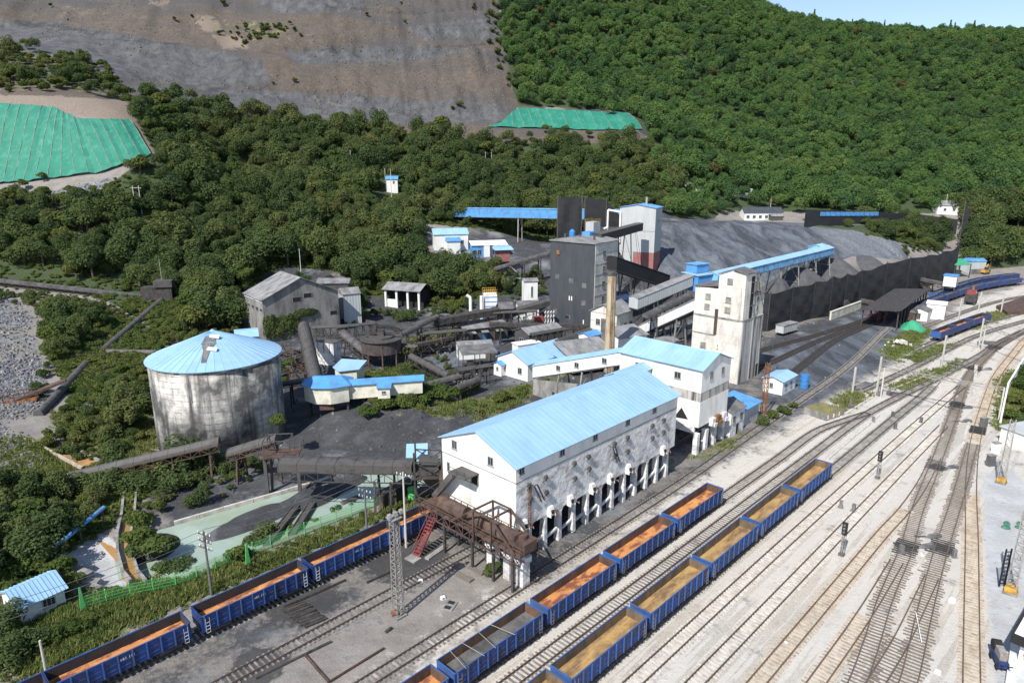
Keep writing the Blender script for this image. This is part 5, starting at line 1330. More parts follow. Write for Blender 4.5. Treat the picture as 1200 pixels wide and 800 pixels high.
# thickener
T = thing('thickener_tank', 'dark rusty thickener tank on tall legs', 'tank', (-33.6, 170, 0), 0)
q = MB(); q.cyl(0, 0, 5.0, 3.9, 7.3, 28); q.build('shell', M['thick'], T)
q = MB(); q.cyl(0, 0, 5.5, 7.2, 7.45, 28); q.cyl(0, 0, 3.2, 7.45, 8.0, 24); q.build('walkway', M['dark_steel'], T)
q = MB(); q.cyl(0, 0, 4.9, 3.9, 2.2, 24, r1=1.0); q.build('cone', M['black_steel'], T)
for k in range(8):
  an = k * math.pi / 4 + .2; q = MB(); q.bar((4.9 * math.cos(an), 4.9 * math.sin(an), -.3), (4.9 * math.cos(an), 4.9 * math.sin(an), 7.2), .34, .34); q.build('leg', M['rust_hood'], T)
q = MB(); q.box(-.8, -.8, 8.0, .8, .8, 9.6); q.bar((-4.8, 0, 8.6), (4.8, 0, 8.6), .5, .5); q.cyl(-1.6, .8, .5, 8, 10.4, 10); q.build('drive', M['black_steel'], T)
q = MB()
for k in range(24):
  an = k * math.pi / 12; q.bar((5.4 * math.cos(an), 5.4 * math.sin(an), 7.4), (5.4 * math.cos(an), 5.4 * math.sin(an), 8.4), .05, .05); an2 = an + math.pi / 12; q.bar((5.4 * math.cos(an), 5.4 * math.sin(an), 8.4), (5.4 * math.cos(an2), 5.4 * math.sin(an2), 8.4), .05, .05)
q.build('railing', M['dark_steel'], T)['kind'] = 'stuff'
def BG(label, a, b_, w, h, **k): return belt('belt_conveyor', label, on_ground(*a), on_ground(*b_), w, h, group=GC_, **k)
def B(label, u0, v0, d0, u1, v1, d1, w, h, **k): return belt('belt_conveyor', label, atd(u0, v0, d0), atd(u1, v1, d1), w, h, group=GC_, **k)
B('round dusty pipe conveyor climbing from the thickener tank to the black girders', 468, 394, 173, 512, 372, 190, 1.6, .9, legs=(.5,), deep=0)
B('sooty covered conveyor behind the thickener tank, below the bushes', 430, 378, 196, 478, 386, 204, 1.6, .9, legs=(.3, .7))
B('black boxed conveyor running to the small black junction cabin', 508, 380, 190, 588, 366, 204, 3.2, 2.0, hood='black_steel', round_=False, legs=(.1, .3, .5, .7, .9), deep=1.6)
a_ = atd(586, 373, 202)
house('junction_cabin', 'small black junction cabin between two black conveyors', 'cabin', (a_.x, a_.y, 0), .25, 4.0, 4.0, 8.2, 9.6, 'dark_panel', 'felt')
B('black boxed conveyor from the small black cabin up to the dark tower', 598, 369, 206, 640, 357, 214, 3.0, 1.8, hood='dark_steel', round_=False, legs=(.3, .8), deep=1.4)
B('level black conveyor in front of the foot of the dark tower', 574, 381, 190, 690, 384, 196, 1.8, 1.1, hood='black_steel', round_=False, legs=(.1, .35, .6, .85), deep=1.0)
B('fat black round conveyor rising toward the dark tower behind the L-shaped house', 653, 404, 170, 710, 382, 204, 2.3, 1.5, hood='dark_steel', legs=(.25, .6), deep=1.3)
B('dark round conveyor reaching from behind to the back of the dark tower', 580, 316, 246, 645, 297, 258, 1.8, 1.1, legs=(.15, .5, .8), deep=1.2)
B('rusty inclined lattice conveyor running down from the thickener tank', 482, 418, 165, 526, 441, 150, 1.7, .9, hood='dark_steel', legs=(.3, .7), deep=1.3)
B('round pipe conveyor between the bushes and the flat grey canopy, the upper one', 498, 452, 146, 552, 438, 152, 1.4, .9, legs=(.3, .7), deep=.8)
B('round pipe conveyor between the bushes and the flat grey canopy, the lower one', 520, 462, 140, 560, 445, 148, 1.4, .9, legs=(.4,), deep=.8)
B('big round hooded conveyor leading from the old grey warehouse down to the cream screening house', 356, 384, 168, 374, 462, 137, 2.8, 1.7, hood='dark_steel', legs=(.2, .55), deep=1.4)
B('twin sooty belt dropping from beside the warehouse to the thickener tank', 402, 390, 184, 438, 420, 168, 2.6, 1.0, hood='hood', legs=(.2, .7), deep=1.5)
BG('long grey belt on the wooded bank at the far left, reaching the corner junction', (-70, 322, 4.0), (193, 351, 4.0), 2.2, 1.0, hood='hood', round_=False, legs=(.1, .25, .4, .55, .7, .85), deep=1.0)
BG('upper hooded conveyor descending from the corner junction through the bushes', (190, 352, 4.5), (121, 411, 5.5), 1.8, 1.1, legs=(.3, .7), deep=1.3)
BG('lower hooded conveyor descending to the ochre trough', (100, 428, 5.2), (45, 487, 3.2), 1.8, 1.1, legs=(.3, .7), deep=1.2)
BG('level sooty pipe conveyor running into the bushes behind the round silo', (126, 414, 4.2), (184, 415, 5.0), 1.8, 1.2, legs=(.3, .8), deep=.6)
B('long grey round conveyor rising in front of the foot of the round silo', 36, 571, 100, 257, 519, 105, 1.8, 1.1, hood='dark_steel', frame='rust_hood', legs=(.55, .75, .95), deep=1.1)
B('round conveyor under the steel frame in front of the round silo', 270, 532, 104, 326, 515, 101, 1.9, 1.15, hood='dark_steel', frame='rust_hood', legs=(.2, .9), deep=1.0)
a_ = atd(345, 524, 99)
T = thing('frame_platform', 'rusty steel frame on a platform at the end of the round conveyor by the silo', 'steel frame', (a_.x - 4.2, a_.y - 1.5, 0), .12)
q = MB(); q.box(-1, 0, 6.6, 5, 3.4, 6.8); q.build('deck', M['rust_hood'], T)
q = MB()
for x_ in (-.2, 3.8):
  for y_ in (.1, 3.2): q.bar((x_, y_, 6.8), (x_, y_, 9.4), .14, .14)
for y_ in (.1, 3.2): q.bar((-.2, y_, 9.4), (3.8, y_, 9.4), .14, .14)
for x_ in (-.2, 3.8): q.bar((x_, .1, 9.4), (x_, 3.2, 9.4), .14, .14)
q.build('frame', M['dark_steel'], T)['kind'] = 'stuff'
for x_ in (-.5, 4.5): q = MB(); q.bar((x_, 1.7, -.5), (x_, 1.7, 6.6), .5, .5); q.build('leg', M['dark_steel'], T)
p0, p1 = at(330, 547, 6.6), at(484, 550, 6.6)
belt('pond_conveyor', 'broad black lattice conveyor spanning the green pond', p0, p1, 3.0, 1.5, 'dark_steel', 'black_steel', legs=(.72, .84), round_=False, deep=1.5, group=GC_, spread=.1)
# transfer tower beside the shed gable
T = thing('transfer_tower', 'blackened lattice transfer tower between the pond conveyor and the shed gable', 'transfer tower', (p1.x + .6, p1.y - 2.6, 0), .1)
for x_ in (0, 4):
  for y_ in (0, 4.6): q = MB(); q.bar((x_, y_, -.6), (x_, y_, 10.4 if x_ == 0 else 8.6), .26, .26); q.build('post', M['black_steel'], T)
q = MB()
for z_ in (3.2, 6.4, 9.0):
  for y_ in (0, 4.6): q.bar((0, y_, z_), (4, y_, z_ - .4), .16, .16); q.bar((0, y_, z_), (4, y_, z_ - 2.6), .12, .12); q.bar((4, y_, z_ - .4), (0, y_, z_ - 3), .1, .1)
  for x_ in (0, 4): q.bar((x_, 0, z_ - .2), (x_, 4.6, z_ - .2), .16, .16); q.bar((x_, 0, z_ - .2), (x_, 4.6, z_ - 2.8), .12, .12)
q.build('bracing', M['black_steel'], T)['kind'] = 'stuff'
q = MB(); q.box(.6, .6, 6.5, 3.5, 4.0, 8.2); q.loft([(.6, .6, 6.5), (3.5, .6, 6.5), (3.5, 4, 6.5), (.6, 4, 6.5)], [(2, 1.2, 4.3), (3.4, 1.2, 4.3), (3.4, 2.6, 4.3), (2, 2.6, 4.3)]); q.build('chute_box', M['dark_steel'], T)
q = MB(); q.box(-.4, -.3, 6.3, 5.6, 5, 6.45); q.build('deck', M['black_steel'], T)
q = MB(); q.box(3.6, -2.6, 5.2, 6.2, .4, 7.4); q.box(4.2, -3.0, 7.4, 5.8, -1.2, 8.3); q.build('crusher_box', M['rust_hood'], T)
q = MB(); q.hexa([(-1.5, 5.0, 7.2), (1.8, 5.0, 7.2), (1.8, 8.0, 8.4), (-1.5, 8.0, 8.4), (-1.5, 5.0, 7.3), (1.8, 5.0, 7.3), (1.8, 8.0, 8.5), (-1.5, 8.0, 8.5)]); q.build('awning', M['blue_light'], T)
# rusty conveyor along the shed gable
T = thing('gable_conveyor', 'rusty brown hooded conveyor on a lattice bridge across the tracks at the shed gable', 'conveyor', W(54.0, -67.5), RZ - math.pi / 2)
LGc = 18.2
for x0, x1 in ((1.8, 6.9), (7.9, 10.3), (11.0, 15.6)):
  q = MB(); sec = [(-.95 * math.cos(math.pi * i / 9), .15 + 1.45 * math.sin(math.pi * i / 9)) for i in range(10)]
  q.loft([(x0, y, 5.6 + x0 * .02 + z) for y, z in sec], [(x1, y, 5.6 + x1 * .02 + z) for y, z in sec])
  for xx in (x0, (x0 + x1) / 2, x1): q.loft([(xx - .06, y * 1.05, 5.6 + xx * .02 + z * 1.04) for y, z in sec], [(xx + .06, y * 1.05, 5.6 + xx * .02 + z * 1.04) for y, z in sec])
  q.build('hood', M['rust_hood'], T)
q = MB(); q.box(-1, -1.7, 5.45, LGc, 1.5, 5.65); q.build('deck', M['rust_hood'], T)
q = MB()
for y_ in (-1.7, 1.5):
  q.bar((-1, y_, 4.35), (LGc, y_, 4.35), .16, .16); q.bar((-1, y_, 6.65), (LGc, y_, 6.75), .07, .07); q.bar((-1, y_, 6.15), (LGc, y_, 6.25), .05, .05)
  k = 15
  for i in range(k + 1):
    x = -1 + (LGc + 1) * i / k
    q.bar((x, y_, 4.35), (x, y_, 6.7), .09, .09)
    if i < k: q.bar((x, y_, 4.35 if i % 2 else 5.5), (x + (LGc + 1) / k, y_, 5.5 if i % 2 else 4.35), .09, .09)
q.build('lattice', M['rust_hood'], T)['kind'] = 'stuff'
for x_ in (3.8, 9.3, 13.2, 16.6):
  for y_ in (-1.3, 1.2):
    q = MB(); q.bar((x_, y_, -.3), (x_, y_, 4.4), .32, .32); q.build('leg', M['black_steel'], T)
q = MB()
for x_ in (10.2, 13.4):
  q.bar((x_, -1.9, 4.4), (x_, -1.9, 8.9), .2, .2); q.bar((x_, 1.6, 4.4), (x_, 1.6, 8.9), .2, .2); q.bar((x_, -1.9, 8.9), (x_, 1.6, 8.9), .2, .2)
for y_ in (-1.9, 1.6):
  q.bar((10.2, y_, 8.9), (13.4, y_, 8.9), .2, .2); q.bar((13.4, y_, 8.9), (17.4, y_, 5.7), .22, .22); q.bar((10.2, y_, 8.9), (6.2, y_, 6.0), .22, .22)
q.build('portal_frame', M['rust_hood'], T)['kind'] = 'stuff'
q = MB(); q.box(15.7, -1.1, 5.7, 18.3, 1.1, 7.0); q.cyl(17, 0, .6, 7.0, 7.5, 10); q.box(15.9, -1.3, 7.0, 16.8, 0, 7.7); q.build('drive_house', M['rust_hood'], T)
for k, (x_, y_) in enumerate(((10.6, .4), (13.6, .4), (15.9, .4))):
  q = MB(); q.box(x_, y_ - .4, -.2, x_ + 1.1, y_ + .9, 3.3); q.box(x_ - .2, y_ - .5, 3.3, x_ + 1.3, y_ + 1.0, 3.7); q.build('pier', M['limewash'], T)
q = MB(); q.box(8.8, .3, 3.7, 17.4, 1.2, 4.3); q.build('pier_beam', M['limewash'], T)
T = thing('red_stairs', 'dusty red steel stairs leaning against the rusty conveyor at the shed gable', 'stairs', W(49.2, -65.6), RZ + .12)
q = MB()
for y_ in (-.55, .55): q.bar((0, y_, 0), (4.6, y_, 5.5), .1, .26); q.bar((0, y_, 1.0), (4.6, y_, 6.5), .06, .06)
q.build('stringers', M['red_steel'], T)['kind'] = 'stuff'
stp_ = MB(); stp_.box(-.17, -.55, 0, .17, .55, .05); stp_ = stp_.mesh('tread', M['red_steel'])
for k in range(15): link('tread', stp_, T, (.2 + k * .3, 0, .2 + k * .358))
q = MB(); q.box(-1.2, -.9, -.1, .2, .9, .12); q.build('foot_slab', M['concrete'], T)

# ------------------------------------------------------------------ screening house with blue roofs
sc0 = atd(372, 479, 129)
T = thing('screening_house', 'cream screening house on stilts with mid blue roofs and a long side wing', 'screening house', (sc0.x, sc0.y, 0), .10)
zb_, zt_ = 4.6, 8.0
out = [(-2.6, 1.4), (-.2, -1.2), (3.0, -1.6), (6.4, -.2), (6.4, 4.6), (-2.6, 4.6)]
q = MB(); q.prismz(out, zb_, zt_); q.build('wall', M['cream_panel'], T)
ro = [(-3.1, 1.1), (-.4, -1.7), (3.1, -2.1), (6.9, -.5), (6.9, 5.1), (-3.1, 5.1)]
q = MB(); q.loft([(x, y, zt_ + .02) for x, y in ro], [(2.2 + (x - 2.2) * .55, 3.0 + (y - 3) * .15, zt_ + 1.15) for x, y in ro]); q.build('roof', M['blue_mid'], T)
q = MB(); q.box(.6, -.9, 3.2, 3.4, 1.0, 4.6); q.build('hopper', M['rust_hood'], T)
for (x_, y_) in ((-2, 2), (6, .3), (6, 4.2), (-2, 4.2), (2, 4.2)): q = MB(); q.bar((x_, y_, -.5), (x_, y_, zb_), .4, .4); q.build('leg', M['black_steel'], T)
q = MB(); q.hexa([(6.4, .6, 4.8), (21, .6, 5.6), (21, 4.0, 5.6), (6.4, 4.0, 4.8), (6.4, .6, 7.6), (21, .6, 8.2), (21, 4.0, 8.2), (6.4, 4.0, 7.6)]); q.build('wing_wall', M['cream_panel'], T)
q = MB(); q.hexa([(5.9, .2, 7.7), (21.4, .2, 8.3), (21.4, 2.3, 8.9), (5.9, 2.3, 8.3), (5.9, .2, 7.82), (21.4, .2, 8.42), (21.4, 2.3, 9.02), (5.9, 2.3, 8.42)])
q.hexa([(5.9, 2.3, 8.3), (21.4, 2.3, 8.9), (21.4, 4.4, 8.3), (5.9, 4.4, 7.7), (5.9, 2.3, 8.42), (21.4, 2.3, 9.02), (21.4, 4.4, 8.42), (5.9, 4.4, 7.82)]); q.build('wing_roof', M['blue_mid'], T)
q = MB(); q.box(12.2, -1.4, 5.4, 14.6, .6, 7.6); q.build('annex_wall', M['cream_panel'], T)
q = MB(); q.hexa([(12.0, -1.7, 7.55), (14.9, -1.7, 7.55), (14.9, .8, 8.1), (12, .8, 8.1), (12.0, -1.7, 7.67), (14.9, -1.7, 7.67), (14.9, .8, 8.22), (12, .8, 8.22)]); q.build('annex_roof', M['blue_mid'], T)
window(T, (13.4, -1.4, 6.4), 0, .8, .6, 2)
for x_ in (9, 13, 17, 20.5): q = MB(); q.bar((x_, 2.4, -.5), (x_, 2.4, 5.2), .45, .45); q.build('leg', M['black_steel'], T)
a_ = atd(398, 440, 152)
T = thing('valve_hut', 'small white hut with a pale blue lean-to roof above the screening house', 'hut', (a_.x - 1.0, a_.y, 1.8), -.25)
q = MB(); q.prismz([(0, 0), (2.0, -1.3), (5.4, .2), (5.4, 4), (0, 4)], -2.5, 2.8); q.build('wall', M['cream_panel'], T)
q = MB(); q.loft([(x, y, 2.85 + (y + 1) * .18) for x, y in ((-.5, -.1), (1.9, -1.9), (6.2, 0), (6.0, 4.6), (-.5, 4.4))], [(x, y, 2.97 + (y + 1) * .18) for x, y in ((-.5, -.1), (1.9, -1.9), (6.2, 0), (6.0, 4.6), (-.5, 4.4))]); q.build('roof', M['blue_light'], T)
a_ = atd(372, 402, 172)
T = thing('site_container', 'rust streaked white container beside the big round hooded conveyor', 'container', (a_.x - .3, a_.y - .5, 3.2), -.42)
q = MB(); q.box(0, 0, -3.5, 5.6, 3.0, 2.8); q.build('body', M['limewash'], T); q = MB(); q.box(-.1, -.1, 2.8, 5.7, 3.1, 2.95); q.build('roof', M['hood'], T)
for k in range(12): q = MB(); q.box(.1 + k * .47, -.09, 0, .25 + k * .47, -.003, 2.75); q.build('rib', M['rust' if k % 4 == 1 else 'limewash'], T)
# ------------------------------------------------------------------ old warehouse and sheds among the trees
a_ = atd(308, 396, 190)
wang = math.atan2(.77, -.63)
DWH = 23.0
T = thing('old_warehouse', 'old grey rendered warehouse with a faded gable roof and creeper on its wall', 'warehouse', (-52.9, 204.5, 0), wang)
gable_body(T, 14.5, DWH, -.5, 13.2, 18.4, 'old_render')
gable_roof(T, 14.5, DWH, 13.25, 18.45, 'grey_roof', .6, .15, 1.2)
for k, (u, z_, w_, h_) in enumerate(((9.6, 12.4, 2.4, 1.2), (13.0, 11.6, 2.4, 1.2), (12.0, 7.4, 2.2, 1.9), (1.8, 6.2, 2.2, 1.1))):
  opening(T, (0, u, z_), -math.pi / 2, w_, h_, name='window_opening', frame='old_render')
for k in range(4): window(T, (1.6 + k * 3.4, DWH, 9.5), math.pi, 2.0, 1.1, 2, 'concrete', 'glass')
q = MB(); q.box(-.1, DWH - .05, 12.4, 14.6, DWH + .25, 12.75); q.build('cornice', M['limewash'], T)
a_ = atd(404, 380, 209)
T = thing('corrugated_annex', 'pale grey sheet metal annex at the corner of the old warehouse', 'annex', (a_.x, a_.y, 0), .5)
q = MB(); q.prismz([(0, 0), (5.5, 0), (5.5, 6), (0, 6)], -.5, 11.2); q.build('wall', M['grey_panel'], T)
q = MB(); q.prism([(-.3, 11.2), (6.3, 11.2), (3, 12.8)], -.3, 5.8); q.build('roof', M['grey_roof'], T)
a_ = atd(385, 322, 222)
T = thing('grey_outbuilding', 'dark outbuilding with a flat grey roof behind the old warehouse', 'outbuilding', (a_.x - 4, a_.y, gz(a_)), .15)
q = MB(); q.box(0, 0, -1, 10, 6, 10.6); q.build('wall', M['dark_steel'], T); q = MB(); q.hexa([(-.4, -.4, 10.6), (10.4, -.4, 10.4), (10.4, 6.4, 11), (-.4, 6.4, 11.2), (-.4, -.4, 10.8), (10.4, -.4, 10.6), (10.4, 6.4, 11.2), (-.4, 6.4, 11.4)]); q.build('roof', M['grey_roof'], T)
a_ = on_ground(456, 361)
T = thing('open_shed', 'open fronted shed with a grey roof and white pillars among the trees', 'shed', (a_.x - 2, a_.y + 2, a_.z), -.32); T.scale = (1.15, 1.1, 1.1)
roof_slope(T, (-.5, -.6, 5.6), (12.4, -.6, 5.6), (12.4, 4.2, 7.4), (-.5, 4.2, 7.4), .15, 'grey_roof', 1.0); roof_slope(T, (-.5, 8.6, 5.6), (12.4, 8.6, 5.6), (12.4, 4.2, 7.4), (-.5, 4.2, 7.4), .15, 'grey_roof', 1.0)
q = MB(); q.box(.2, 3.0, -1, 11.8, 8, 5.55); q.build('back_wall', M['void'], T)  # coloured black to stand for the shade inside the open front
q = MB(); q.box(.3, .4, -1, 4, .7, 2.6); q.build('low_wall', M['limewash_clean'], T)
for x_ in (.2, 3.9, 7.6, 11.3): q = MB(); q.box(x_, 0, -1, x_ + .6, .6, 5.6); q.build('pillar', M['limewash_clean'], T)
a_ = on_ground(446, 322)
T = thing('grey_shed', 'low shed under a flat grey roof among the trees above the open shed', 'shed', (a_.x, a_.y, a_.z - .5), .05)
q = MB(); q.box(0, 0, -.5, 13, 6, 3.4); q.build('wall', M['dark_steel'], T); q = MB(); q.hexa([(-.4, -.4, 3.4), (13.4, -.4, 3.4), (13.4, 6.4, 4.6), (-.4, 6.4, 4.6), (-.4, -.4, 3.6), (13.4, -.4, 3.6), (13.4, 6.4, 4.8), (-.4, 6.4, 4.8)]); q.build('roof', M['grey_roof'], T)
a_ = atd(509, 292, 288)
T = house('hill_house', 'white house with a light blue roof below the blue conveyor bridge', 'house', (a_.x, a_.y, gz(a_)), .25, 14.5, 8, 6.6, 8.6, 'white_panel', 'blue_light', z0=-2, oh=.4, ribs=1.0, wins=(('f', 12, 1.2, 1.4, 2.6),))
q = MB(); q.box(5.0, -3.5, -2, 10.5, 0, 4.0); q.build('porch_wall', M['white_panel'], T); q = MB(); q.prism([(-3.9, 3.9), (.0, 3.9), (.0, 5.4), (-3.9, 4.1)], 4.7, 10.8); q.build('porch_roof', M['blue_mid'], T)
a_ = atd(553, 289, 284)
T = thing('open_garage', 'blue fronted garage with a white sheet roof next to the red hopper', 'garage', (a_.x, a_.y, gz(a_)), .22)
q = MB(); q.box(0, 0, -1.5, 15, 6, 4.8); q.build('wall', M['blue_mid'], T); q = MB(); q.hexa([(-.3, -.5, 4.8), (15.3, -.5, 4.8), (15.3, 6.3, 6.0), (-.3, 6.3, 6.0), (-.3, -.5, 5), (15.3, -.5, 5), (15.3, 6.3, 6.2), (-.3, 6.3, 6.2)]); q.build('roof', M['white'], T)
q = MB(); q.box(5, -.4, -1.5, 7.5, 0, 6.4); q.build('white_bay', M['white_panel'], T)
for x_ in (1.2, 3.2, 9.5, 12): window(T, (x_, 0, .8), 0, 1.6, 2.2, 2)
a_ = atd(589, 296, 268)
T = thing('red_hopper', 'faded red hopper bin on dark legs with a pale blue cap', 'hopper', (a_.x, a_.y, gz(a_)), .3)
q = MB(); q.box(-2.4, -2, 4.6, 2.4, 2, 9.2); q.build('bin', M['red_panel'], T)
q = MB(); q.loft([(-2.4, -2, 4.6), (2.4, -2, 4.6), (2.4, 2, 4.6), (-2.4, 2, 4.6)], [(-.6, -.6, 2.2), (.6, -.6, 2.2), (.6, .6, 2.2), (-.6, .6, 2.2)]); q.build('cone', M['rust_hood'], T)
q = MB(); q.hexa([(-3.8, -3, 9.2), (3.8, -3, 9.2), (3.8, 3, 9.6), (-3.8, 3, 9.6), (-3, -2, 10.4), (3, -2, 10.4), (3, 2, 10.6), (-3, 2, 10.6)]); q.build('cap', M['blue_light'], T)
for x_ in (-2.2, 2.2):
  for y_ in (-1.8, 1.8): q = MB(); q.bar((x_, y_, -1), (x_, y_, 4.7), .3, .3); q.build('leg', M['dark_steel'], T)
q = MB(); q.bar((1.5, -1.5, 3.6), (6.5, -4, -1), .5, .4); q.build('chute', M['galv'], T)
a_ = atd(576, 296, 266)
T = thing('vent_pipe', 'tall dark vent pipe beside the red hopper', 'pipe', (a_.x, a_.y, gz(a_) - .5), 0)
q = MB(); q.tube((0, 0, 0), (0, 0, 11), .4, 10); q.build('shaft', M['dark_steel'], T); q = MB(); q.cyl(0, 0, .9, -.5, 1.2, 10); q.build('base', M['concrete'], T)
a_, b_ = atd(508, 253, 336), atd(727, 257, 290)
gallery('conveyor_bridge', 'long mid blue conveyor bridge in front of the dark wooded slope', a_, b_, 4.2, 3.9, 'blue_mid', 'blue_gallery', legs=(.5, .72, .95), legmat='pole_concrete', group=GC_, rise=.06, rsheet=2.5, spread=.0)
a_ = atd(667, 282, 246)
T = thing('netting_screen', 'tall black netting screen on a frame in front of the blue bridge', 'netting screen', (a_.x - 4.2, a_.y, 0), .06)
zb_, zt_ = atd(667, 284, 246).z, atd(667, 231, 246).z
q = MB(); n_ = 8
for i in range(n_):
  for j in range(8):
    f = lambda i, j: (8.4 * i / n_, .35 * math.sin(i * 1.1) * math.sin(j * .8), zb_ - 8 + (zt_ - zb_ + 8) * j / 8)
    q.poly([f(i, j), f(i + 1, j), f(i + 1, j + 1), f(i, j + 1)])
q.build('netting', M['netting_black'], T, smooth=True)
for x_ in (-.1, 8.5): q = MB(); q.bar((x_, .1, zb_ - 9), (x_, .1, zt_ + .6), .35, .35); q.build('post', M['dark_steel'], T)
a_ = atd(706, 255, 275)
T = thing('netting_screen', 'smaller black netting screen with a slanted top left of the grey tower', 'netting screen', (a_.x - 7, a_.y, 0), .05)
q = MB(); q.poly([(0, 0, 26), (14, 0, 26), (14, 0, 30.5), (8.5, .4, 36.5), (0, 0, 37.5)]); q.build('netting', M['netting_black'], T)
for x_, z_ in ((-.1, 38.2), (8.5, 37.2), (14, 31)): q = MB(); q.bar((x_, .1, 5), (x_, .1, z_), .3, .3); q.build('post', M['dark_steel'], T)
a_ = atd(577, 368, 214)
T = thing('dust_collector', 'white dust collector with a yellow railing and a white duct beside the bushes', 'dust collector', (a_.x - 2.6, a_.y, 0), .15)
q = MB(); q.box(0, 0, 4.0, 4.2, 4, 10.2); q.build('casing', M['white_panel'], T)
for k in range(4): q = MB(); q.box(-.05, -.09, 4.8 + k * 1.5, 4.25, -.003, 5.0 + k * 1.5); q.build('rib', M['barrel'], T)
q = MB(); q.tube((-.9, -.6, 1), (-.9, -.6, 10.0), .55, 12); q.build('duct', M['white'], T)
q = MB(); q.tube((-4.4, -.4, 1), (-4.4, -.4, 9.4), .5, 12); q.tube((-4.4, -.4, 9.4), (-5.6, -.4, 10.3), .5, 12); q.build('vent_duct', M['white'], T)
q = MB()
for y_ in (.1, 3.9):
  for k in range(7): q.box(-.2 + k * .7, y_ - .05, 10.2, -.1 + k * .7, y_ + .05, 11.8)
  for z_ in (10.9, 11.7): q.box(-.2, y_ - .06, z_, 4.3, y_ + .06, z_ + .1)
q.build('railing', M['yellow'], T)['kind'] = 'stuff'
a_ = atd(625, 336, 228)
T = house('sampling_tower', 'narrow white tower with a pale sloping roof just left of the dark tower', 'tower', (a_.x - 3, a_.y, -.5), .2, 4.6, 4.2, 12.6, 13.2, 'white_panel', 'grey_roof', wins=(('f', 2.6, .7, 3.6, 7.2),))
house('sampling_annex', 'low white annex with a dark roof in front of the narrow white tower', 'annex', (a_.x - 5, a_.y - 6, -.5), .2, 7, 4.2, 5.4, 6.6, 'white_panel', 'felt')
a_ = atd(631, 374, 206)
T = thing('red_switch_box', 'faded red box with pale steel racks at the foot of the dark tower', 'switch box', (a_.x - 1, a_.y, 0), .2)
q = MB(); q.box(0, 0, 0, 2.8, 2.5, 4.6); q.build('box', M['red_steel'], T)
q = MB()
for i in range(4):
  for z_ in (1, 2.8, 4.6, 6): q.bar((3 + i * .9, 0, z_), (3.8 + i * .9, 1.5, z_), .18, .3)
  q.bar((3.4 + i * .9, .6, -.3), (3.4 + i * .9, .6, 6.4), .2, .2)
q.build('rack', M['white'], T)['kind'] = 'stuff'
a_ = atd(545, 400, 192)
T = thing('workshop_row', 'long dark workshop with a dusty flat roof, pale canopies and a blue door', 'workshop', (a_.x, a_.y, 0), .42)
q = MB(); q.box(0, 0, -.3, 13.5, 6, 4.2); q.build('wall', M['dark_steel'], T)
q = MB(); q.hexa([(-.5, -.7, 4.2), (14, -.7, 4.2), (14, 6.5, 5.0), (-.5, 6.5, 5.0), (-.5, -.7, 4.4), (14, -.7, 4.4), (14, 6.5, 5.2), (-.5, 6.5, 5.2)]); q.build('roof', M['grey_roof'], T)
for x_ in (2, 6, 10.5): q = MB(); q.hexa([(x_ - 1.1, -1.5, 3.0), (x_ + 1.1, -1.5, 3.0), (x_ + 1.1, 0, 3.4), (x_ - 1.1, 0, 3.4), (x_ - 1.1, -1.5, 3.1), (x_ + 1.1, -1.5, 3.1), (x_ + 1.1, 0, 3.5), (x_ - 1.1, 0, 3.5)]); q.build('canopy', M['concrete'], T)
opening(T, (6.2, 0, -.2), 0, 1.4, 2.8, 'barrel', 'door', 'dark_steel'); opening(T, (10.4, 0, -.2), 0, 2.0, 2.9, 'void', 'doorway', 'dark_steel'); opening(T, (2, 0, -.2), 0, 2.0, 2.9, 'void', 'doorway', 'dark_steel')

B('black trestle conveyor passing in front of the dusty flat roofed workshop', 484, 406, 176, 552, 392, 188, 1.6, .8, hood='black_steel', round_=False, legs=(.1, .4, .7, .95), deep=1.8)
B('low black belt between the thickener tank and the access road', 470, 386, 186, 540, 380, 196, 1.4, .7, hood='dark_steel', legs=(.1, .4, .7, .95), deep=1.2)
B('short sooty pipe conveyor poking out between silo and screening house', 322, 452, 140, 360, 446, 140, 1.3, .8, hood='hood', legs=(.5,), deep=.6)
for (u, v, d_), lb, n_ in (((350, 420, 158), 'tangle of black scrap steel left of the big round hooded conveyor', 46), ((344, 398, 170), 'tangle of black beams at the foot of the old warehouse', 40), ((500, 398, 182), 'heap of dark pipes and beams under the black trestle', 34)):
  p = atd(u, v, d_)
  T = thing('scrap_heap', lb, 'scrap heap', (p.x, p.y, gz(p)), 0, 'scrap heaps of the plant'); r_ = random.Random(n_)
  for part, m_ in (('beams', 'black_steel'), ('plates', 'dark_steel'), ('rusty_pieces', 'rust_hood')):
    q = MB()
    for k in range(n_ // 2):
      c = Vector((r_.gauss(0, 2.6), r_.gauss(0, 2.2), r_.uniform(.2, 4.2))); d = Vector((r_.uniform(-1, 1), r_.uniform(-1, 1), r_.uniform(-.5, .6))).normalized() * r_.uniform(1, 2.6)
      if part == 'plates': q.cbox(c.x, c.y, c.z * .5, r_.uniform(.5, 1.8), r_.uniform(.4, 1.5), r_.uniform(.3, 1.2))
      else: q.bar(c - d, c + d, .22, .22)
    q.build(part, M[m_], T)['kind'] = 'stuff'

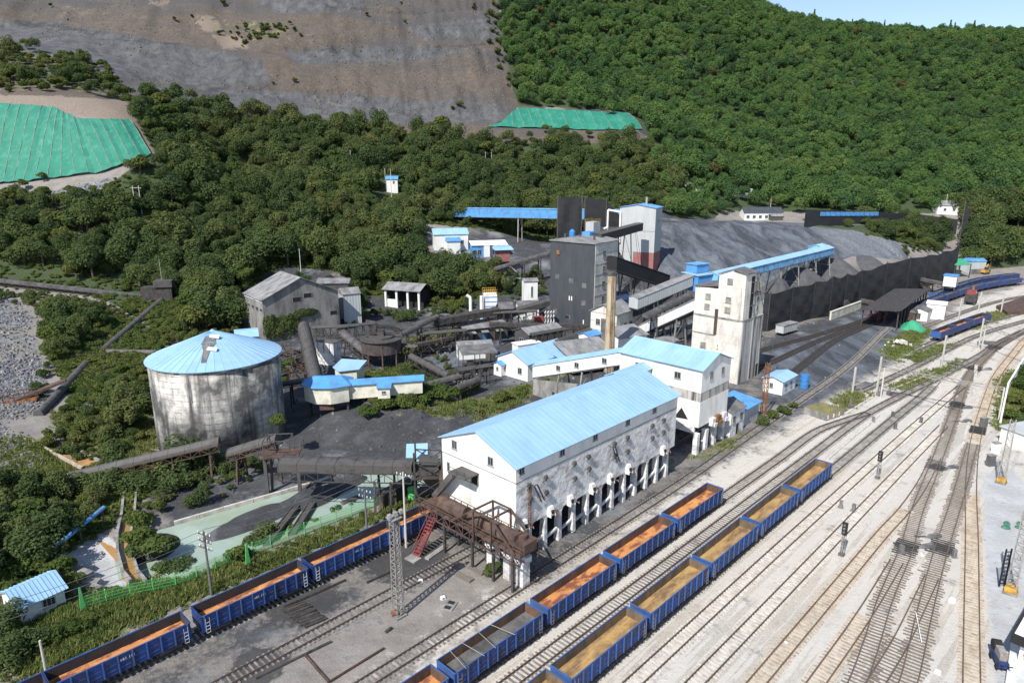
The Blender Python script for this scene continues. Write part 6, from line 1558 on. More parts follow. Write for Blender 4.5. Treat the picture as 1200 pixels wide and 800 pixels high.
for (u, v, d_), L_, h_, rz_, lb in (((418, 392, 186), 9, 6, .5, 'black pipe trestle left of the thickener tank'), ((470, 412, 172), 8, 5, -.4, 'black pipe trestle right of the thickener tank'), ((520, 402, 180), 12, 5.5, .35, 'black pipe trestle in front of the long dark workshop'), ((600, 384, 200), 14, 7, .2, 'black pipe trestle below the small black junction cabin'), ((560, 452, 150), 7, 4.5, .5, 'black pipe trestle beside the flat grey canopy'), ((386, 384, 190), 8, 5, .2, 'black pipe trestle at the corner of the old warehouse'), ((650, 400, 178), 10, 6, .6, 'black pipe trestle behind the white L-shaped house')):
  p = atd(u, v, d_); g_ = gz(p)
  T = thing('pipe_trestle', lb, 'trestle', (p.x - L_ / 2, p.y, g_), rz_, 'pipe trestles of the plant')
  n_ = int(L_ / 2.6) + 1
  for k in range(n_ + 1):
    for y_ in (0, 1.6): q = MB(); q.bar((L_ * k / n_, y_, -.3), (L_ * k / n_, y_, h_), .2, .2); q.build('post', M['black_steel'], T)
  for y_, z_, r_ in ((.2, h_ + .2, .28), (.8, h_ + .15, .2), (1.4, h_ + .25, .34), (.6, h_ * .55, .16)): q = MB(); q.tube((-1, y_, z_), (L_ + 1, y_, z_), r_, 8); q.build('pipe', M['dark_steel' if r_ > .25 else 'black_steel'], T)
  q = MB()
  for k in range(n_): q.bar((L_ * k / n_, 0, .5), (L_ * (k + 1) / n_, 0, h_), .12, .12); q.bar((L_ * k / n_, 1.6, h_), (L_ * (k + 1) / n_, 1.6, .5), .12, .12)
  q.build('bracing', M['black_steel'], T)['kind'] = 'stuff'
# ------------------------------------------------------------------ coal heaps and netting screen
def heap(name, label, cat, c, r, h, m_, n=28, seed=0, group=None, z0=-.4, sy=1.0, rough=.12, clip=None):
  rr = random.Random(seed); q = MB(); ring = 9; P_ = {}
  for i in range(ring + 1):
    f = i / ring
    for k in range(n):
      a = 2 * math.pi * k / n
      wob = 1 + .12 * math.sin(2 * a + seed) + .07 * math.sin(5 * a + seed * 2) + rr.uniform(-.02, .02)
      rad = r * f * wob
      z = z0 + h * (1 - f) ** 1.0 * (1 - .18 * math.exp(-f * 9)) + (rr.uniform(-1, 1) * rough if 0 < i < ring else 0)
      px_, py_ = rad * math.cos(a), rad * sy * math.sin(a)
      if clip:
        (cx, cy), (nx_, ny_) = clip
        dd = (c[0] + px_ - cx) * nx_ + (c[1] + py_ - cy) * ny_
        if dd > 0: px_ -= nx_ * dd; py_ -= ny_ * dd
      P_[i, k] = (px_, py_, z)
  top = (0, 0, z0 + h * .84)
  for i in range(1, ring):
    for k in range(n): q.poly([P_[i, k], P_[i + 1, k], P_[i + 1, (k + 1) % n], P_[i, (k + 1) % n]])
  for k in range(n): q.poly([top, P_[1, k], P_[1, (k + 1) % n]])
  o = q.build(name, M[m_], None, smooth=True, loc=c)
  return tag(o, label, cat, group)
HG = 'coal heaps under the blue gallery'
for k, (u, v, d_, r_, lb) in enumerate(((915, 327, 231, 8.5, 'small steep coal heap nearest the cream tower'), (938, 314, 248, 19, 'broad coal heap second from the cream tower, under the blue gallery'), (977, 302, 266, 20, 'tall pointed coal heap below the end of the blue gallery'), (1014, 300, 288, 21, 'flat topped coal heap beyond the end cabin of the blue gallery'))):
  p = atd(u, v, d_)
  heap('coal_heap', lb, 'coal heap', (p.x, p.y, 0), r_, p.z / .84 + .6, 'coal', seed=k + 1, group=HG, clip=(((90, 214.2), (.642, -.766)), ((104, 226.0), (.642, -.766)), ((117, 236.0), (.69, -.72)), ((150, 262.5), (.69, -.72)))[k])
NETP = [(68, 214), (79.4, 206.5), (90, 215.5), (100.9, 224.5), (108.5, 228.5), (118, 238), (128, 247.5), (142, 257), (156.6, 267.5), (172, 282), (187, 295.5), (202.5, 309.5)]
NETZ = [12.5, 12.2, 12.6, 12.6, 13.6, 13.0, 12.8, 14.4, 15.0, 14.0, 13.6, 14.6]
T = thing('netting_fence', 'high sagging black netting fence in front of the coal heaps', 'netting fence', (NETP[0][0], NETP[0][1], 0), 0)
o_ = Vector((NETP[0][0], NETP[0][1], 0))
for i in range(len(NETP) - 1):
  a, b_ = Vector((*NETP[i], NETZ[i])) - o_, Vector((*NETP[i + 1], NETZ[i + 1])) - o_
  d = (b_ - a).to_2d().normalized(); nrm = Vector((d.y, -d.x, 0))
  q = MB(); nx, nz = 10, 8
  def f(i_, j_):
    u, w_ = i_ / nx, j_ / nz
    p = a.lerp(b_, u); top = p.z - .75 * math.sin(math.pi * u) - .2 * math.sin(7 * u + i)
    bul = (.5 * math.sin(math.pi * u) * math.sin(math.pi * w_) + .22 * math.sin(u * 9 + i * 2 + w_ * 3) * math.sin(w_ * 12 + i)) * (1 if 0 < u < 1 else 0)
    q_ = Vector((p.x, p.y, -.2 + (top + .2) * w_)) + nrm * bul
    return tuple(q_)
  for x in range(nx):
    for z in range(nz): q.poly([f(x, z), f(x + 1, z), f(x + 1, z + 1), f(x, z + 1)])
  q.build('netting_panel', M['netting_black'], T, smooth=True)
for (x, y), z in zip(NETP, NETZ):
  q = MB(); q.tube((x - o_.x, y - o_.y + .15, -.4), (x - o_.x, y - o_.y + .15, z + .35), .16, 6); q.build('post', M['dark_steel'], T)
# far black screen with blue strip
p0, p1, p2 = on_ground(942, 266), on_ground(1075, 264), on_ground(1120, 275)
T = thing('rear_netting_fence', 'far black netting fence with a blue strip in front of the wooded hill', 'netting fence', (p0.x, p0.y, p0.z - 1), 0)
for k, (a, b_, za_, zb_) in enumerate(((p0, p0.lerp(p1, .5), 9.5, 8.5), (p0.lerp(p1, .5), p1, 8.5, 7.0), (p1, p2, 7.0, 9.0))):
  q = MB(); q.hexa([(a.x - p0.x, a.y - p0.y, a.z - p0.z), (b_.x - p0.x, b_.y - p0.y, b_.z - p0.z), (b_.x - p0.x, b_.y - p0.y + .1, b_.z - p0.z), (a.x - p0.x, a.y - p0.y + .1, a.z - p0.z), (a.x - p0.x, a.y - p0.y, a.z - p0.z + za_), (b_.x - p0.x, b_.y - p0.y, b_.z - p0.z + zb_), (b_.x - p0.x, b_.y - p0.y + .1, b_.z - p0.z + zb_), (a.x - p0.x, a.y - p0.y + .1, a.z - p0.z + za_)]); q.build('netting_panel', M['netting_black'], T)
a = p0.lerp(p1, .12); b_ = p0.lerp(p1, .62)
n8 = 12
for k in range(n8):
  c, d = a.lerp(b_, k / n8), a.lerp(b_, (k + .93) / n8)
  q = MB(); q.hexa([(c.x - p0.x, c.y - p0.y - .25, c.z - p0.z + 6.4), (d.x - p0.x, d.y - p0.y - .25, d.z - p0.z + 6.2), (d.x - p0.x, d.y - p0.y - .02, d.z - p0.z + 6.2), (c.x - p0.x, c.y - p0.y - .02, c.z - p0.z + 6.4), (c.x - p0.x, c.y - p0.y - .25, c.z - p0.z + 8.4), (d.x - p0.x, d.y - p0.y - .25, d.z - p0.z + 8.2), (d.x - p0.x, d.y - p0.y - .02, d.z - p0.z + 8.2), (c.x - p0.x, c.y - p0.y - .02, c.z - p0.z + 8.4)]); q.build('blue_sheet', M['blue_mid'], T)
p = on_ground(1121, 300)
T = thing('netting_mast', 'tall thin dark mast with a strip of black netting at the corner of the fence', 'mast', p, 0)
q = MB(); q.tube((0, 0, -1), (0, 0, 27), .22, 6); q.build('post', M['dark_steel'], T); q = MB(); q.hexa([(0, 0, 9), (.6, 0, 9), (.6, .05, 9), (0, .05, 9), (0, 0, 26), (3.5, 0, 21), (3.5, .05, 21), (0, .05, 26)]); q.build('netting', M['netting_black'], T)
a_, b_ = at(968, 374), at(1003, 361)
q = MB(); L_ = (b_ - a_).length; q.box(0, 0, -.4, L_, .6, 2.6); q.box(-.1, -.1, 2.6, L_ + .1, .7, 2.8)
tag(q.build('retaining_wall', M['cream_panel'], None, loc=(a_.x + 1.2, a_.y - 1.0, 0), rz=math.atan2(b_.y - a_.y, b_.x - a_.x)), 'low pale retaining wall at the foot of the black netting fence', 'wall')
p = at(921, 391)
T = thing('box_wagon', 'small grey box wagon parked at the foot of the black netting fence', 'box wagon', p, RZ - .12)
q = MB(); q.box(-4, -1.3, .9, 4, 1.3, 3.2); q.build('body', M['grey_panel'], T); q = MB(); q.box(-4.15, -1.45, 3.2, 4.15, 1.45, 3.38); q.build('roof', M['grey_roof'], T)
for x_ in (-2.6, 2.6):
  for y_ in (-.9, .9): q = MB(); q.tube((x_, y_ - .1, .5), (x_, y_ + .1, .5), .48, 12); q.build('wheel', M['black_steel'], T)
for k in range(7): q = MB(); q.box(-3.7 + k * 1.2, -1.38, 1.0, -3.55 + k * 1.2, -1.303, 3.15); q.build('rib', M['galv'], T)
a_ = at(888, 405)
house('blue_lean_to', 'tiny mid blue roofed hut tucked behind the cream tower', 'hut', (a_.x + 1, a_.y + 6, 0), RZ, 4, 3, 3.2, 3.9, 'grey_panel', 'blue_mid')
# ------------------------------------------------------------------ huts along the sooty track
T = house('track_hut', 'white hut with a light blue roof among the sooty tracks by the blue barrel', 'hut', W(148.5, -62.6), RZ - math.pi / 2 + math.pi / 2, 7.2, 4.6, 3.2, 3.9, 'white_panel', 'blue_light', ribs=.8, wins=(('l', 2.6, .8, 1.1, 1.3), ('f', 1.8, .9, 1.1, 1.2), ('f', 4.6, .9, 1.1, 1.2)))
T.location = W(147.6, -58.0)
p = W(156.5, -56.6)
T = thing('blue_barrel', 'upright blue steel barrel tank beside the white track hut', 'tank', p, 0)
q = MB(); q.cyl(0, 0, 1.0, 0, 3.2, 18); q.build('shell', M['barrel'], T); q = MB(); q.cyl(0, 0, 1.08, 1.0, 1.12, 18); q.cyl(0, 0, 1.08, 2.1, 2.22, 18); q.build('hoop', M['blue_mid'], T)['kind'] = 'stuff'
T = thing('blue_roof_hut', 'grey walled hut with a bright mid blue lean-to roof by the rusty lattice mast', 'hut', W(123.2, -55.6), RZ)
q = MB(); q.box(0, 0, -.3, 7.0, 5.2, 3.6); q.build('wall', M['grey_panel'], T)
roof_slope(T, (-.6, -.5, 3.6), (7.6, -.5, 3.6), (7.6, 6.0, 4.4), (-.6, 6.0, 4.4), .12, 'blue_mid', .9)
opening(T, (0, 1.4, 0), -math.pi / 2, 1.0, 2.2, 'felt', 'door', 'grey_panel')
T = thing('grey_track_hut', 'dark roofed grey hut wedged between the bunker house and the bright blue roofed hut', 'hut', W(116.6, -54.9), RZ)
gable_body(T, 5.6, 5.4, -.3, 4.9, 6.0, 'limewash'); gable_roof(T, 5.6, 5.4, 4.95, 6.05, 'felt', .3, .12)
for x_ in (1.2, 4.2): window(T, (x_, 0, 2.6), 0, 1.1, 1.3, 2, 'concrete', 'glass')
opening(T, (2.7, 0, 0), 0, 1.0, 2.1, 'void', 'doorway', 'concrete')
def lattice_mast(label, loc, h, w0, w1, m_, n, lamps=None, group=None, name='lattice_mast'):
  T = thing(name, label, 'mast', loc, RZ, group)
  for sx in (-1, 1):
    for sy in (-1, 1):
      q = MB(); q.bar((sx * w0 / 2, sy * w0 / 2, -.3), (sx * w1 / 2, sy * w1 / 2, h), .10, .10); q.build('leg', M[m_], T)
  q = MB()
  for i in range(n):
    f0, f1 = i / n, (i + 1) / n
    a, b_ = (w0 + (w1 - w0) * f0) / 2, (w0 + (w1 - w0) * f1) / 2
    z0, z1 = h * f0, h * f1
    for k in range(4):
      c0, s0 = [(1, 1), (-1, 1), (-1, -1), (1, -1)][k]; c1, s1 = [(1, 1), (-1, 1), (-1, -1), (1, -1)][(k + 1) % 4]
      q.bar((c0 * a, s0 * a, z0), (c1 * a, s1 * a, z0), .06, .06)
      q.bar((c0 * a, s0 * a, z0), (c1 * b_, s1 * b_, z1), .06, .06)
  q.build('bracing', M[m_], T)['kind'] = 'stuff'
  q = MB(); q.cbox(0, 0, -.3, w0 * 1.5, w0 * 1.5, .5); q.build('footing', M['concrete'], T)
  if lamps:
    q = MB(); q.cbox(0, 0, h, w1 * 1.8, w1 * 1.8, .1)
    q.bar((-1.0, 0, h + .5), (1.0, 0, h + .5), .08, .08); q.bar((0, 0, h), (0, 0, h + .9), .1, .1); q.build('platform', M[m_], T)
    for x_ in lamps:
      q = MB(); q.hexa([(x_ - .22, -.5, h + .35), (x_ + .22, -.5, h + .35), (x_ + .22, -.15, h + .55), (x_ - .22, -.15, h + .55), (x_ - .22, -.4, h + .75), (x_ + .22, -.4, h + .75), (x_ + .22, -.1, h + .85), (x_ - .22, -.1, h + .85)]); q.build('floodlight', M['galv'], T)
  return T
lattice_mast('pale grey lattice floodlight mast standing in the dark yard before the loading shed', (-13.2, 68.8, 0), 12.6, .95, .75, 'galv', 16, (-.8, 0, .8))
p = at(894, 487)
lattice_mast('rusty lattice mast beside the bright blue roofed hut', (p.x, p.y, 0), 11.5, .9, .7, 'rust', 13)
def pole(label, u, v, vtop, m_='pole_concrete', arms=1, lean=0.0, group='poles beside the tracks', r=.17, ins=True, cat='pole', name='utility_pole'):
  p = on_ground(u, v)
  y = -(vtop - 400) / FPX
  zt = CAMH - (SP - y * CP) / (CP + y * SP) * p.y
  h = zt - p.z
  T = thing(name, label, cat, (p.x, p.y, p.z), RZ + .3, group)
  q = MB(); q.tube((0, 0, -.4), (lean * h, 0, h), r, 8, r2=r * .62); q.build('shaft', M[m_], T)
  for k in range(arms):
    z_ = h - .5 - k * .9
    q = MB(); q.bar((lean * z_, -1.1, z_), (lean * z_, 1.1, z_), .11, .11); a = q.build('cross_arm', M['dark_steel'], T)
    if ins:
      for y_ in (-1, -.4, .4, 1): q = MB(); q.cyl(lean * z_, y_, .07, z_ + .05, z_ + .3, 6); q.build('insulator', M['white'], a)
  return T
pole('dark pole with three cross arms behind the second wagon of the fence row', 248, 697, 622, 'dark_pole', 3)
pole('dark pole with white insulators beside the far end of the green mesh fence', 430, 622, 572, 'dark_pole', 2)
pole('thin pale pole standing by the rusty conveyor and the half hidden wagon', 476, 641, 553, 'pole_concrete', 1)
pole('pale pole in front of the nearest wagon of the fence row', 58, 806, 750, 'pole_concrete', 0)
GF = 'poles rising out of the wood'
for (u, v, vt, lb) in ((412, 206, 176, 'slim grey pole in the wood below the spoil heap'), (295, 226, 212, 'short grey pole in the wood, right of the paired poles'), (353, 322, 291, 'thin pale pole behind the old warehouse'), (452, 222, 197, 'slim pole left of the tiny blue roofed hut in the wood'), (459, 234, 198, 'slim pole right against the tiny blue roofed hut in the wood'),
                     (569, 190, 178, 'first of two small poles below the green netted mound'), (576, 190, 178, 'second of two small poles below the green netted mound'), (980, 244, 226, 'slim pole behind the far black netting fence'), (1107, 250, 227, 'tall pale pole by the far grey roofed house'), (1095, 247, 232, 'short pale pole near the far grey roofed house'), (902, 252, 232, 'leaning pole right of the far white house')):
  pole(lb, u, v, vt, arms=1, group=GF, ins=False)
p = on_ground(163, 250)
T = thing('paired_poles', 'pair of pale poles joined by a cross arm below the green netting', 'poles', p, .1)
for x_ in (-1.1, 1.1): q = MB(); q.tube((x_, 0, -.5), (x_, 0, 10.5), .2, 8, r2=.14); q.build('shaft', M['pole_concrete'], T)
q = MB(); q.bar((-2, 0, 9.6), (2, 0, 9.6), .16, .16); q.build('cross_arm', M['pole_concrete'], T)
# ------------------------------------------------------------------ overhead line posts and signals
GP = 'catenary posts of the main line'
for k, (u, v, vt, arm, lb) in enumerate(((999, 460, 430, 0, 'plain pale catenary post next to the grass patch beside the coal yard'), (1027, 462, 418, 34, 'pale catenary post with a long lattice arm, nearest the coal yard'), (1103, 431, 393, 16, 'pale catenary post with a short arm in front of the parked blue wagons'), (1147, 407, 373, 20, 'pale catenary post with a striped arm beside the parked blue wagons'), (1122, 382, 350, 0, 'pale catenary post left of the parked blue wagons'), (1145, 374, 342, 0, 'grey catenary post behind the parked blue wagons'), (1173, 366, 341, 0, 'pale catenary post behind the second parked blue wagon'))):
  p = at(u, v)
  y = -(vt - 400) / FPX; zt = CAMH - (SP - y * CP) / (CP + y * SP) * p.y
  T = thing('catenary_post', lb, 'catenary post', p, RZ - .35, GP)
  q = MB(); q.bar((0, 0, -.3), (0, 0, zt), .36, .30); q.build('post', M['pole_concrete'], T)
  if arm:
    L_ = arm * .55
    q = MB(); z_ = zt - .5; n_ = max(4, int(L_ / 1.0))
    for i in range(n_):
      y0, y1 = -L_ * i / n_, -L_ * (i + 1) / n_
      q.bar((0, y0, z_), (0, y1, z_), .09, .09); q.bar((0, y0, z_ - .7), (0, y1, z_ - .7), .09, .09); q.bar((0, y0, z_ if i % 2 else z_ - .7), (0, y1, z_ - .7 if i % 2 else z_), .07, .07)
    q.bar((0, 0, z_ - 2.6), (0, -L_ * .4, z_ - .7), .08, .08)
    q.build('bracket_arm', M['galv'], T)['kind'] = 'stuff'
def gantry(label, a, b_, h):
  a, b_ = at(*a), at(*b_)
  L_ = (b_ - a).to_2d().length
  T = thing('signal_gantry', label, 'gantry', a, math.atan2(b_.y - a.y, b_.x - a.x), 'thin gantries over the main tracks')
  for x_ in (0, L_): q = MB(); q.bar((x_, 0, -.3), (x_, 0, h), .28, .28); q.build('post', M['pole_concrete'], T)
  q = MB(); n_ = int(L_ / 1.3)
  for i in range(n_):
    x0, x1 = L_ * i / n_, L_ * (i + 1) / n_
    q.bar((x0, 0, h), (x1, 0, h), .12, .12); q.bar((x0, 0, h - .6), (x1, 0, h - .6), .12, .12); q.bar((x0, 0, h if i % 2 else h - .6), (x1, 0, h - .6 if i % 2 else h), .08, .08)
  q.build('beam', M['galv'], T)['kind'] = 'stuff'
gantry('thin lattice gantry across the main tracks, the nearer one', (1032, 466), (1170, 492), 7.0)
gantry('thin lattice gantry across the main tracks, the farther one', (1150, 410), (1204, 432), 7.0)
GS_ = 'colour light signals between the pale tracks'
def signal(label, u, v, h, heads=2, group=GS_):
  p = at(u, v)
  T = thing('track_signal', label, 'signal', p, RZ - math.pi / 2, group)
  q = MB(); q.tube((0, 0, -.2), (0, 0, h), .09, 8); q.build('post', M['galv'], T)
  q = MB(); q.cbox(0, 0, -.2, .7, .7, .5); q.build('base', M['felt'], T)
  q = MB(); q.box(-.32, -.22, h - .5 * heads, .32, .1, h + .25); hd = q.build('head', M['void'], T)
  for k in range(heads): q = MB(); q.tube((0, -.22, h - .05 - k * .5), (0, -.4, h - .05 - k * .5), .16, 10); q.build('lens_hood', M['felt'], hd)
  q = MB(); q.box(-.3, -.3, h * .5, .3, .3, h * .5 + .06); q.box(-.28, .1, .2, -.22, .16, h - .6); q.box(.22, .1, .2, .28, .16, h - .6); q.build('ladder', M['galv'], T)['kind'] = 'stuff'
signal('tall black headed signal between the two clean pale tracks, nearer one', 986, 650, 4.6, 3)
signal('tall black headed signal between the two clean pale tracks, farther one', 1028, 560, 4.6, 3)
for k, (u, v, lb) in enumerate(((1023, 494, 'dwarf signal beside the ladder of grey tracks'), (1049, 502, 'dwarf signal between the first and second pale track'), (1046, 488, 'tiny dwarf signal on the first pale track, beyond the others'), (1079, 495, 'tiny dwarf signal beside the second pale track'), (1000, 598, 'low dark marker post beside the pale track, near the tall signal'), (985, 594, 'small dark track marker left of the tall signal'), (1118, 652, 'black point lever between the white rod track and the outermost track'), (1056, 647, 'pair of black point levers by the oily patch'))):
  p = at(u, v); T = thing('dwarf_signal', lb, 'dwarf signal', p, RZ - 1.2 + .3 * k, 'dwarf signals and point levers')
  q = MB(); q.cbox(0, 0, 0, .5, .45, 1.1); q.build('case', M['felt'], T); q = MB(); q.cbox(0, 0, -.15, .8, .8, .2); q.build('base', M['concrete'], T)
GM = 'black point machines beside the brown tracks'
for u, v, lb in ((1115, 548, 'black point machine right of the middle oily patch'), (1085, 641, 'black point machine right of the nearest oily patch'), (1093, 629, 'black point machine between the two nearest oily patches'), (1133, 478, 'black point machine right of the far oily patch'), (1132, 494, 'black point machine left of the oily patch on the outermost track'), (1157, 433, 'black point machine beside the farthest oily patch'), (1122, 427, 'black point machine left of the farthest oily patch')):
  p = at(u, v); T = thing('point_machine', lb, 'point machine', p, .1, GM)
  q = MB(); q.loft([(-1.1, 0, .02), (-.4, -.35, .02), (1.0, -.4, .02), (1.4, 0, .02), (1.0, .45, .02), (-.5, .3, .02)], [(-1.0, 0, .2), (-.35, -.3, .45), (.9, -.35, .5), (1.3, 0, .3), (.9, .4, .5), (-.45, .25, .4)]); q.build('case', M['felt'], T)
  q = MB(); q.bar((-1.0, .1, .15), (-2.6, .25, .15), .12, .1); q.build('rod', M['dark_steel'], T)
for a, b_, lb, w_ in (((1144, 428), (1141, 470), 'long white trough lying along the brown timbered track', .7), ((1137, 488), (1129, 520), 'white cable trough beside the far oily patch', .45), ((1030, 487), (970, 538), 'pale cable trough leading toward the last sand floored wagon', .35), ((1025, 464), (985, 488), 'white edge slab beside the first catenary post', .5), ((1096, 436), (1040, 458), 'pale cable trough along the grass strip', .35)):
  a, b_ = at(*a), at(*b_); L_ = (b_ - a).length; n_ = max(3, int(L_ / 2.2))
  T = thing('cable_trough', lb, 'cable trough', a, math.atan2(b_.y - a.y, b_.x - a.x), 'cable troughs between the tracks')
  sm = MB(); sm.box(.03, -w_ / 2, -.1, L_ / n_ - .03, w_ / 2, .14); sm = sm.mesh('slab', M['sleeper_pale'])
  for i in range(n_): link('slab', sm, T, (L_ * i / n_, random.uniform(-.04, .04), 0))
T = thing('fallen_rod', 'thin white rod lying across the brown timbered track', 'rod', at(1080, 752, .32), 1.15)
q = MB(); q.tube((0, 0, 0), (5.5, 0, .05), .05, 6); tag(T); q.build('shaft', M['white'], T)
for u, v, sz, lb in ((1116, 704, .7, 'white box with a dark lid on the pale ballast'), (1099, 788, .6, 'white marker box near the bottom edge between brown tracks'), (921, 753, .35, 'small white block on the tan track'), (1080, 650, .45, 'small white block right of the brown timbered track'), (493, 681, .55, 'small white block beside the lattice mast shadow, nearer the track'), (519, 701, .6, 'small white block in the dark yard, right of the lattice mast'), (640, 706, .3, 'tiny pale block beside the sooty floored wagon')):
  p = at(u, v); T = thing('marker_block', lb, 'marker block', (p.x, p.y, -.05), random.uniform(0, 3), 'loose white blocks in the yard')
  q = MB(); q.loft([(-sz * .5, -sz * .35, 0), (sz * .5, -sz * .35, 0), (sz * .5, sz * .35, 0), (-sz * .5, sz * .35, 0)], [(-sz * .42, -sz * .3, sz * .6), (sz * .42, -sz * .3, sz * .55), (sz * .42, sz * .3, sz * .6), (-sz * .42, sz * .3, sz * .6)]); q.build('body', M['white'], T)
  q = MB(); q.box(-sz * .2, -sz * .4, sz * .2, sz * .2, -sz * .32, sz * .4); q.build('plate', M['felt'], T)
# ------------------------------------------------------------------ pond, sludge, fence
def water_mat(name, c1, c2, rough):
  m, t, b = new_mat(name)
  g = t.nodes.new('ShaderNodeNewGeometry')
  v = g.outputs['Position']
  f = noise(t, mapped(t, v, (0.10, 0.10, 0.1)), 1.0, 6, 0.6, 0.8)
  col = mix(t, ramp(t, f, 0.40, 0.60), c1, c2)
  col = mix(t, ramp(t, noise(t, v, 0.5, 4), 0.60, 0.75), col, tuple(x * 0.85 for x in c2))
  t.links.new(col, b.inputs['Base Color'])
  b.inputs['Roughness'].default_value = rough
  bump(t, b, noise(t, v, 2.0, 3), 0.05, 0.05)
  return m
M['pond'] = water_mat('milky_green_water', (0.255, 0.315, 0.235), (0.285, 0.365, 0.335), 0.12)
M['mudwater'] = water_mat('ochre_water', (0.36, 0.20, 0.06), (0.28, 0.17, 0.06), 0.15)
q = MB()
pc = Vector((sum(p[0] for p in POND) / len(POND), sum(p[1] for p in POND) / len(POND)))
q.poly([(pc.x + (x - pc.x) * 1.03, pc.y + (y - pc.y) * 1.08, -.55) for x, y in POND])
tag(q.build('pond_water', M['pond'], None), 'milky green settling pond water', None, None, 'structure')
def strip_wall(name, label, cat, pts, w, z0, z1, m_, pieces=0.0, group=None):
  """low wall following surveyed points, cast in bays"""
  pts = [Vector((p[0], p[1], 0)) for p in pts]
  T = thing(name, label, cat, pts[0], 0, group)
  for a, b_ in zip(pts, pts[1:]):
    L_ = (b_ - a).length; n_ = max(1, int(L_ / pieces)) if pieces else 1
    d = (b_ - a).normalized(); nr = Vector((-d.y, d.x, 0)) * (w / 2)
    for i in range(n_):
      c, e = a.lerp(b_, i / n_) - pts[0], a.lerp(b_, (i + .985) / n_) - pts[0]
      q = MB(); zz = random.uniform(-.02, .02)
      q.hexa([*[p_ + Vector((0, 0, z0)) for p_ in (c - nr, e - nr, e + nr, c + nr)], *[p_ + Vector((0, 0, z1 + zz)) for p_ in (c - nr, e - nr, e + nr, c + nr)]]); q.build('wall_bay', M[m_], T)
  return T
strip_wall('pond_kerb', 'pale concrete kerb along the far side of the green pond', 'kerb', [at(*p) for p in ((204, 611), (262, 594), (330, 575), (388, 558))], .4, -1.2, .08, 'sleeper_pale', 3.0)
GPk = 'planks across the pond'
for a, b_, lb in (((312, 638), (368, 566), 'long dark concrete plank across the pond, left of its pair'), ((342, 626), (377, 571), 'shorter dark concrete plank across the pond, right of its pair')):
  a, b_ = at(*a), at(*b_)
  q = MB(); L_ = (b_ - a).length; q.box(0, -.55, 0, L_, .55, .35); q.box(0, -.55, .35, L_, -.4, .5); q.box(0, .4, .35, L_, .55, .5)
  tag(q.build('concrete_plank', M['dark_steel'], None, loc=(a.x, a.y, -.25), rz=math.atan2(b_.y - a.y, b_.x - a.x)), lb, 'plank', GPk)
a_ = at(412, 582)
q = MB(); q.loft([(-2, -.6, 0), (2, -.5, 0), (1.8, .6, 0), (-1.8, .7, 0)], [(-1.6, -.4, .35), (1.7, -.3, .3), (1.5, .4, .4), (-1.4, .5, .3)])
tag(q.build('floating_raft', M['dark_steel'], None, loc=(a_.x, a_.y, -.62), rz=.75), 'small dark raft floating on the pond near the conveyor legs', 'raft')
a_ = at(450, 596)
q = MB(); q.loft([(0, 0, -.3), (6, 0, -.3), (6, 2.2, -.3), (0, 2.2, -.3)], [(0.2, .2, 2.0), (6, .1, 2.6), (6, 2.1, 2.6), (.2, 2.0, 2.0)])
tag(q.build('loading_bay_block', M['black_steel'], None, loc=(a_.x, a_.y, 0), rz=RZ), 'dark sloping concrete block at the legs of the pond conveyor', 'concrete block')
FP = [at(*p) for p in ((97, 716), (150, 700), (212, 686), (262, 664), (322, 640), (380, 617), (430, 597), (468, 580))]
FP = [Vector((p.x, p.y)) for p in FP]
FP = catmull(FP, 2.5)
T = thing('green_fence', 'bright green wire mesh fence between the wagon row and the pond', 'fence', (FP[0].x, FP[0].y, 0), 0)
pm = MB(); pm.tube((0, 0, -.3), (0, 0, 1.9), .06, 6); pm.cbox(0, 0, 1.9, .16, .16, .06); pm = pm.mesh('post', M['green_paint'])
for i, p in enumerate(FP):
  l = p - FP[0]; g_ = gz((p.x, p.y))
  link('post', pm, T, (l.x, l.y, g_))
  if i < len(FP) - 1:
    e = FP[i + 1] - p; a = math.atan2(e.y, e.x); L_ = e.length
    q = MB()
    for k in range(5): q.box(.05, -.012, .1 + k * .42, L_ - .05, .012, .13 + k * .42)
    for k in range(1, 17): q.box(L_ * k / 17 - .011, -.013, .1, L_ * k / 17 + .011, .013, 1.8)
    o = q.build('mesh_panel', M['green_paint'], T, loc=(l.x, l.y, g_), rz=a); o['kind'] = 'stuff'
for u, v, lb in ((98, 716, 'solid bright green end post where the mesh fence stops beside the small hut'), (291, 662, 'solid bright green board standing in the mesh fence by the pond'), (483, 585, 'solid bright green drum at the far end of the mesh fence')):
  p = at(u, v); q = MB(); q.loft([(-.35, -.08, -.2), (.35, -.08, -.2), (.35, .08, -.2), (-.35, .08, -.2)], [(-.08, -.06, 3.2), (.08, -.06, 3.2), (.08, .06, 3.2), (-.08, .06, 3.2)])
  if u > 400: q = MB(); q.cyl(0, 0, .7, -.1, 2.0, 12); q.cyl(0, 0, .75, .9, 1.0, 12)
  tag(q.build('green_marker', M['green_paint'], None, loc=p, rz=RZ), lb, 'marker')
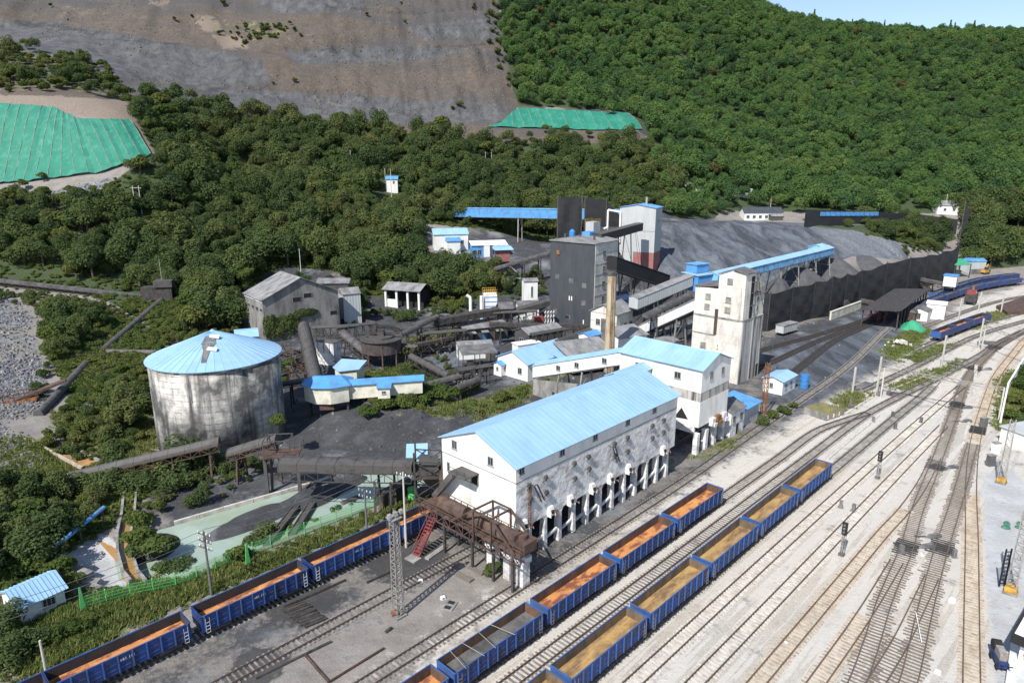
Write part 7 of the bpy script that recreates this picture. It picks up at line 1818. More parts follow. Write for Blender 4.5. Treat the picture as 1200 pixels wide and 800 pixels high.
# ------------------------------------------------------------------ left side: hut, channels, silt
T = house('line_hut', 'small white hut with a ribbed pale blue roof at the overgrown lower left edge', 'hut', W(9.3, -86.4), RZ + .16, 4.6, 4.9, 2.5, 3.6, 'white_panel', 'blue_light', wins=(), oh=.35)
for o in list(T.children):
  if o.name.startswith('roof_slope') or o.name.startswith('ridge_cap'): bpy.data.objects.remove(o)
s_ = (3.6 - 2.5) / 2.45
pm = MB(); ln = math.hypot(2.85, 2.85 * s_)
pm.box(.012, 0, 0, .438, ln, .06); pm.loft([(.0, 0, .06), (.06, 0, .06), (.05, 0, .14), (.01, 0, .14)], [(.0, ln, .06), (.06, ln, .06), (.05, ln, .14), (.01, ln, .14)]); pm = pm.mesh('roof_panel', M['blue_light'])
for k in range(12):
  for side in (0, 1):
    o = link('roof_panel', pm, T, (-.35 + k * .445 if side == 0 else -.35 + (k + 1) * .445, -.4 if side == 0 else 5.3, 2.5 - .4 * s_ + .03))
    o.rotation_euler = (math.atan(s_), 0, 0 if side == 0 else math.pi)
window(T, (2.9, 0, 1.0), 0, 1.35, 1.15, 3)
q = MB(); q.box(-.5, 1.2, .4, -.02, 2.1, 1.2); q.build('air_unit', M['white'], T)
opening(T, (0, 3.4, 0), -math.pi / 2, .9, 2.0, 'felt', 'door', 'white')
ch = [at(u, v, .3) for u, v in ((-8, 492), (22, 500), (66, 522), (112, 546))]
T = strip_wall('drainage_channel', 'concrete drainage channel with an ochre stained bed at the far left', 'channel', [p + Vector((.6, .9, 0)) for p in ch], .4, -.6, .9, 'concrete', 3.0)
def ribbon(name, pts, w, z, m_, parent):
  pts = [Vector((p[0], p[1])) for p in pts]; o = parent.location; q = MB(); P_ = []
  for i, p in enumerate(pts):
    d = tangent(pts, i); n_ = Vector((-d.y, d.x)) * (w / 2); P_.append(((p.x - n_.x - o.x, p.y - n_.y - o.y, z), (p.x + n_.x - o.x, p.y + n_.y - o.y, z)))
  for a, b_ in zip(P_, P_[1:]): q.poly([a[0], b_[0], b_[1], a[1]])
  return q.build(name, M[m_], parent)
ribbon('ochre_bed', [p - Vector((.3, .3, 0)) for p in ch], 2.4, .42, 'orange_mud', T)
for a, b_ in zip(ch, ch[1:]):
  q = MB(); o_ = T.location; off = Vector((1.2, 1.7, 0)); q.bar(a - o_ - off + Vector((0, 0, .35)), b_ - o_ - off + Vector((0, 0, .35)), .35, .6); q.build('near_wall', M['sleeper_tan'], T)
for f in (.1, .75): 
  c = ch[0].lerp(ch[-1], f) - T.location; q = MB(); q.bar(c + Vector((-1.6, -1.4, .9)), c + Vector((.8, 1.0, 1.2)), .14, .2); q.build('cross_bar', M['dark_steel'], T)
p = on_ground(8, 472, 1.5)
T = thing('ochre_trough', 'rusty orange trough and railing beside the gravel at the far left edge', 'trough', (p.x - 4, p.y - 2, p.z - 1.6), .35)
q = MB(); q.hexa([(-6, 0, .6), (10, 0, 1.6), (10, 3, 1.6), (-6, 3, .6), (-6, 0, 1.1), (10, 0, 2.1), (10, 3, 2.1), (-6, 3, 1.1)]); q.build('trough', M['rust'], T)
q = MB()
for k in range(9):
  for y_ in (0, 3): q.bar((-6 + k * 2, y_, 1.0 + k * .12), (-6 + k * 2, y_, 2.6 + k * .12), .14, .14)
for y_ in (0, 3): q.bar((-6, y_, 2.6), (10, y_, 3.6), .12, .12); q.bar((-6, y_, 1.9), (10, y_, 2.9), .1, .1)
q.build('railing', M['rust_hood'], T)['kind'] = 'stuff'
q = MB(); q.bar((5, 1.5, 1.4), (15, 3.5, 4.6), 1.9, .5); q.build('ramp', M['rust_hood'], T)
p = on_ground(116, 418, 3.6)
T = thing('junction_platform', 'black steel platform where the hooded conveyors on the wooded bank meet', 'platform', (p.x - 3, p.y - 2, p.z - 2.0), .3)
q = MB(); q.box(-2, -1, 2.0, 7, 4.5, 2.2); q.build('deck', M['black_steel'], T)
q = MB()
for k in range(6):
  for y_ in (-1, 4.4): q.bar((-1.9 + k * 1.75, y_, 2.2), (-1.9 + k * 1.75, y_, 3.3), .08, .08)
for y_ in (-1, 4.4): q.bar((-2, y_, 3.3), (7, y_, 3.3), .08, .08)
q.build('railing', M['black_steel'], T)['kind'] = 'stuff'
for x_ in (-1.6, 6.6):
  for y_ in (-.6, 4.1): q = MB(); q.bar((x_, y_, -5), (x_, y_, 2), .26, .26); q.build('leg', M['black_steel'], T)
p = on_ground(192, 352, 2)
T = thing('junction_bin', 'dark junction bin where the bank belt drops into the hooded conveyor', 'bin', (p.x - 1, p.y - 1, p.z), .2)
q = MB(); q.box(-5, 0, -2, 4, 4, 4.4); q.build('casing', M['black_steel'], T); q = MB(); q.box(-1, -.5, 4.4, 4.4, 4.4, 6.4); q.build('head', M['dark_steel'], T)
q = MB(); q.tube((1, 2, 6.4), (1, 2, 13), .12, 6); q.build('mast', M['galv'], T)
cv = [at(u, v, .2) for u, v in ((152, 580), (150, 604), (145, 628), (146, 650), (152, 672), (162, 684))]
T = strip_wall('curved_channel', 'narrow curved channel of ochre water beside the pale silt', 'channel', [p + Vector((-1.0, .2, 0)) for p in cv], .35, -.9, .7, 'concrete', 2.0)
ribbon('ochre_water', cv, 1.7, -.02, 'mudwater', T)
for a, b_ in zip(cv, cv[1:]):
  q = MB(); q.bar(a - T.location + Vector((1.0, .1, .2)), b_ - T.location + Vector((1.0, .1, .2)), .3, .8); q.build('far_wall', M['concrete'], T)
q = MB(); c = [at(u, v) for u, v in ((114, 630), (122, 622), (140, 642), (150, 660), (146, 664), (132, 650))]
q.poly([(p.x, p.y, -.42) for p in c][::-1]); tag(q.build('ochre_puddle', M['mudwater'], None), 'ochre puddle on the pale silt', None, None, 'structure')
p0, p1 = at(60, 644, 1.5), at(122, 594, 3.0)
T = thing('blue_pipe', 'long mid blue pipe slanting down through the bushes to the pale silt', 'pipe', p0, 0)
q = MB(); q.tube((0, 0, 0), p1 - p0, .3, 10); q.build('shaft', M['blue_mid'], T)
for f in (.05, .5, .95): c = (p1 - p0) * f; q = MB(); q.bar((c.x, c.y, c.z - 2.8), (c.x, c.y, c.z - .2), .2, .2); q.build('prop', M['dark_steel'], T)
a, b_ = at(85, 664), at(127, 702)
T = thing('broken_wall', 'row of broken grey concrete slabs behind the small hut', 'broken wall', a, 0)
for k in range(7):
  p = (b_ - a) * (k / 6); q = MB(); q.cbox(0, 0, -.3, 1.9, 1.1, random.uniform(.5, 1.1)); o = q.build('slab', M['concrete'], T, loc=(p.x + random.uniform(-.4, .4), p.y + random.uniform(-.4, .4), 0), rz=random.uniform(-.6, .2))
# ------------------------------------------------------------------ green netting, spoil slope covers
def drape(name, label, corners, nu, nv, m_, lift=1.1, seed=0):
  """netting sheet laid on the built slope between two surveyed edges (top and bottom rows of pixels)"""
  top, bot = corners
  def edge_(pts, f):
    f *= len(pts) - 1; i = min(int(f), len(pts) - 2); g_ = f - i
    return (pts[i][0] + (pts[i + 1][0] - pts[i][0]) * g_, pts[i][1] + (pts[i + 1][1] - pts[i][1]) * g_)
  T_ = [on_ground(*edge_(top, i / nu)) for i in range(nu + 1)]; B_ = [on_ground(*edge_(bot, i / nu)) for i in range(nu + 1)]
  c0 = B_[nu // 2]; root = thing(name, label, 'netting', c0, 0, 'green netting laid over bare slopes')
  per = 2
  for s0 in range(0, nu, per):
    q = MB(); P_ = {}
    for i in range(s0, min(nu, s0 + per) + 1):
      for j in range(nv + 1):
        p = B_[i].lerp(T_[i], j / nv)
        z = max(gz(p), p.z - 1.5) + lift + .30 * math.sin(i * 1.9 + seed) * (1 if i not in (s0, s0 + per) else 0) + (.25 if i % per == 0 else 0) + .12 * math.sin(j * 1.3 + i)
        P_[i, j] = (p.x - c0.x, p.y - c0.y, z - c0.z)
    for i in range(s0, min(nu, s0 + per)):
      for j in range(nv): q.poly([P_[i, j], P_[i + 1, j], P_[i + 1, j + 1], P_[i, j + 1]])
    q.build('netting_strip', M[m_], root)
  q = MB()
  for i in range(0, nu + 1, per):
    for j in range(nv):
      a = B_[i].lerp(T_[i], j / nv); b_ = B_[i].lerp(T_[i], (j + 1) / nv)
      for p in (a, b_): p.z = max(gz(p), p.z - 1.5) + lift + .36
      q.bar(a - c0, b_ - c0, .16, .12)
  q.build('ropes', M['concrete'], root)['kind'] = 'stuff'
  return root
drape('green_netting', 'large green net over the bare slope at the far left', (((-60, 122), (0, 124), (62, 128), (92, 142), (152, 143)), ((-70, 222), (-20, 219), (40, 214), (120, 204), (177, 184))), 40, 14, 'green_net')
drape('green_netting', 'green netted mound in front of the wooded hill, below the spoil heap', (((588, 144), (606, 128), (640, 129), (690, 132), (734, 134)), ((572, 150), (615, 151), (650, 152), (700, 154), (752, 153))), 24, 8, 'green_net', lift=.8, seed=2)
p = on_ground(28, 219)
T = strip_wall('net_kerb', 'white edge strip along the foot of the large green net', 'kerb', [on_ground(u, v).xy for u, v in ((2, 222), (40, 217), (80, 212), (118, 207))], .8, 0, .1, 'white', 4.0)
for o in T.children: o.location.z = gz((T.location.x, T.location.y)) + .3
# ------------------------------------------------------------------ far houses
p = on_ground(872, 258)
T = house('far_house', 'white house with a dark blue-grey gable roof at the foot of the wooded hill', 'house', (p.x, p.y, p.z - .5), .02, 21, 8, 4.8, 7.2, 'white_panel', 'dark_panel', z0=-1, oh=.5, wins=tuple(('f', 2 + k * 3.4, 1.6, 1.5, 1.6) for k in range(6)))
p = on_ground(904, 259)
T = house('far_shed', 'dark little shed beside the far white house', 'shed', (p.x, p.y, p.z - .5), .05, 6, 5, 3, 4, 'dark_steel', 'grey_roof')
p = on_ground(1098, 251)
T = house('grey_roof_house', 'far pale house with a light grey roof behind the black netting', 'house', (p.x, p.y, p.z), -.1, 15, 8, 5, 7.5, 'white_panel', 'grey_roof', z0=-1, wins=(('f', 4, 1.4, 1.4, 2), ('f', 9, 1.4, 1.4, 2)))
p = on_ground(806, 226)
T = house('white_roof_hut', 'pale roofed hut half sunk in the trees left of the far white house', 'hut', (p.x, p.y, p.z - 1.6), .1, 9, 7, 5, 7, 'white_panel', 'grey_panel', z0=-2)
p = on_ground(868, 232)
T = house('pale_roof_shed', 'long low pale roof just showing in the trees above the far white house', 'shed', (p.x - 8, p.y, p.z - .5), .1, 16, 6, 4, 5.5, 'white_panel', 'grey_panel', z0=-2)
p = on_ground(458, 226)
T = house('blue_roof_hide', 'tiny white hut with a blue roof in the wood below the spoil heap', 'hut', (p.x - 2, p.y, p.z + 2), .1, 5.5, 5, 4.6, 6.0, 'white_panel', 'blue_mid', z0=-4, wins=(('f', 3.6, .9, 1.2, 2.6),))
p = on_ground(1192, 256)
T = house('edge_house', 'white house cut by the right edge of the wooded valley', 'house', (p.x, p.y, p.z), .1, 10, 7, 5, 7, 'white_panel', 'grey_roof', z0=-1)
# ------------------------------------------------------------------ far end of the yard
a_, b_ = at(1050, 388), at(1083, 360)
ang_ = math.atan2(b_.y - a_.y, b_.x - a_.x); L_ = (b_ - a_).length
T = thing('black_shelter', 'long black sloping shelter on a row of posts over the sooty tracks', 'shelter', a_, ang_)
q = MB(); q.hexa([(-1, -.8, 6.6), (L_ + 1, -.8, 6.6), (L_ + 1, 10.5, 5.4), (-1, 10.5, 5.4), (-1, -.8, 6.8), (L_ + 1, -.8, 6.8), (L_ + 1, 10.5, 5.6), (-1, 10.5, 5.6)]); q.build('roof', M['black_steel'], T)
n_ = 10
for k in range(n_): x_ = L_ * k / (n_ - 1); q = MB(); q.bar((x_, 0, -.3), (x_, 0, 6.6), .35, .35); q.build('post', M['black_steel'], T)
for k in range(5): x_ = L_ * k / 4; q = MB(); q.bar((x_, 10, -.3), (x_, 10, 5.4), .35, .35); q.build('post', M['black_steel'], T)
q = MB(); q.box(L_ * .35, .3, .2, L_, .5, 2.6); q.build('side_sheet', M['rust_hood'], T)
p = at(1069, 385)
o = heap('tarped_heap', 'green tarpaulin covered heap in front of the black shelter', 'covered heap', (p.x, p.y, 0), 4.6, 3.6, 'tarp_green', n=18, seed=5, rough=.1)
p = at(1056, 404)
T = thing('rubble_heap', 'pale rubble heap on the grassy bank in front of the green tarpaulin', 'rubble heap', p, 0)
r_ = random.Random(4)
for k in range(40):
  rr, an = abs(r_.gauss(0, 2.4)), r_.uniform(0, 6.28); s_ = r_.uniform(.3, .8)
  q = MB(); A = [(s_ * r_.uniform(.5, 1) * math.cos(i * 1.257), s_ * r_.uniform(.5, 1) * math.sin(i * 1.257), 0) for i in range(5)]; B_ = [(x * .6, y * .6, s_ * r_.uniform(.7, 1.1)) for x, y, z in A]; q.loft(A, B_); q.build('stone', M['white' if k % 9 == 0 else 'sleeper_pale'], T, loc=(rr * math.cos(an), rr * .8 * math.sin(an), max(0, 1.1 - rr * .35) - .1))
p = at(1086, 377)
house('dark_roof_hut', 'white hut with a sooty roof beside the black shelter', 'hut', (p.x, p.y, 0), ang_, 8.5, 5, 3.4, 4.2, 'white_panel', 'felt', wins=(('l', 2.5, 1.0, 2.0, .6),))
p = at(1106, 375)
T = thing('white_flat_hut', 'white flat roofed hut right of the hut with the sooty roof', 'hut', p, ang_ + .1)
q = MB(); q.box(0, 0, -.3, 6.5, 5.5, 5); q.build('wall', M['white_panel'], T); q = MB(); q.box(-.3, -.3, 5, 6.8, 5.8, 5.2); q.build('roof', M['white'], T)
window(T, (2, 0, 2.2), 0, 1.2, 1.2, 2); window(T, (4.6, 0, 2.2), 0, 1.2, 1.2, 2)
p = at(1071, 378)
T = thing('brown_bin', 'small rust brown bin between the black shelter and the sooty roofed hut', 'bin', (p.x, p.y, 0), ang_)
q = MB(); q.box(0, 0, .6, 4.5, 3, 3.2); q.build('body', M['rust_hood'], T); q = MB(); q.hexa([(-.2, -.2, 3.2), (4.7, -.2, 3.2), (4.7, 3.2, 3.2), (-.2, 3.2, 3.2), (.3, .5, 3.9), (4.2, .5, 3.9), (4.2, 2.5, 3.9), (.3, 2.5, 3.9)]); q.build('lid', M['dark_steel'], T)
for k, (u, v, d_, u1, v1, d1, lb) in enumerate(((1004, 352, 250, 1050, 362, 236, 'grey loading conveyor with a pale wedge shaped foot, nearer one'), (1068, 326, 282, 1112, 335, 268, 'grey loading conveyor with a pale wedge shaped foot, farther one'))):
  a, b_ = atd(u, v, d_), atd(u1, v1, d1)
  T = belt('loading_conveyor', lb, a, b_, 2.4, 1.2, 'hood', 'black_steel', legs=(.55, .95), round_=False, deep=1.3, group=GC_)
  q = MB(); q.loft([(-6, -1, -.5), (1.5, -1, -.5), (1.5, 1, -.5), (-6, 1, -.5)], [(-.6, -1, a.z + 1.5), (1.3, -1, a.z + 1.5), (1.3, 1, a.z + 1.5), (-.6, 1, a.z + 1.5)]); q.build('wedge_foot', M['concrete'], T)
  q = MB(); q.bar((3, 0, a.z - 1), (9, 0, .5), 1.6, .8); q.build('lower_chute', M['dark_steel'], T)
for u, v, lb in ((1022, 371, 'red steel hopper frame by the nearer loading conveyor'), (1033, 377, 'second red steel hopper frame beside the sooty tracks')):
  p = at(u, v); T = thing('hopper_stand', lb, 'steel frame', p, RZ, 'red hopper frames')
  for x_ in (-1.2, 1.2):
    for y_ in (-1, 1): q = MB(); q.bar((x_, y_, -.2), (x_ * .5, y_, 5.2), .25, .25); q.build('leg', M['red_steel'], T)
  q = MB(); q.box(-1, -1.2, 3.2, 1, 1.2, 5.3); q.build('box', M['rust_hood'], T)
p = at(1053, 366)
house('cyan_roof_hut', 'tiny white hut with a pale blue roof behind the black shelter', 'hut', (p.x, p.y, 0), ang_, 4, 3.4, 3.6, 4.1, 'white_panel', 'blue_light')
p = at(1116, 352)
T = thing('loading_cabin', 'white loading cabin with a blue cap straddling the coal wagons', 'cabin', (p.x, p.y, 0), ang_)
for x_ in (0, 4):
  for y_ in (0, 3.6): q = MB(); q.bar((x_, y_, -.3), (x_, y_, 5.2), .35, .35); q.build('leg', M['dark_steel'], T)
q = MB(); q.box(-.3, -.3, 5.2, 4.3, 3.9, 9.2); q.build('wall', M['white_panel'], T); q = MB(); q.box(-.6, -.6, 9.2, 4.6, 4.2, 9.5); q.build('roof', M['blue_mid'], T)
q = MB(); q.box(1.2, -.34, 5.3, 2.4, -.302, 7.8); q.build('doorway', M['void'], T)
p = at(1137, 356)
T = thing('wagon_mover', 'red and white wagon moving machine on dark legs beside the coal wagons', 'machine', (p.x, p.y, 0), ang_)
for x_ in (-2.5, 2.5):
  for y_ in (-1.5, 1.5): q = MB(); q.bar((x_, y_, -.2), (x_, y_, 3.8), .5, .5); q.build('leg', M['dark_steel'], T)
q = MB(); q.box(-3, -1.8, 1.2, 3, 1.8, 3.9); q.build('base', M['black_steel'], T); q = MB(); q.box(-2.6, -1.4, 3.9, 1.6, 1.4, 5.2); q.build('cab', M['red_steel'], T); q = MB(); q.bar((1.6, 0, 4.6), (7.6, .5, 5.6), .7, .6); q.build('boom', M['rust'], T); q = MB(); q.box(-1.6, -1.44, 4.2, -.2, -1.402, 4.9); q.build('plate', M['white'], T)
p = at(1139, 320)
T = thing('blue_cap_cabin', 'grey cabin with a blue roof beside a small orange digger near the far trees', 'cabin', p, .2)
q = MB(); q.box(-4, -3, -.3, 4, 3, 6.0); q.build('wall', M['grey_panel'], T); q = MB(); q.hexa([(-4.3, -3.3, 6), (4.3, -3.3, 6), (4.3, 3.3, 6), (-4.3, 3.3, 6), (-3.8, -1.2, 7.2), (3.8, -1.2, 7.2), (3.8, 1.2, 7.2), (-3.8, 1.2, 7.2)]); q.build('roof', M['blue_mid'], T); q = MB(); q.box(-4.05, -3.05, -.2, 4.05, -3.002, 2.4); q.build('dark_skirt', M['felt'], T)
p = at(1153, 321)
T = thing('small_digger', 'small orange digger beside the grey cabin with the blue roof', 'digger', p, .5)
for y_ in (-1.2, 1.2): q = MB(); q.prism([(y_ - .35, .1), (y_ + .35, .1), (y_ + .35, .9), (y_ - .35, .9)], -1.8, 1.8); q.build('track', M['black_steel'], T)
q = MB(); q.box(-1.8, -1.3, .9, 1.2, 1.3, 2.0); q.build('body', M['yellow'], T); q = MB(); q.box(-.2, -1.2, 2.0, 1.1, .1, 3.3); q.build('cab', M['glass'], T)
q = MB(); q.bar((1.1, .5, 1.8), (3.6, .5, 4.2), .4, .5); q.bar((3.6, .5, 4.2), (5.0, .5, 1.6), .3, .4); q.build('boom', M['yellow'], T); q = MB(); q.box(4.6, 0, .6, 5.6, 1.0, 1.6); q.build('bucket', M['dark_steel'], T)
p = at(1120, 325)
T = thing('green_roof_shelter', 'faded green roofed lean-to by the black netting corner', 'shelter', p, .3)
q = MB(); q.hexa([(-5, -3, 6), (5, -3, 6), (5, 3, 8), (-5, 3, 8), (-5, -3, 6.2), (5, -3, 6.2), (5, 3, 8.2), (-5, 3, 8.2)]); q.build('roof', M['tarp_green'], T)
for x_ in (-4.6, 4.6):
  for y_ in (-2.7, 2.7): q = MB(); q.bar((x_, y_, -.3), (x_, y_, 6.4 + (y_ > 0) * 1.4), .3, .3); q.build('post', M['dark_steel'], T)
q = MB(); q.box(-4, 1, -.2, 4, 2.5, 3); q.build('back_wall', M['concrete'], T)
p = at(1179, 300)
house('bank_hut', 'small pale hut with a blue-green cap on the bank by the big round tree', 'hut', (p.x, p.y, 1), .2, 5, 4, 7, 8, 'white_panel', 'blue_mid', z0=-3)
c = [at(u, v) for u, v in ((1167, 361), (1195, 352), (1240, 342), (1260, 356), (1205, 368), (1180, 369))]
q = MB(); q.prismz([(p.x, p.y) for p in c][::-1], -.3, 1.0); tag(q.build('sleeper_stack', M['rust_hood'], None), 'wide stack of rusty brown rails and timbers behind the parked blue wagons', 'stack')
p = at(992, 480)
T = thing('grass_bunker', 'low flat concrete box with a mossy top and painted sides beside the grass patch', 'concrete box', W(163.5, -49.6), RZ - .25)
p_ = at(968, 493)
T.location = (p_.x, p_.y, 0); 
q = MB(); q.box(0, 0, -.2, 6.0, 5.2, 1.3); q.build('body', M['concrete'], T); q = MB(); q.box(.15, .15, 1.3, 5.85, 5.05, 1.42); q.build('mossy_top', M['moss'] if 'moss' in M else M['bark'], T)
for k in range(6): q = MB(); q.box(.3 + k * .95, -.03, .3, .75 + k * .95, -.003, 1.1); q.build('stripe', M['yellow' if k % 2 else 'white'], T)
for u, v, lb in ((1030, 463, 'black point lever machine at the foot of the long armed catenary post'), (1042, 462, 'black and white lever frame right of the long armed catenary post'), (997, 478, 'dark lever beside the mossy concrete box')):
  p = at(u, v); T = thing('lever_frame', lb, 'lever frame', p, .6, 'lever frames by the catenary posts')
  q = MB(); q.cbox(0, 0, 0, 1.2, .8, .7); q.build('base', M['felt'], T)
  for k in (-.3, .3): q = MB(); q.bar((k, 0, .7), (k + .3, .2, 2.3), .12, .12); q.build('lever', M['felt'], T)
p = at(1012, 453)
q = MB(); q.box(-3, -1, 0, 3, 1, .5); tag(q.build('track_slab', M['felt'], None, loc=p, rz=RZ - .1), 'dark slab lying across the pale far track by the catenary posts', 'slab')
# ------------------------------------------------------------------ right edge: wall, huts, lattice masts, platform
strip_wall('boundary_wall', 'white boundary wall curving beside the outermost track', 'wall', [at(u, v).xy for u, v in ((1172, 496), (1180, 458), (1197, 430), (1217, 408), (1245, 388))], .35, -.2, 2.0, 'white', 4.0)
p = at(1183, 528)
T = thing('edge_hut', 'low white building with lilac grey roof behind the lattice mast on the right', 'building', p, .35)
T.location += Vector((2.5, 0, 0)); q = MB(); q.box(0, 0, -.2, 9, 4.5, 3.0); q.build('wall', M['white_panel'], T); q = MB(); q.box(-.3, -.3, 3.0, 9.3, 4.8, 3.2); q.build('roof', M['grey_panel'], T)
for x_ in (2, 5, 8): window(T, (x_, 0, 1.2), 0, 1.2, 1.2, 2)
T = lattice_mast('white lattice mast with a yellow foot at the right edge, the farther one', at(1173, 565), 11, 1.0, .7, 'galv', 10, None, 'white lattice masts')
q = MB(); q.cbox(0, 0, .2, 1.25, 1.25, .7); q.build('yellow_foot', M['yellow'], T)
T = lattice_mast('white lattice mast with a yellow foot at the right edge, the nearer one', at(1184, 694), 11, 1.0, .7, 'galv', 10, None, 'white lattice masts')
q = MB(); q.cbox(0, 0, .2, 1.25, 1.25, .7); q.build('yellow_foot', M['yellow'], T)
p = at(1186, 690); q = MB()
T = thing('black_ladder_rack', 'tall black ladder rack standing beside the nearer white lattice mast', 'ladder rack', (p.x - 1.2, p.y + .6, 0), .1)
q.bar((0, 0, 0), (0, 0, 5.2), .14, .14); q.bar((.7, 0, 0), (.7, 0, 5.2), .14, .14)
for k in range(9): q.bar((0, 0, .4 + k * .55), (.7, 0, .4 + k * .55), .1, .1)
q.build('frame', M['void'], T)['kind'] = 'stuff'
for k, (u, v) in enumerate(((1160, 545), (1166, 530), (1152, 500))):
  p = at(u, v); T = thing('track_cabinet', ('grey and black trackside cabinet, nearest of three by the white wall', 'white trackside cabinet at the end of the white wall', 'dark trackside cabinet beside the outermost track and the white wall')[k], 'cabinet', p, .2, 'trackside cabinets')
  q = MB(); q.cbox(0, 0, -.1, 1.2, .8, 2.0); q.build('case', M['felt' if k != 1 else 'white'], T); q = MB(); q.cbox(0, 0, 1.9, 1.4, 1.0, .12); q.build('lid', M['galv'], T)
p = at(1188, 592, 3.2)
T = thing('green_roof_kiosk', 'kiosk with a dark green roof at the right edge of the yard', 'kiosk', (p.x + 2.6, p.y - 1.2, 0), RZ)
T.location += W(0, 4.6); q = MB(); q.box(0, 0, -.2, 7, 5, 3.2); q.build('wall', M['cream_panel'], T); q = MB(); q.hexa([(-.6, -.6, 3.2), (7.6, -.6, 3.2), (7.6, 5.6, 3.2), (-.6, 5.6, 3.2), (.6, 2.2, 4.4), (6.4, 2.2, 4.4), (6.4, 2.8, 4.4), (.6, 2.8, 4.4)]); q.build('roof', M['roof_green'], T)
p = at(1184, 616)
for k in range(4):
  q = MB(); s_ = .7 - .08 * k; q.loft([(s_ * math.cos(i), s_ * .8 * math.sin(i), 0) for i in (0, 1, 2.1, 3.1, 4.2, 5.2)], [(s_ * .6 * math.cos(i), s_ * .5 * math.sin(i), .3) for i in (0, 1, 2.1, 3.1, 4.2, 5.2)])
  tag(q.build('green_sack', M['roof_green'], None, loc=(p.x + k * .9 - 1, p.y - .5 + (k % 2) * 1.1, 0), rz=k), ('green sack nearest the black fascia of the green roofed kiosk', 'second green sack in the heap below the green roofed kiosk', 'third green sack in the heap below the green roofed kiosk', 'green sack at the right end of the heap below the kiosk')[k], 'sack', 'green sacks below the kiosk')
p = at(1187, 744, 3.6)
T = thing('platform_canopy', 'station canopy with a pale green top and a black edge at the right edge', 'canopy', (p.x + .3, p.y + .2, 0), RZ - .06)
q = MB(); q.box(0, -7, 3.4, 15, .0, 3.7); q.build('roof', M['white'], T); q = MB(); q.box(.4, -6.6, 3.7, 14.6, -.5, 3.78); q.build('green_top', M['moss_pale'] if 'moss_pale' in M else M['white'], T)
q = MB(); q.box(-.1, 0, 2.6, 15.1, .25, 3.75); q.box(-.15, -7, 2.6, -.0, .0, 3.7); q.build('fascia', M['void'], T)
for x_ in (.8, 7.5, 14): 
  for y_ in (-.8, -6): q = MB(); q.bar((x_, y_, -.2), (x_, y_, 3.4), .35, .35); q.build('post', M['white'], T)
c = [at(u, v) for u, v in ((1186, 742), (1260, 742), (1300, 840), (1180, 840), (1176, 812))]
q = MB(); q.prismz([(p.x, p.y) for p in c][::-1], -.3, .5); tag(q.build('station_platform', M['white_paving'] if 'white_paving' in M else M['white'], None), 'pale paved station platform in the lower right corner', None, None, 'structure')
p = at(1170, 778)
T = thing('track_trolley', 'blue trackside machine with a black drum standing beside the pale platform', 'machine', p, 1.25)
q = MB(); q.box(-1.3, -.45, .5, 1.3, .45, 1.1); q.build('chassis', M['wagon_dark'], T); q = MB(); q.tube((1.3, -.4, 1.5), (1.3, .4, 1.5), .55, 14); q.build('drum', M['void'], T)
q = MB(); q.box(-.9, -.35, 1.1, .6, .35, 1.9); q.build('engine', M['galv'], T); q = MB(); q.bar((-1.3, .3, .8), (-2.4, .3, 1.6), .1, .1); q.bar((-1.3, -.3, .8), (-2.4, -.3, 1.6), .1, .1); q.build('handles', M['void'], T)['kind'] = 'stuff'
for x_ in (-.9, .9):
  for y_ in (-.5, .5): q = MB(); q.tube((x_, y_ - .06, .35), (x_, y_ + .06, .35), .35, 12); q.build('wheel', M['void'], T)
# ------------------------------------------------------------------ loose rails and timbers in the dark yard
GL = 'loose rails and timbers in the dark yard'
for (u0, v0), (u1, v1), w_, m_, lb in (((385, 800), (450, 760), .2, 'rust_hood', 'rusty rail lying near the bottom edge in the dark yard'), ((300, 795), (388, 752), .2, 'dark_steel', 'dark rail lying along the edge of the sooty track in the yard'), ((358, 768), (386, 800), .22, 'rust_hood', 'rusty rail lying crosswise near the bottom edge'), ((332, 712), (405, 680), .25, 'black_steel', 'black rail lying beside the stack of dark timbers'), ((452, 741), (459, 736), .35, 'black_steel', 'short black timber beside the lattice mast foot'), ((535, 672), (553, 681), .9, 'sleeper_wood', 'flat brown timber panel beside the rusty conveyor legs'), ((550, 664), (566, 673), .6, 'sleeper_wood', 'second flat brown timber panel beside the rusty conveyor legs'), ((430, 683), (458, 670), .2, 'black_steel', 'thin black rail in the weeds behind the lattice mast'), ((500, 655), (522, 640), .7, 'concrete', 'grey concrete beam lying at the foot of the red stairs')):
  a, b_ = at(u0, v0), at(u1, v1); L_ = (b_ - a).length
  q = MB(); q.box(0, -w_ / 2, -.05, L_, w_ / 2, .2); q.box(0, -w_ * .2, .2, L_, w_ * .2, .26)
  tag(q.build('loose_rail', M[m_], None, loc=a, rz=math.atan2(b_.y - a.y, b_.x - a.x)), lb, 'rail', GL)
a = at(331, 714)
T = thing('timber_stack', 'stack of blackened timber sleepers beside the sooty track', 'timber stack', a, RZ - .18)
sm = MB(); sm.box(0, 0, 0, 2.6, .22, .2); sm = sm.mesh('timber', M['black_steel'])
for k in range(16): link('timber', sm, T, (random.uniform(-.15, .15) + .06 * k, -k * .31 - .2, random.uniform(0, .05)), random.uniform(-.05, .05))
T = thing('manhole', 'square manhole frame with dark lids on the ground by the sooty track', 'manhole', at(527, 709), RZ + .4)
q = MB(); q.box(-.9, -.7, -.1, .9, .7, .1); q.build('frame', M['concrete'], T)
for x_ in (-.55, .45): q = MB(); q.cbox(x_, 0, .1, .55, .8, .05); q.build('lid', M['void'], T)
T = thing('rust_bucket', 'small rusty drum lying at the foot of the lattice floodlight mast', 'drum', at(459, 722), .3)
q = MB(); q.tube((0, 0, .35), (.7, .1, .35), .35, 12); q.build('shell', M['rust'], T)
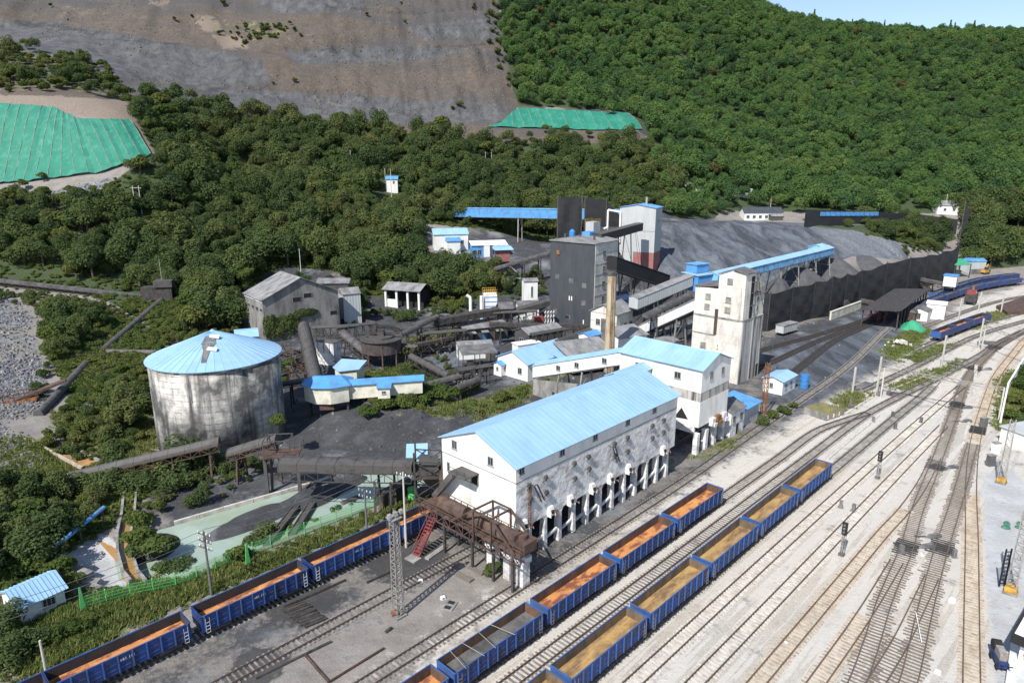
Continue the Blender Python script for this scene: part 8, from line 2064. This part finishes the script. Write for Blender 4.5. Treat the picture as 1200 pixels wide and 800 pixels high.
for (u, v) in ((547, 683), (636, 660)): pass
# ------------------------------------------------------------------ vegetation
def leaf_mat(name, cols, var=0.35):
  m = bpy.data.materials.new(name); m.use_nodes = True
  t = m.node_tree; t.nodes.clear()
  out = t.nodes.new('ShaderNodeOutputMaterial')
  oi = t.nodes.new('ShaderNodeObjectInfo'); g = t.nodes.new('ShaderNodeNewGeometry')
  r = t.nodes.new('ShaderNodeValToRGB'); el = r.color_ramp.elements
  el[0].position, el[0].color = 0.0, (*cols[0], 1); el[1].position, el[1].color = 1.0, (*cols[-1], 1)
  for i, c in enumerate(cols[1:-1]):
    e = el.new((i + 1) / (len(cols) - 1)); e.color = (*c, 1)
  patch = noise(t, mapped(t, g.outputs['Position'], (.02, .02, .02)), 1.0, 3)
  f = math_(t, 'ADD', math_(t, 'MULTIPLY', oi.outputs['Random'], 0.6), math_(t, 'MULTIPLY', math_(t, 'SUBTRACT', patch, 0.3), 1.0), True)
  t.links.new(f, r.inputs[0])
  fine = noise(t, g.outputs['Position'], 1.1, 3)
  hsv = t.nodes.new('ShaderNodeHueSaturation')
  t.links.new(r.outputs[0], hsv.inputs['Color'])
  t.links.new(math_(t, 'ADD', 0.62, math_(t, 'MULTIPLY', fine, 0.8)), hsv.inputs['Value'])
  d = t.nodes.new('ShaderNodeBsdfDiffuse'); tr = t.nodes.new('ShaderNodeBsdfTranslucent'); mx = t.nodes.new('ShaderNodeMixShader')
  t.links.new(hsv.outputs[0], d.inputs[0]); t.links.new(hsv.outputs[0], tr.inputs[0]); mx.inputs[0].default_value = 0.38
  t.links.new(d.outputs[0], mx.inputs[1]); t.links.new(tr.outputs[0], mx.inputs[2]); t.links.new(mx.outputs[0], out.inputs[0])
  return m
M['leaf_muted'] = leaf_mat('muted_leaves', [(.048, .078, .036), (.080, .116, .046), (.112, .146, .054), (.155, .165, .062)])
M['leaf_bright'] = leaf_mat('bright_leaves', [(.050, .098, .050), (.082, .150, .056), (.118, .198, .062), (.16, .22, .075)])
M['leaf_bush'] = leaf_mat('bush_leaves', [(.052, .085, .026), (.085, .122, .036), (.125, .150, .045), (.16, .158, .055)])
M['leaf_autumn'] = leaf_mat('autumn_leaves', [(.13, .13, .05), (.11, .095, .045), (.14, .14, .055)])
M['weed'] = leaf_mat('weed_blades', [(.10, .15, .04), (.16, .20, .06), (.23, .23, .09), (.30, .27, .15)])
def leaf_cloud(seed, lobes, n, size, mt, squash=.8, cone=False, name='crown'):
  """crown of leaf sprays spread over lumpy lobes, about one unit in radius"""
  r = np.random.default_rng(seed)
  if cone:
    h = r.random(n) ** .8
    a = r.random(n) * 2 * np.pi
    rad = (1 - h) * (.55 + .12 * np.sin(h * 34)) * (.65 + .35 * r.random(n))
    P = np.stack([rad * np.cos(a), rad * np.sin(a), h * 3.0 - 1.1], 1)
    N = np.stack([np.cos(a), np.sin(a), np.full(n, .5)], 1)
  else:
    c = r.normal(size=(lobes, 3)); c /= np.linalg.norm(c, axis=1)[:, None]
    c[:, 2] = np.abs(c[:, 2]) * .9 - .25
    c *= (.42 + .38 * r.random(lobes))[:, None]
    c[:, 2] *= 1.15
    lr = .22 + .24 * r.random(lobes)
    c[0] = (0, 0, .1); lr[0] = .55
    k = r.choice(lobes, n, p=lr ** 2 / (lr ** 2).sum())
    d = r.normal(size=(n, 3)); d /= np.linalg.norm(d, axis=1)[:, None]
    flip = (d[:, 2] < -.5) & (r.random(n) < .5); d[flip, 2] *= -1
    P = c[k] + d * (lr[k] * (.82 + .26 * r.random(n)))[:, None]
    P[:, 2] *= squash
    N = d
  N = N + r.normal(size=(n, 3)) * .55 + np.array([0, 0, .35]); N /= np.linalg.norm(N, axis=1)[:, None]
  U = np.cross(N, r.normal(size=(n, 3))); U /= np.linalg.norm(U, axis=1)[:, None]
  V = np.cross(N, U)
  s = (size * (.6 + .8 * r.random(n)))[:, None]
  q = np.stack([P - U * s, P - V * s * .55 + N * s * .15, P + U * s, P + V * s * .55 + N * s * .15], 1)
  me = bpy.data.meshes.new(name)
  me.vertices.add(n * 4); me.vertices.foreach_set('co', q.astype(np.float32).ravel())
  me.loops.add(n * 4); me.loops.foreach_set('vertex_index', np.arange(n * 4, dtype=np.int32))
  me.polygons.add(n); me.polygons.foreach_set('loop_start', np.arange(0, n * 4, 4, dtype=np.int32))
  me.materials.append(M[mt]); me.update(calc_edges=True)
  return me
def trunk_mesh(seed):
  r = random.Random(seed); q = MB()
  q.tube((0, 0, -.15), (.02, .01, .42), .035, 7, r2=.024); q.tube((.02, .01, .42), (.0, .03, .8), .024, 6, r2=.008)
  for k in range(5):
    a = k * 1.26 + r.uniform(-.3, .3); z = .3 + k * .07
    q.tube((.02, .01, z), (.26 * math.cos(a), .26 * math.sin(a), z + .22), .014, 5, r2=.005)
  return q.mesh('trunk', M['bark'])
CR = {'muted': [leaf_cloud(10 + k, 13 + 2 * (k % 4), 2000, .074, 'leaf_muted', (.85, 1.05, 1.3, .95, 1.5, 1.15)[k]) for k in range(6)],
      'bright': [leaf_cloud(30 + k, 12 + 2 * (k % 4), 1700, .080, 'leaf_bright', (.9, 1.1, 1.35, 1.0, 1.55, 1.2)[k]) for k in range(6)],
      'bush': [leaf_cloud(50 + k, 8, 1100, .095, 'leaf_bush', .72) for k in range(4)],
      'autumn': [leaf_cloud(70 + k, 8, 1000, .10, 'leaf_autumn', .75) for k in range(2)],
      'conifer': [leaf_cloud(80 + k, 0, 1000, .10, 'leaf_bright', cone=True) for k in range(2)]}
TRK = [trunk_mesh(k) for k in range(3)]
def make_tree(kind, k, x, y, z, h, r, label, group, name='broadleaf_tree', cat='tree'):
  rz = random.uniform(0, 6.28)
  T = thing(name, label, cat, (x, y, z), rz, group)
  t_ = link('trunk', TRK[k % 3], T); t_.scale = (h, h, h)
  c = link('crown', CR[kind][k % len(CR[kind])], T, (0, 0, h - r * .95)); c.scale = (r, r, r * random.uniform(.9, 1.15))
  return T
def make_bush(x, y, z, r, label, group, kind='bush', k=0, squash=.85):
  T = thing('bush', label, 'bush', (x, y, z), random.uniform(0, 6.28), group)
  c = link('foliage', CR[kind][k % len(CR[kind])], T, (0, 0, r * .45)); c.scale = (r, r, r * squash)
  q = TRK[k % 3]; t_ = link('stem', q, T); t_.scale = (r, r, r)
  return T
# things that stand clear of nearer trees: (u0, v0, u1, v1, distance)
CLEAR = [(448, 322, 502, 360, 240), (438, 300, 492, 318, 250), (503, 266, 553, 293, 288), (553, 268, 606, 298, 284), (276, 314, 402, 356, 190), (308, 350, 400, 395, 188), (396, 345, 428, 382, 200),
         (-40, 316, 72, 336, 236), (60, 324, 132, 343, 226), (126, 333, 200, 355, 216), (166, 348, 196, 376, 206), (140, 366, 175, 394, 194), (118, 386, 152, 416, 182), (126, 404, 176, 422, 174), (95, 405, 128, 432, 176),
         (76, 424, 100, 446, 160), (58, 440, 84, 468, 148), (38, 462, 66, 494, 136), (-20, 455, 60, 500, 134), (90, 530, 160, 560, 100), (150, 510, 262, 540, 104), (535, 236, 728, 256, 288), (168, 384, 332, 500, 111),
         (450, 214, 462, 226, 360), (848, 240, 902, 259, 378), (944, 242, 1078, 253, 368), (1085, 242, 1126, 252, 396), (-20, 124, 178, 205, 283), (586, 127, 740, 148, 420), (-20, 345, 48, 470, 130), (10, 672, 78, 738, 58), (60, 618, 158, 692, 70),
         (205, 560, 500, 680, 84), (556, 338, 592, 368, 212), (616, 310, 640, 350, 224), (60, 228, 132, 258, 236), (-20, 488, 116, 548, 106), (640, 225, 785, 300, 246), (1180, 252, 1210, 262, 380), (1066, 296, 1124, 330, 250), (560, 296, 640, 345, 240)]
def blocked(x, y, z, h, r):
  u0, vt = project(np.array(x), np.array(y), np.array(z + h)); _, vb = project(np.array(x), np.array(y), np.array(z))
  ru = r * FPX / max(y, 1)
  for a, b_, c, d, Y in CLEAR:
    if y < Y + 1.5 and u0 + ru * .85 > a and u0 - ru * .85 < c and vt < d and vb > b_ - 1: return True
  return False
cand = []
def scatter(poly_i, step, hmin, hmax, kind, ymax=880):
  poly = FOREST[poly_i]
  ok = soft_mask[poly_i]
  xs = GXf[ok]; ys = GYf[ok]
  if len(xs) == 0: return
  nx0, nx1, ny0, ny1 = xs.min(), xs.max(), ys.min(), min(ys.max(), ymax)
  gx, gy = np.meshgrid(np.arange(nx0, nx1, step), np.arange(ny0, ny1, step))
  gx = gx.ravel() + RNG.uniform(-.45, .45, gx.size) * step; gy = gy.ravel() + RNG.uniform(-.45, .45, gy.size) * step
  z = zgrid(gx, gy); u, v = project(gx, gy, z)
  k = (sdist(u, v, poly) + np.where(gy > 330, 18, 5) * (fbm(gx / 16, gy / 16, 2, 61)) > 0) & (u > -70) & (u < 1270) & (v > -60) & (v < 860) & (gy > 45)
  for x, y, zz in zip(gx[k], gy[k], z[k]):
    h = random.uniform(hmin, hmax) * random.choice((.65, .85, 1, 1, 1.15, 1.3))
    r = h * random.uniform(.40, .54)
    kd = kind
    q = random.random()
    if kind == 'shrub': kd = 'bush' if q < .6 else 'muted'; r = h * .6
    if kind == 'bright' and q < .008: kd = 'autumn'
    elif kind == 'bright' and q < .05 and zz > 110: h *= .85; kd = 'conifer'
    elif kind == 'muted' and q < .14: kd = 'bush'
    if blocked(x, y, zz, h, r):
      h *= .42; r *= .5; kd = 'bush' if kind != 'bright' else kd
      if blocked(x, y, zz, h, r):
        h *= .5; r *= .55; kd = 'bush'
        if blocked(x, y, zz, h, r): continue
    cand.append((x, y, zz, h, r, kd))
soft_mask = [(sdist(GU, GV, q) > 0) & front for q in FOREST]
scatter(0, 4.9, 5.5, 11.0, 'muted')
scatter(1, 5.9, 6.0, 11.5, 'bright')
scatter(2, 4.4, 5.0, 8.0, 'muted')
scatter(3, 3.8, 4.0, 6.5, 'muted')
scatter(4, 5.0, 6.0, 9.0, 'muted')
scatter(5, 5.0, 9.0, 14.0, 'muted')
for poly_, st_, a_, b_ in (([(-40, 56), (60, 58), (130, 80), (156, 122), (100, 110), (-40, 104)], 5.0, 2.0, 6.0), ([(570, 0), (590, 0), (606, 104), (588, 104)], 6.0, 2.0, 5.0), ([(-60, 332), (200, 345), (285, 392), (172, 420), (170, 522), (110, 552), (60, 525), (40, 490), (52, 400), (40, 360), (-60, 350)], 2.6, 1.2, 3.2), ([(150, 545), (260, 530), (330, 545), (255, 590), (165, 612)], 2.6, 1.0, 2.4), ([(270, 345), (330, 325), (430, 340), (430, 380), (400, 388), (400, 345)], 3.0, 1.5, 4.0), ([(272, 398), (330, 402), (345, 430), (335, 455), (275, 425)], 3.2, 1.2, 3.4), ([(405, 452), (500, 442), (525, 458), (480, 482), (415, 474)], 2.8, 1.0, 2.8), ([(460, 352), (560, 346), (545, 368), (470, 378), (430, 372)], 3.0, 1.5, 4.0), ([(596, 322), (640, 318), (640, 345), (600, 352)], 3.0, 1.5, 3.5), ([(480, 425), (520, 420), (540, 446), (500, 448)], 2.8, .8, 2.0), ([(380, 440), (402, 445), (400, 460), (380, 458)], 2.5, .8, 1.8), ([(655, 420), (700, 415), (690, 432), (650, 436)], 2.8, .8, 1.8), ([(940, 262), (1060, 264), (1100, 292), (1060, 300), (1062, 280)], 3.0, 1.5, 4.0), ([(-60, 560), (60, 580), (120, 600), (60, 650), (40, 680), (-60, 700)], 2.6, 1.2, 3.0)):
  FOREST.append(poly_); soft_mask.append((sdist(GU, GV, poly_) > 0) & front); scatter(len(FOREST) - 1, st_, a_, b_, 'shrub')
# trees on the skirt of the spoil heap and round the green nets
for u, v, h in ((10, 95, 7), (30, 100, 8), (48, 92, 6), (62, 104, 7), (78, 100, 9), (95, 104, 8), (110, 112, 8), (126, 112, 7), (140, 116, 7), (40, 62, 8), (30, 58, 7), (12, 78, 6), (60, 78, 5), (88, 90, 8), (105, 96, 8), (128, 98, 5), (150, 126, 7), (165, 140, 7), (20, 88, 5), (262, 8, 6), (540, 128, 6), (640, 158, 7), (662, 162, 8), (690, 164, 7), (648, 165, 8), (50, 214, 5), (28, 225, 6)):
  p = on_ground(u, v); cand.append((p.x, p.y, p.z, h, h * .45, 'bush' if h < 8 else 'muted'))
for k in range(46):
  u = random.gauss(305, 22); v = 40 - (u - 300) * .12 + random.gauss(0, 6)
  p = on_ground(u, max(v, 3)); h = random.uniform(2.0, 4.2); cand.append((p.x, p.y, p.z, h, h * .5, 'bush'))
for u, v in ((470, 6), (555, 12), (556, 8), (475, 28), (60, 10), (430, 20), (345, 38), (352, 44), (530, 130), (320, 100), (345, 98), (225, 22), (205, 26)):
  p = on_ground(u, v); h = random.uniform(2.5, 4.5); cand.append((p.x, p.y, p.z, h, h * .45, 'bush'))
cand.sort(key=lambda c: -(c[4] / max(c[1], 1)))
def region(x, y):
  u, v = project(np.array(x), np.array(y), zgrid(np.array(x), np.array(y)))
  if y > 420 and u > 560: return ('leafy tree on the tall wooded hill behind the plant', 'trees of the wooded hill')
  if u < 200 and v > 520: return ('leafy tree in the thicket at the lower left, above the small hut', 'trees of the lower left thicket')
  if u < 200 and v > 340: return ('leafy tree on the wooded bank left of the round silo', 'trees left of the silo')
  if u > 1000: return ('leafy tree on the bank behind the black netting fence', 'trees behind the netting fence')
  if v < 150 and u < 580: return ('leafy tree on the bare skirt of the spoil heap', 'trees on the skirt of the spoil heap')
  if u < 300: return ('dark leafy tree in the wood between the large green net and the old warehouse', 'trees of the wood below the large green net')
  return ('dark leafy tree in the wood between the spoil heap and the plant', 'trees of the wood behind the plant')
NI = 296
for i, (x, y, z, h, r, kd) in enumerate(cand[:NI]):
  lb, gp = region(x, y)
  make_tree(kd, i, x, y, z - .2, h, r, lb, gp)
def points_object(name, label, rows, protos, kind='stuff'):
  """one object: points carrying a proto index, a turn and a size, each drawn as a proto mesh by geometry nodes"""
  me = bpy.data.meshes.new(name)
  n = len(rows); A = np.array([[r_[0], r_[1], r_[2]] for r_ in rows], np.float32)
  me.vertices.add(n); me.vertices.foreach_set('co', A.ravel())
  for nm, tp, val in (('proto', 'INT', [r_[3] for r_ in rows]), ('turn', 'FLOAT', [r_[4] for r_ in rows]), ('size', 'FLOAT', [r_[5] for r_ in rows])):
    a = me.attributes.new(nm, tp, 'POINT'); a.data.foreach_set('value', val)
  o = link(name, me); tag(o, label, None, None, kind)
  ng = bpy.data.node_groups.new(name, 'GeometryNodeTree')
  ng.interface.new_socket('Geometry', in_out='INPUT', socket_type='NodeSocketGeometry'); ng.interface.new_socket('Geometry', in_out='OUTPUT', socket_type='NodeSocketGeometry')
  gi, go = ng.nodes.new('NodeGroupInput'), ng.nodes.new('NodeGroupOutput')
  jn = ng.nodes.new('GeometryNodeJoinGeometry')
  def attr(nm, dt):
    a = ng.nodes.new('GeometryNodeInputNamedAttribute'); a.data_type = dt; a.inputs[0].default_value = nm; return a.outputs[0]
  pr, tn, sz = attr('proto', 'INT'), attr('turn', 'FLOAT'), attr('size', 'FLOAT')
  cx = ng.nodes.new('ShaderNodeCombineXYZ'); ng.links.new(tn, cx.inputs[2])
  for k, po in enumerate(protos):
    oi = ng.nodes.new('GeometryNodeObjectInfo'); oi.transform_space = 'ORIGINAL'; oi.inputs['Object'].default_value = po; oi.inputs['As Instance'].default_value = True
    cp = ng.nodes.new('FunctionNodeCompare'); cp.data_type = 'INT'; cp.operation = 'EQUAL'
    ng.links.new(pr, cp.inputs['A'] if cp.inputs['A'].type == 'INT' else cp.inputs[2]); (cp.inputs[3]).default_value = k
    ip = ng.nodes.new('GeometryNodeInstanceOnPoints')
    ng.links.new(gi.outputs[0], ip.inputs['Points']); ng.links.new(cp.outputs[0], ip.inputs['Selection']); ng.links.new(oi.outputs['Geometry'], ip.inputs['Instance'])
    ng.links.new(cx.outputs[0], ip.inputs['Rotation']); ng.links.new(sz, ip.inputs['Scale'])
    ng.links.new(ip.outputs[0], jn.inputs[0])
  ng.links.new(jn.outputs[0], go.inputs[0])
  md = o.modifiers.new('scatter', 'NODES'); md.node_group = ng
  return o
def source(mesh, like):
  """an object in the scene that already shows this mesh"""
  for o in bpy.data.objects:
    if o.data is mesh: return o
  return None
# every crown kind stands at least once as a tree of its own on the hill
spare = [c for c in cand[NI:] if c[5] == 'bright'][:3]
conf = [c for c in cand[NI:] if c[5] == 'conifer'][:2]; aut = [c for c in cand[NI:] if c[5] == 'autumn'][:2]
for i, c in enumerate(conf): make_tree('conifer', i, *c[:3], c[3], c[4], 'pointed conifer on the upper slope of the wooded hill', 'conifers of the wooded hill', 'conifer')
for i, c in enumerate(aut): make_tree('autumn', i, *c[:3], c[3], c[4], 'brownish tree on the green wooded hill', 'autumn trees of the wooded hill', 'autumn_tree')
used = set(id(c) for c in conf + aut)
order = [(k, i) for k in CR for i in range(len(CR[k]))]
protos, keyi = [], {}
for k, i in order:
  o = source(CR[k][i], None)
  if o is None:
    c = next((c for c in cand[NI:] if id(c) not in used), None); used.add(id(c))
    T = make_tree(k, i, *c[:3], c[3], c[4], *region(c[0], c[1])); o = [q for q in T.children if q.name.startswith('crown')][0]
  keyi[k, i] = len(protos); protos.append(o)
rows = []
for j, c in enumerate(cand[NI:]):
  if id(c) in used: continue
  x, y, z, h, r, kd = c
  rows.append((x, y, z + h - r * .95, keyi[kd, j % len(CR[kd])], random.uniform(0, 6.28), r))
points_object('forest', 'wooded slopes of leafy trees behind the plant', rows, protos)
print("OIL", sum(1 for o in bpy.data.objects if o.type=="MESH" and o.data.materials and o.data.materials[0].name.startswith("oil_black")))
# ------------------------------------------------------------------ bushes that can be told apart
BL = [((430, 487, 2.6), 'bush under the side wing of the cream screening house, first from the silo'), ((452, 480, 2.8), 'bush under the side wing of the cream screening house, second from the silo'), ((474, 478, 3.0), 'bush on the coal bank below the small annex of the screening house'), ((497, 472, 3.2), 'full green bush at the end of the screening house wing'), ((520, 467, 3.3), 'full green bush between the screening house wing and the round pipes'),
      ((542, 463, 2.8), 'green bush in front of the round pipe conveyors'), ((556, 458, 2.4), 'small bush close to the flat grey canopy'), ((478, 437, 2.8), 'round dark bush beside the thickener tank'), ((440, 450, 2.2), 'yellowish bush behind the screening house wing'), ((424, 449, 1.8), 'low bush next to the small white hut with the lean-to roof'), ((414, 447, 2.0), 'creeper bush on the side of the small white hut with the lean-to roof'),
      ((390, 449, 2.0), 'low bush at the end of the big round hooded conveyor'), ((590, 470, 2.6), 'yellow green bush behind the roof of the long loading shed'), ((612, 462, 2.0), 'bush at the corner of the white L-shaped house'), ((640, 450, 1.6), 'small bush on top of the grey rubble wall'),
      ((185, 562, 3.8), 'big dark bush below the long grey round conveyor, by the pond'), ((214, 556, 4.2), 'biggest dark bush on the bank between silo and pond'), ((240, 552, 3.4), 'dark bush under the round conveyor near the steel frame'), ((205, 576, 3.0), 'dark bush on the pond bank, lower one'), ((165, 575, 3.2), 'dark bush beside the curved ochre channel'), ((330, 537, 2.0), 'yellow green bush on the rusty platform by the silo'), ((257, 514, 1.3), 'yellow tuft of bush growing beside the top of the round conveyor'),
      ((168, 640, 3.0), 'green bush between the curved channel and the pond'), ((184, 652, 3.2), 'green bush at the near corner of the pond'), ((164, 618, 2.6), 'bush beside the upper end of the curved channel'), ((196, 676, 2.4), 'reddish green bush at the near corner of the fence and the pond'), ((215, 672, 2.0), 'bush inside the mesh fence near the dark pole'),
      ((300, 642, 2.2), 'bush behind the mesh fence, beside the dark pole'), ((318, 634, 2.2), 'bush behind the mesh fence, second past the dark pole'), ((340, 628, 2.0), 'bush behind the mesh fence below the long plank'), ((282, 656, 2.2), 'bush behind the mesh fence at the solid green board'), ((365, 618, 1.5), 'low bush behind the mesh fence below the shorter plank'), ((395, 606, 1.5), 'low bush behind the mesh fence before the far dark pole'), ((415, 598, 1.5), 'low bush behind the mesh fence at the far dark pole'), ((448, 589, 1.6), 'low bush at the far end of the mesh fence'),
      ((88, 742, 1.6), 'low shrub in front of the small hut, nearest the end post'), ((64, 752, 1.9), 'low shrub in front of the small hut'), ((35, 760, 2.2), 'dark shrub below the small hut near the left edge'), ((12, 775, 2.4), 'dark shrub in the lower left corner'), ((110, 728, 1.3), 'small shrub by the end of the mesh fence'), ((8, 740, 2.4), 'dark shrub left of the small hut'), ((80, 690, 2.2), 'shrub right of the small hut, by the broken slabs'), ((75, 672, 2.6), 'shrub behind the small hut'), ((45, 668, 2.8), 'larger shrub behind the small hut'), ((20, 672, 2.8), 'larger shrub behind the small hut, near the left edge'),
      ((1186, 492, 2.6), 'bright green bush behind the white boundary wall, nearest one'), ((1193, 474, 3.0), 'bright green bush behind the white boundary wall, second one'), ((1201, 458, 3.2), 'yellow green bush behind the white boundary wall, far one'), ((1197, 503, 2.2), 'dark bush beside the low white building on the right'), ((1205, 440, 3.0), 'yellow green bush at the right edge behind the boundary wall'), ((1206, 486, 3.0), 'green bush at the right edge above the low white building'),
      ((893, 497, 1.7), 'dark shrub at the foot of the rusty lattice mast'), ((905, 490, 1.8), 'shrub below the white track hut'), ((918, 484, 1.8), 'shrub between the white track hut and the sooty track'), ((930, 478, 1.4), 'shrub beside the blue barrel'), ((576, 671, 1.4), 'bright green shrub at the legs of the rusty gable conveyor'), ((100, 505, 2.4), 'green shrub on the rough bank beyond the ochre channel'), ((130, 515, 2.8), 'dark shrub on the rough bank left of the silo'), ((150, 500, 2.6), 'dark shrub close to the left side of the silo'), ((85, 512, 2.0), 'small green shrub near the end of the lower hooded conveyor'),
      ((30, 590, 2.6), 'shrub under the low end of the long grey round conveyor'), ((60, 585, 2.6), 'shrub below the low end of the long grey round conveyor'), ((95, 580, 3.0), 'dark shrub below the middle of the long grey round conveyor'), ((128, 575, 3.2), 'dark shrub below the long grey round conveyor, near the channel')]
for i, ((u, v, r), lb) in enumerate(BL):
  p = on_ground(u, v)
  kd = 'muted' if 'dark' in lb else 'bush'
  o = make_bush(p.x, p.y, p.z + (8.0 if 'top of the round' in lb else 6.6 if 'rusty platform' in lb else 0), r, lb, 'bushes round the plant and the tracks', kd, i)
# creeper on the old warehouse
cr = leaf_cloud(99, 9, 1600, .085, 'leaf_muted', 1.0, name='creeper')
WT_ = bpy.data.objects['old_warehouse']
for (y_, z_, sx, sy, sz), lb in (((17.0, 4.0, 1.2, 6.0, 6.0), 0), ((11.0, 7.6, .9, 5.0, 2.2), 1), ((21.5, 4.5, 1.2, 3.0, 6.0), 2)):
  p = WT_.matrix_basis @ Vector((-.3, y_, z_))
  o = link('creeper', cr, None, p, WT_.rotation_euler.z); o.scale = (sx, sy, sz)
  tag(o, ('dark creeper covering the lower gable wall of the old warehouse', 'tongue of creeper reaching across the gable of the old warehouse', 'creeper wrapping the corner of the old warehouse')[lb], 'creeper', 'creepers on the old warehouse')
# ------------------------------------------------------------------ weeds, rubble and debris
tuft = MB(); r_ = random.Random(2)
for k in range(16):
  a, l = r_.uniform(0, 6.28), r_.uniform(.25, .75); c, s_ = math.cos(a), math.sin(a); x0, y0 = r_.uniform(-.4, .4), r_.uniform(-.4, .4)
  tuft.poly([(x0 - s_ * .07, y0 + c * .07, 0), (x0 + s_ * .07, y0 - c * .07, 0), (x0 + c * l * .6, y0 + s_ * l * .6, l)])
def masked_points(mask, n, thr=.55, vmin=300, jitter=1.5):
  u, v = GU, GV
  ok = np.where((mask > thr) & (u > -40) & (u < 1240) & (v > vmin) & (v < 850) & (GYf > 40))[0]
  if len(ok) == 0: return []
  wgt = 1.0 / np.maximum(GYf[ok], 40) ** 1.0; pick = RNG.choice(ok, min(n, len(ok) * 6), p=wgt / wgt.sum())
  x = GXf[pick] + RNG.uniform(-jitter, jitter, len(pick)); y = GYf[pick] + RNG.uniform(-jitter, jitter, len(pick))
  return list(zip(x, y, zgrid(x, y)))
def seed_thing(name, label, cat, mesh, p, scale, kind='stuff'):
  o = link(name, mesh, None, p); o.scale = (scale,) * 3; tag(o, label, None, None, kind); return o
tm = tuft.mesh('weed_tuft', M['weed'])
fl = masked_points(m_grass, 9000)
ts = seed_thing('weeds', 'tuft of weeds among the grass', 'weeds', tm, (fl[0][0], fl[0][1], fl[0][2]), 1.0)
points_object('grass', 'rough grass and weeds along the fence and between the tracks', [(x, y, z, 0, random.uniform(0, 6.28), random.uniform(.5, 1.25)) for x, y, z in fl[1:]], [ts])
# low bramble leaves in the grass
bl = masked_points(m_grass * (GU < 620), 1500)
br = leaf_cloud(120, 7, 160, .17, 'leaf_bush', .5, name='bramble')
bs = seed_thing('undergrowth', 'low bramble in the rough grass', 'undergrowth', br, bl[0], .6)
fb_ = masked_points(m_forest * (GYf < 330), 7000, vmin=140, jitter=1.0)
points_object('undergrowth', 'low brambles and undergrowth in the rough grass and on the forest floor', [(x, y, z + .15, 0, random.uniform(0, 6.28), random.uniform(.35, 1.0)) for x, y, z in bl[1:]] + [(x, y, z + .2, 0, random.uniform(0, 6.28), random.uniform(.6, 1.9)) for x, y, z in fb_], [bs])
def rock(seed, m_):
  r_ = random.Random(seed); q = MB()
  A = [(r_.uniform(.6, 1) * math.cos(i * 1.047), r_.uniform(.6, 1) * math.sin(i * 1.047), -.2) for i in range(6)]
  B_ = [(x * r_.uniform(.5, .8), y * r_.uniform(.5, .8), r_.uniform(.5, .85)) for x, y, z in A]; q.loft(A, B_)
  return q.mesh('stone', M[m_])
rs = [rock(1, 'stone'), rock(2, 'stone'), rock(3, 'concrete')]
pts = masked_points(m_rock, 3600, vmin=215)
so_ = [seed_thing('rubble', 'loose grey stone on the rubble bank', 'rubble', m_, pts[k], .5) for k, m_ in enumerate(rs)]
points_object('rubble', 'grey quarry stones heaped at the far left', [(x, y, z, k % 3, random.uniform(0, 6.28), random.choice((.2, .25, .3, .35, .5)) * (1.0 if y < 150 else 1.3)) for k, (x, y, z) in enumerate(pts[3:])], so_)
ds = [rock(11, 'black_steel'), rock(12, 'coal'), rock(13, 'concrete')]
dm = MB(); dm.bar((-1, 0, .05), (1, .1, .15), .12, .1); ds.append(dm.mesh('scrap_bar', M['dark_steel']))
pts = masked_points(m_coal * (sdist(GXf, GYf, POND) < -1), 2600, thr=.75, vmin=330)
so_ = [seed_thing('debris', 'loose coal and scrap on the dark yard', 'debris', m_, pts[k], .3) for k, m_ in enumerate(ds)]
points_object('debris', 'scattered coal lumps, scrap and rubble over the dark yard', [(x, y, z, random.choice((0, 1, 1, 1, 2, 3)), random.uniform(0, 6.28), random.choice((.12, .16, .2, .3, .45))) for k, (x, y, z) in enumerate(pts[4:])], so_)

sp_ = np.clip(sdist(GU, GV, SPOIL) / 6, 0, 1) * (GYf > 335)
pts = masked_points(sp_, 9000, vmin=-60, jitter=1.6)
sc_ = [rock(21, 'stone'), rock(22, 'scree'), rock(23, 'scree')]
so_ = [seed_thing('scree', 'loose boulder on the spoil heap', 'scree', m_, pts[k], 1.0) for k, m_ in enumerate(sc_)]
points_object('scree', 'loose boulders and scree over the bare spoil heap', [(x, y, z - .2, random.choice((0, 1, 1, 2, 2)), random.uniform(0, 6.28), random.choice((.35, .4, .5, .5, .6, .9))) for x, y, z in pts[3:]], so_)
# overhead wires of the dark poles
W0, W1 = on_ground(248, 697), on_ground(430, 622)
for k, (dz, nm) in enumerate(((9.0, 'upper'), (8.1, 'middle'), (7.2, 'lower'))):
  q = MB()
  ext = W0 + (W0 - W1) * 1.2
  for a, b_ in ((W0, W1), (ext, W0)):
    n_ = 10
    for i in range(n_):
      f0, f1 = i / n_, (i + 1) / n_
      q.tube(a.lerp(b_, f0) + Vector((.3, 0, dz - 3 * f0 * (1 - f0))), a.lerp(b_, f1) + Vector((.3, 0, dz - 3 * f1 * (1 - f1))), .03, 4)
  tag(q.build('overhead_wire', M['felt'], None), nm + ' wire of the three slung between the dark poles by the mesh fence', 'wire', 'wires between the dark poles')['kind'] = 'thing'
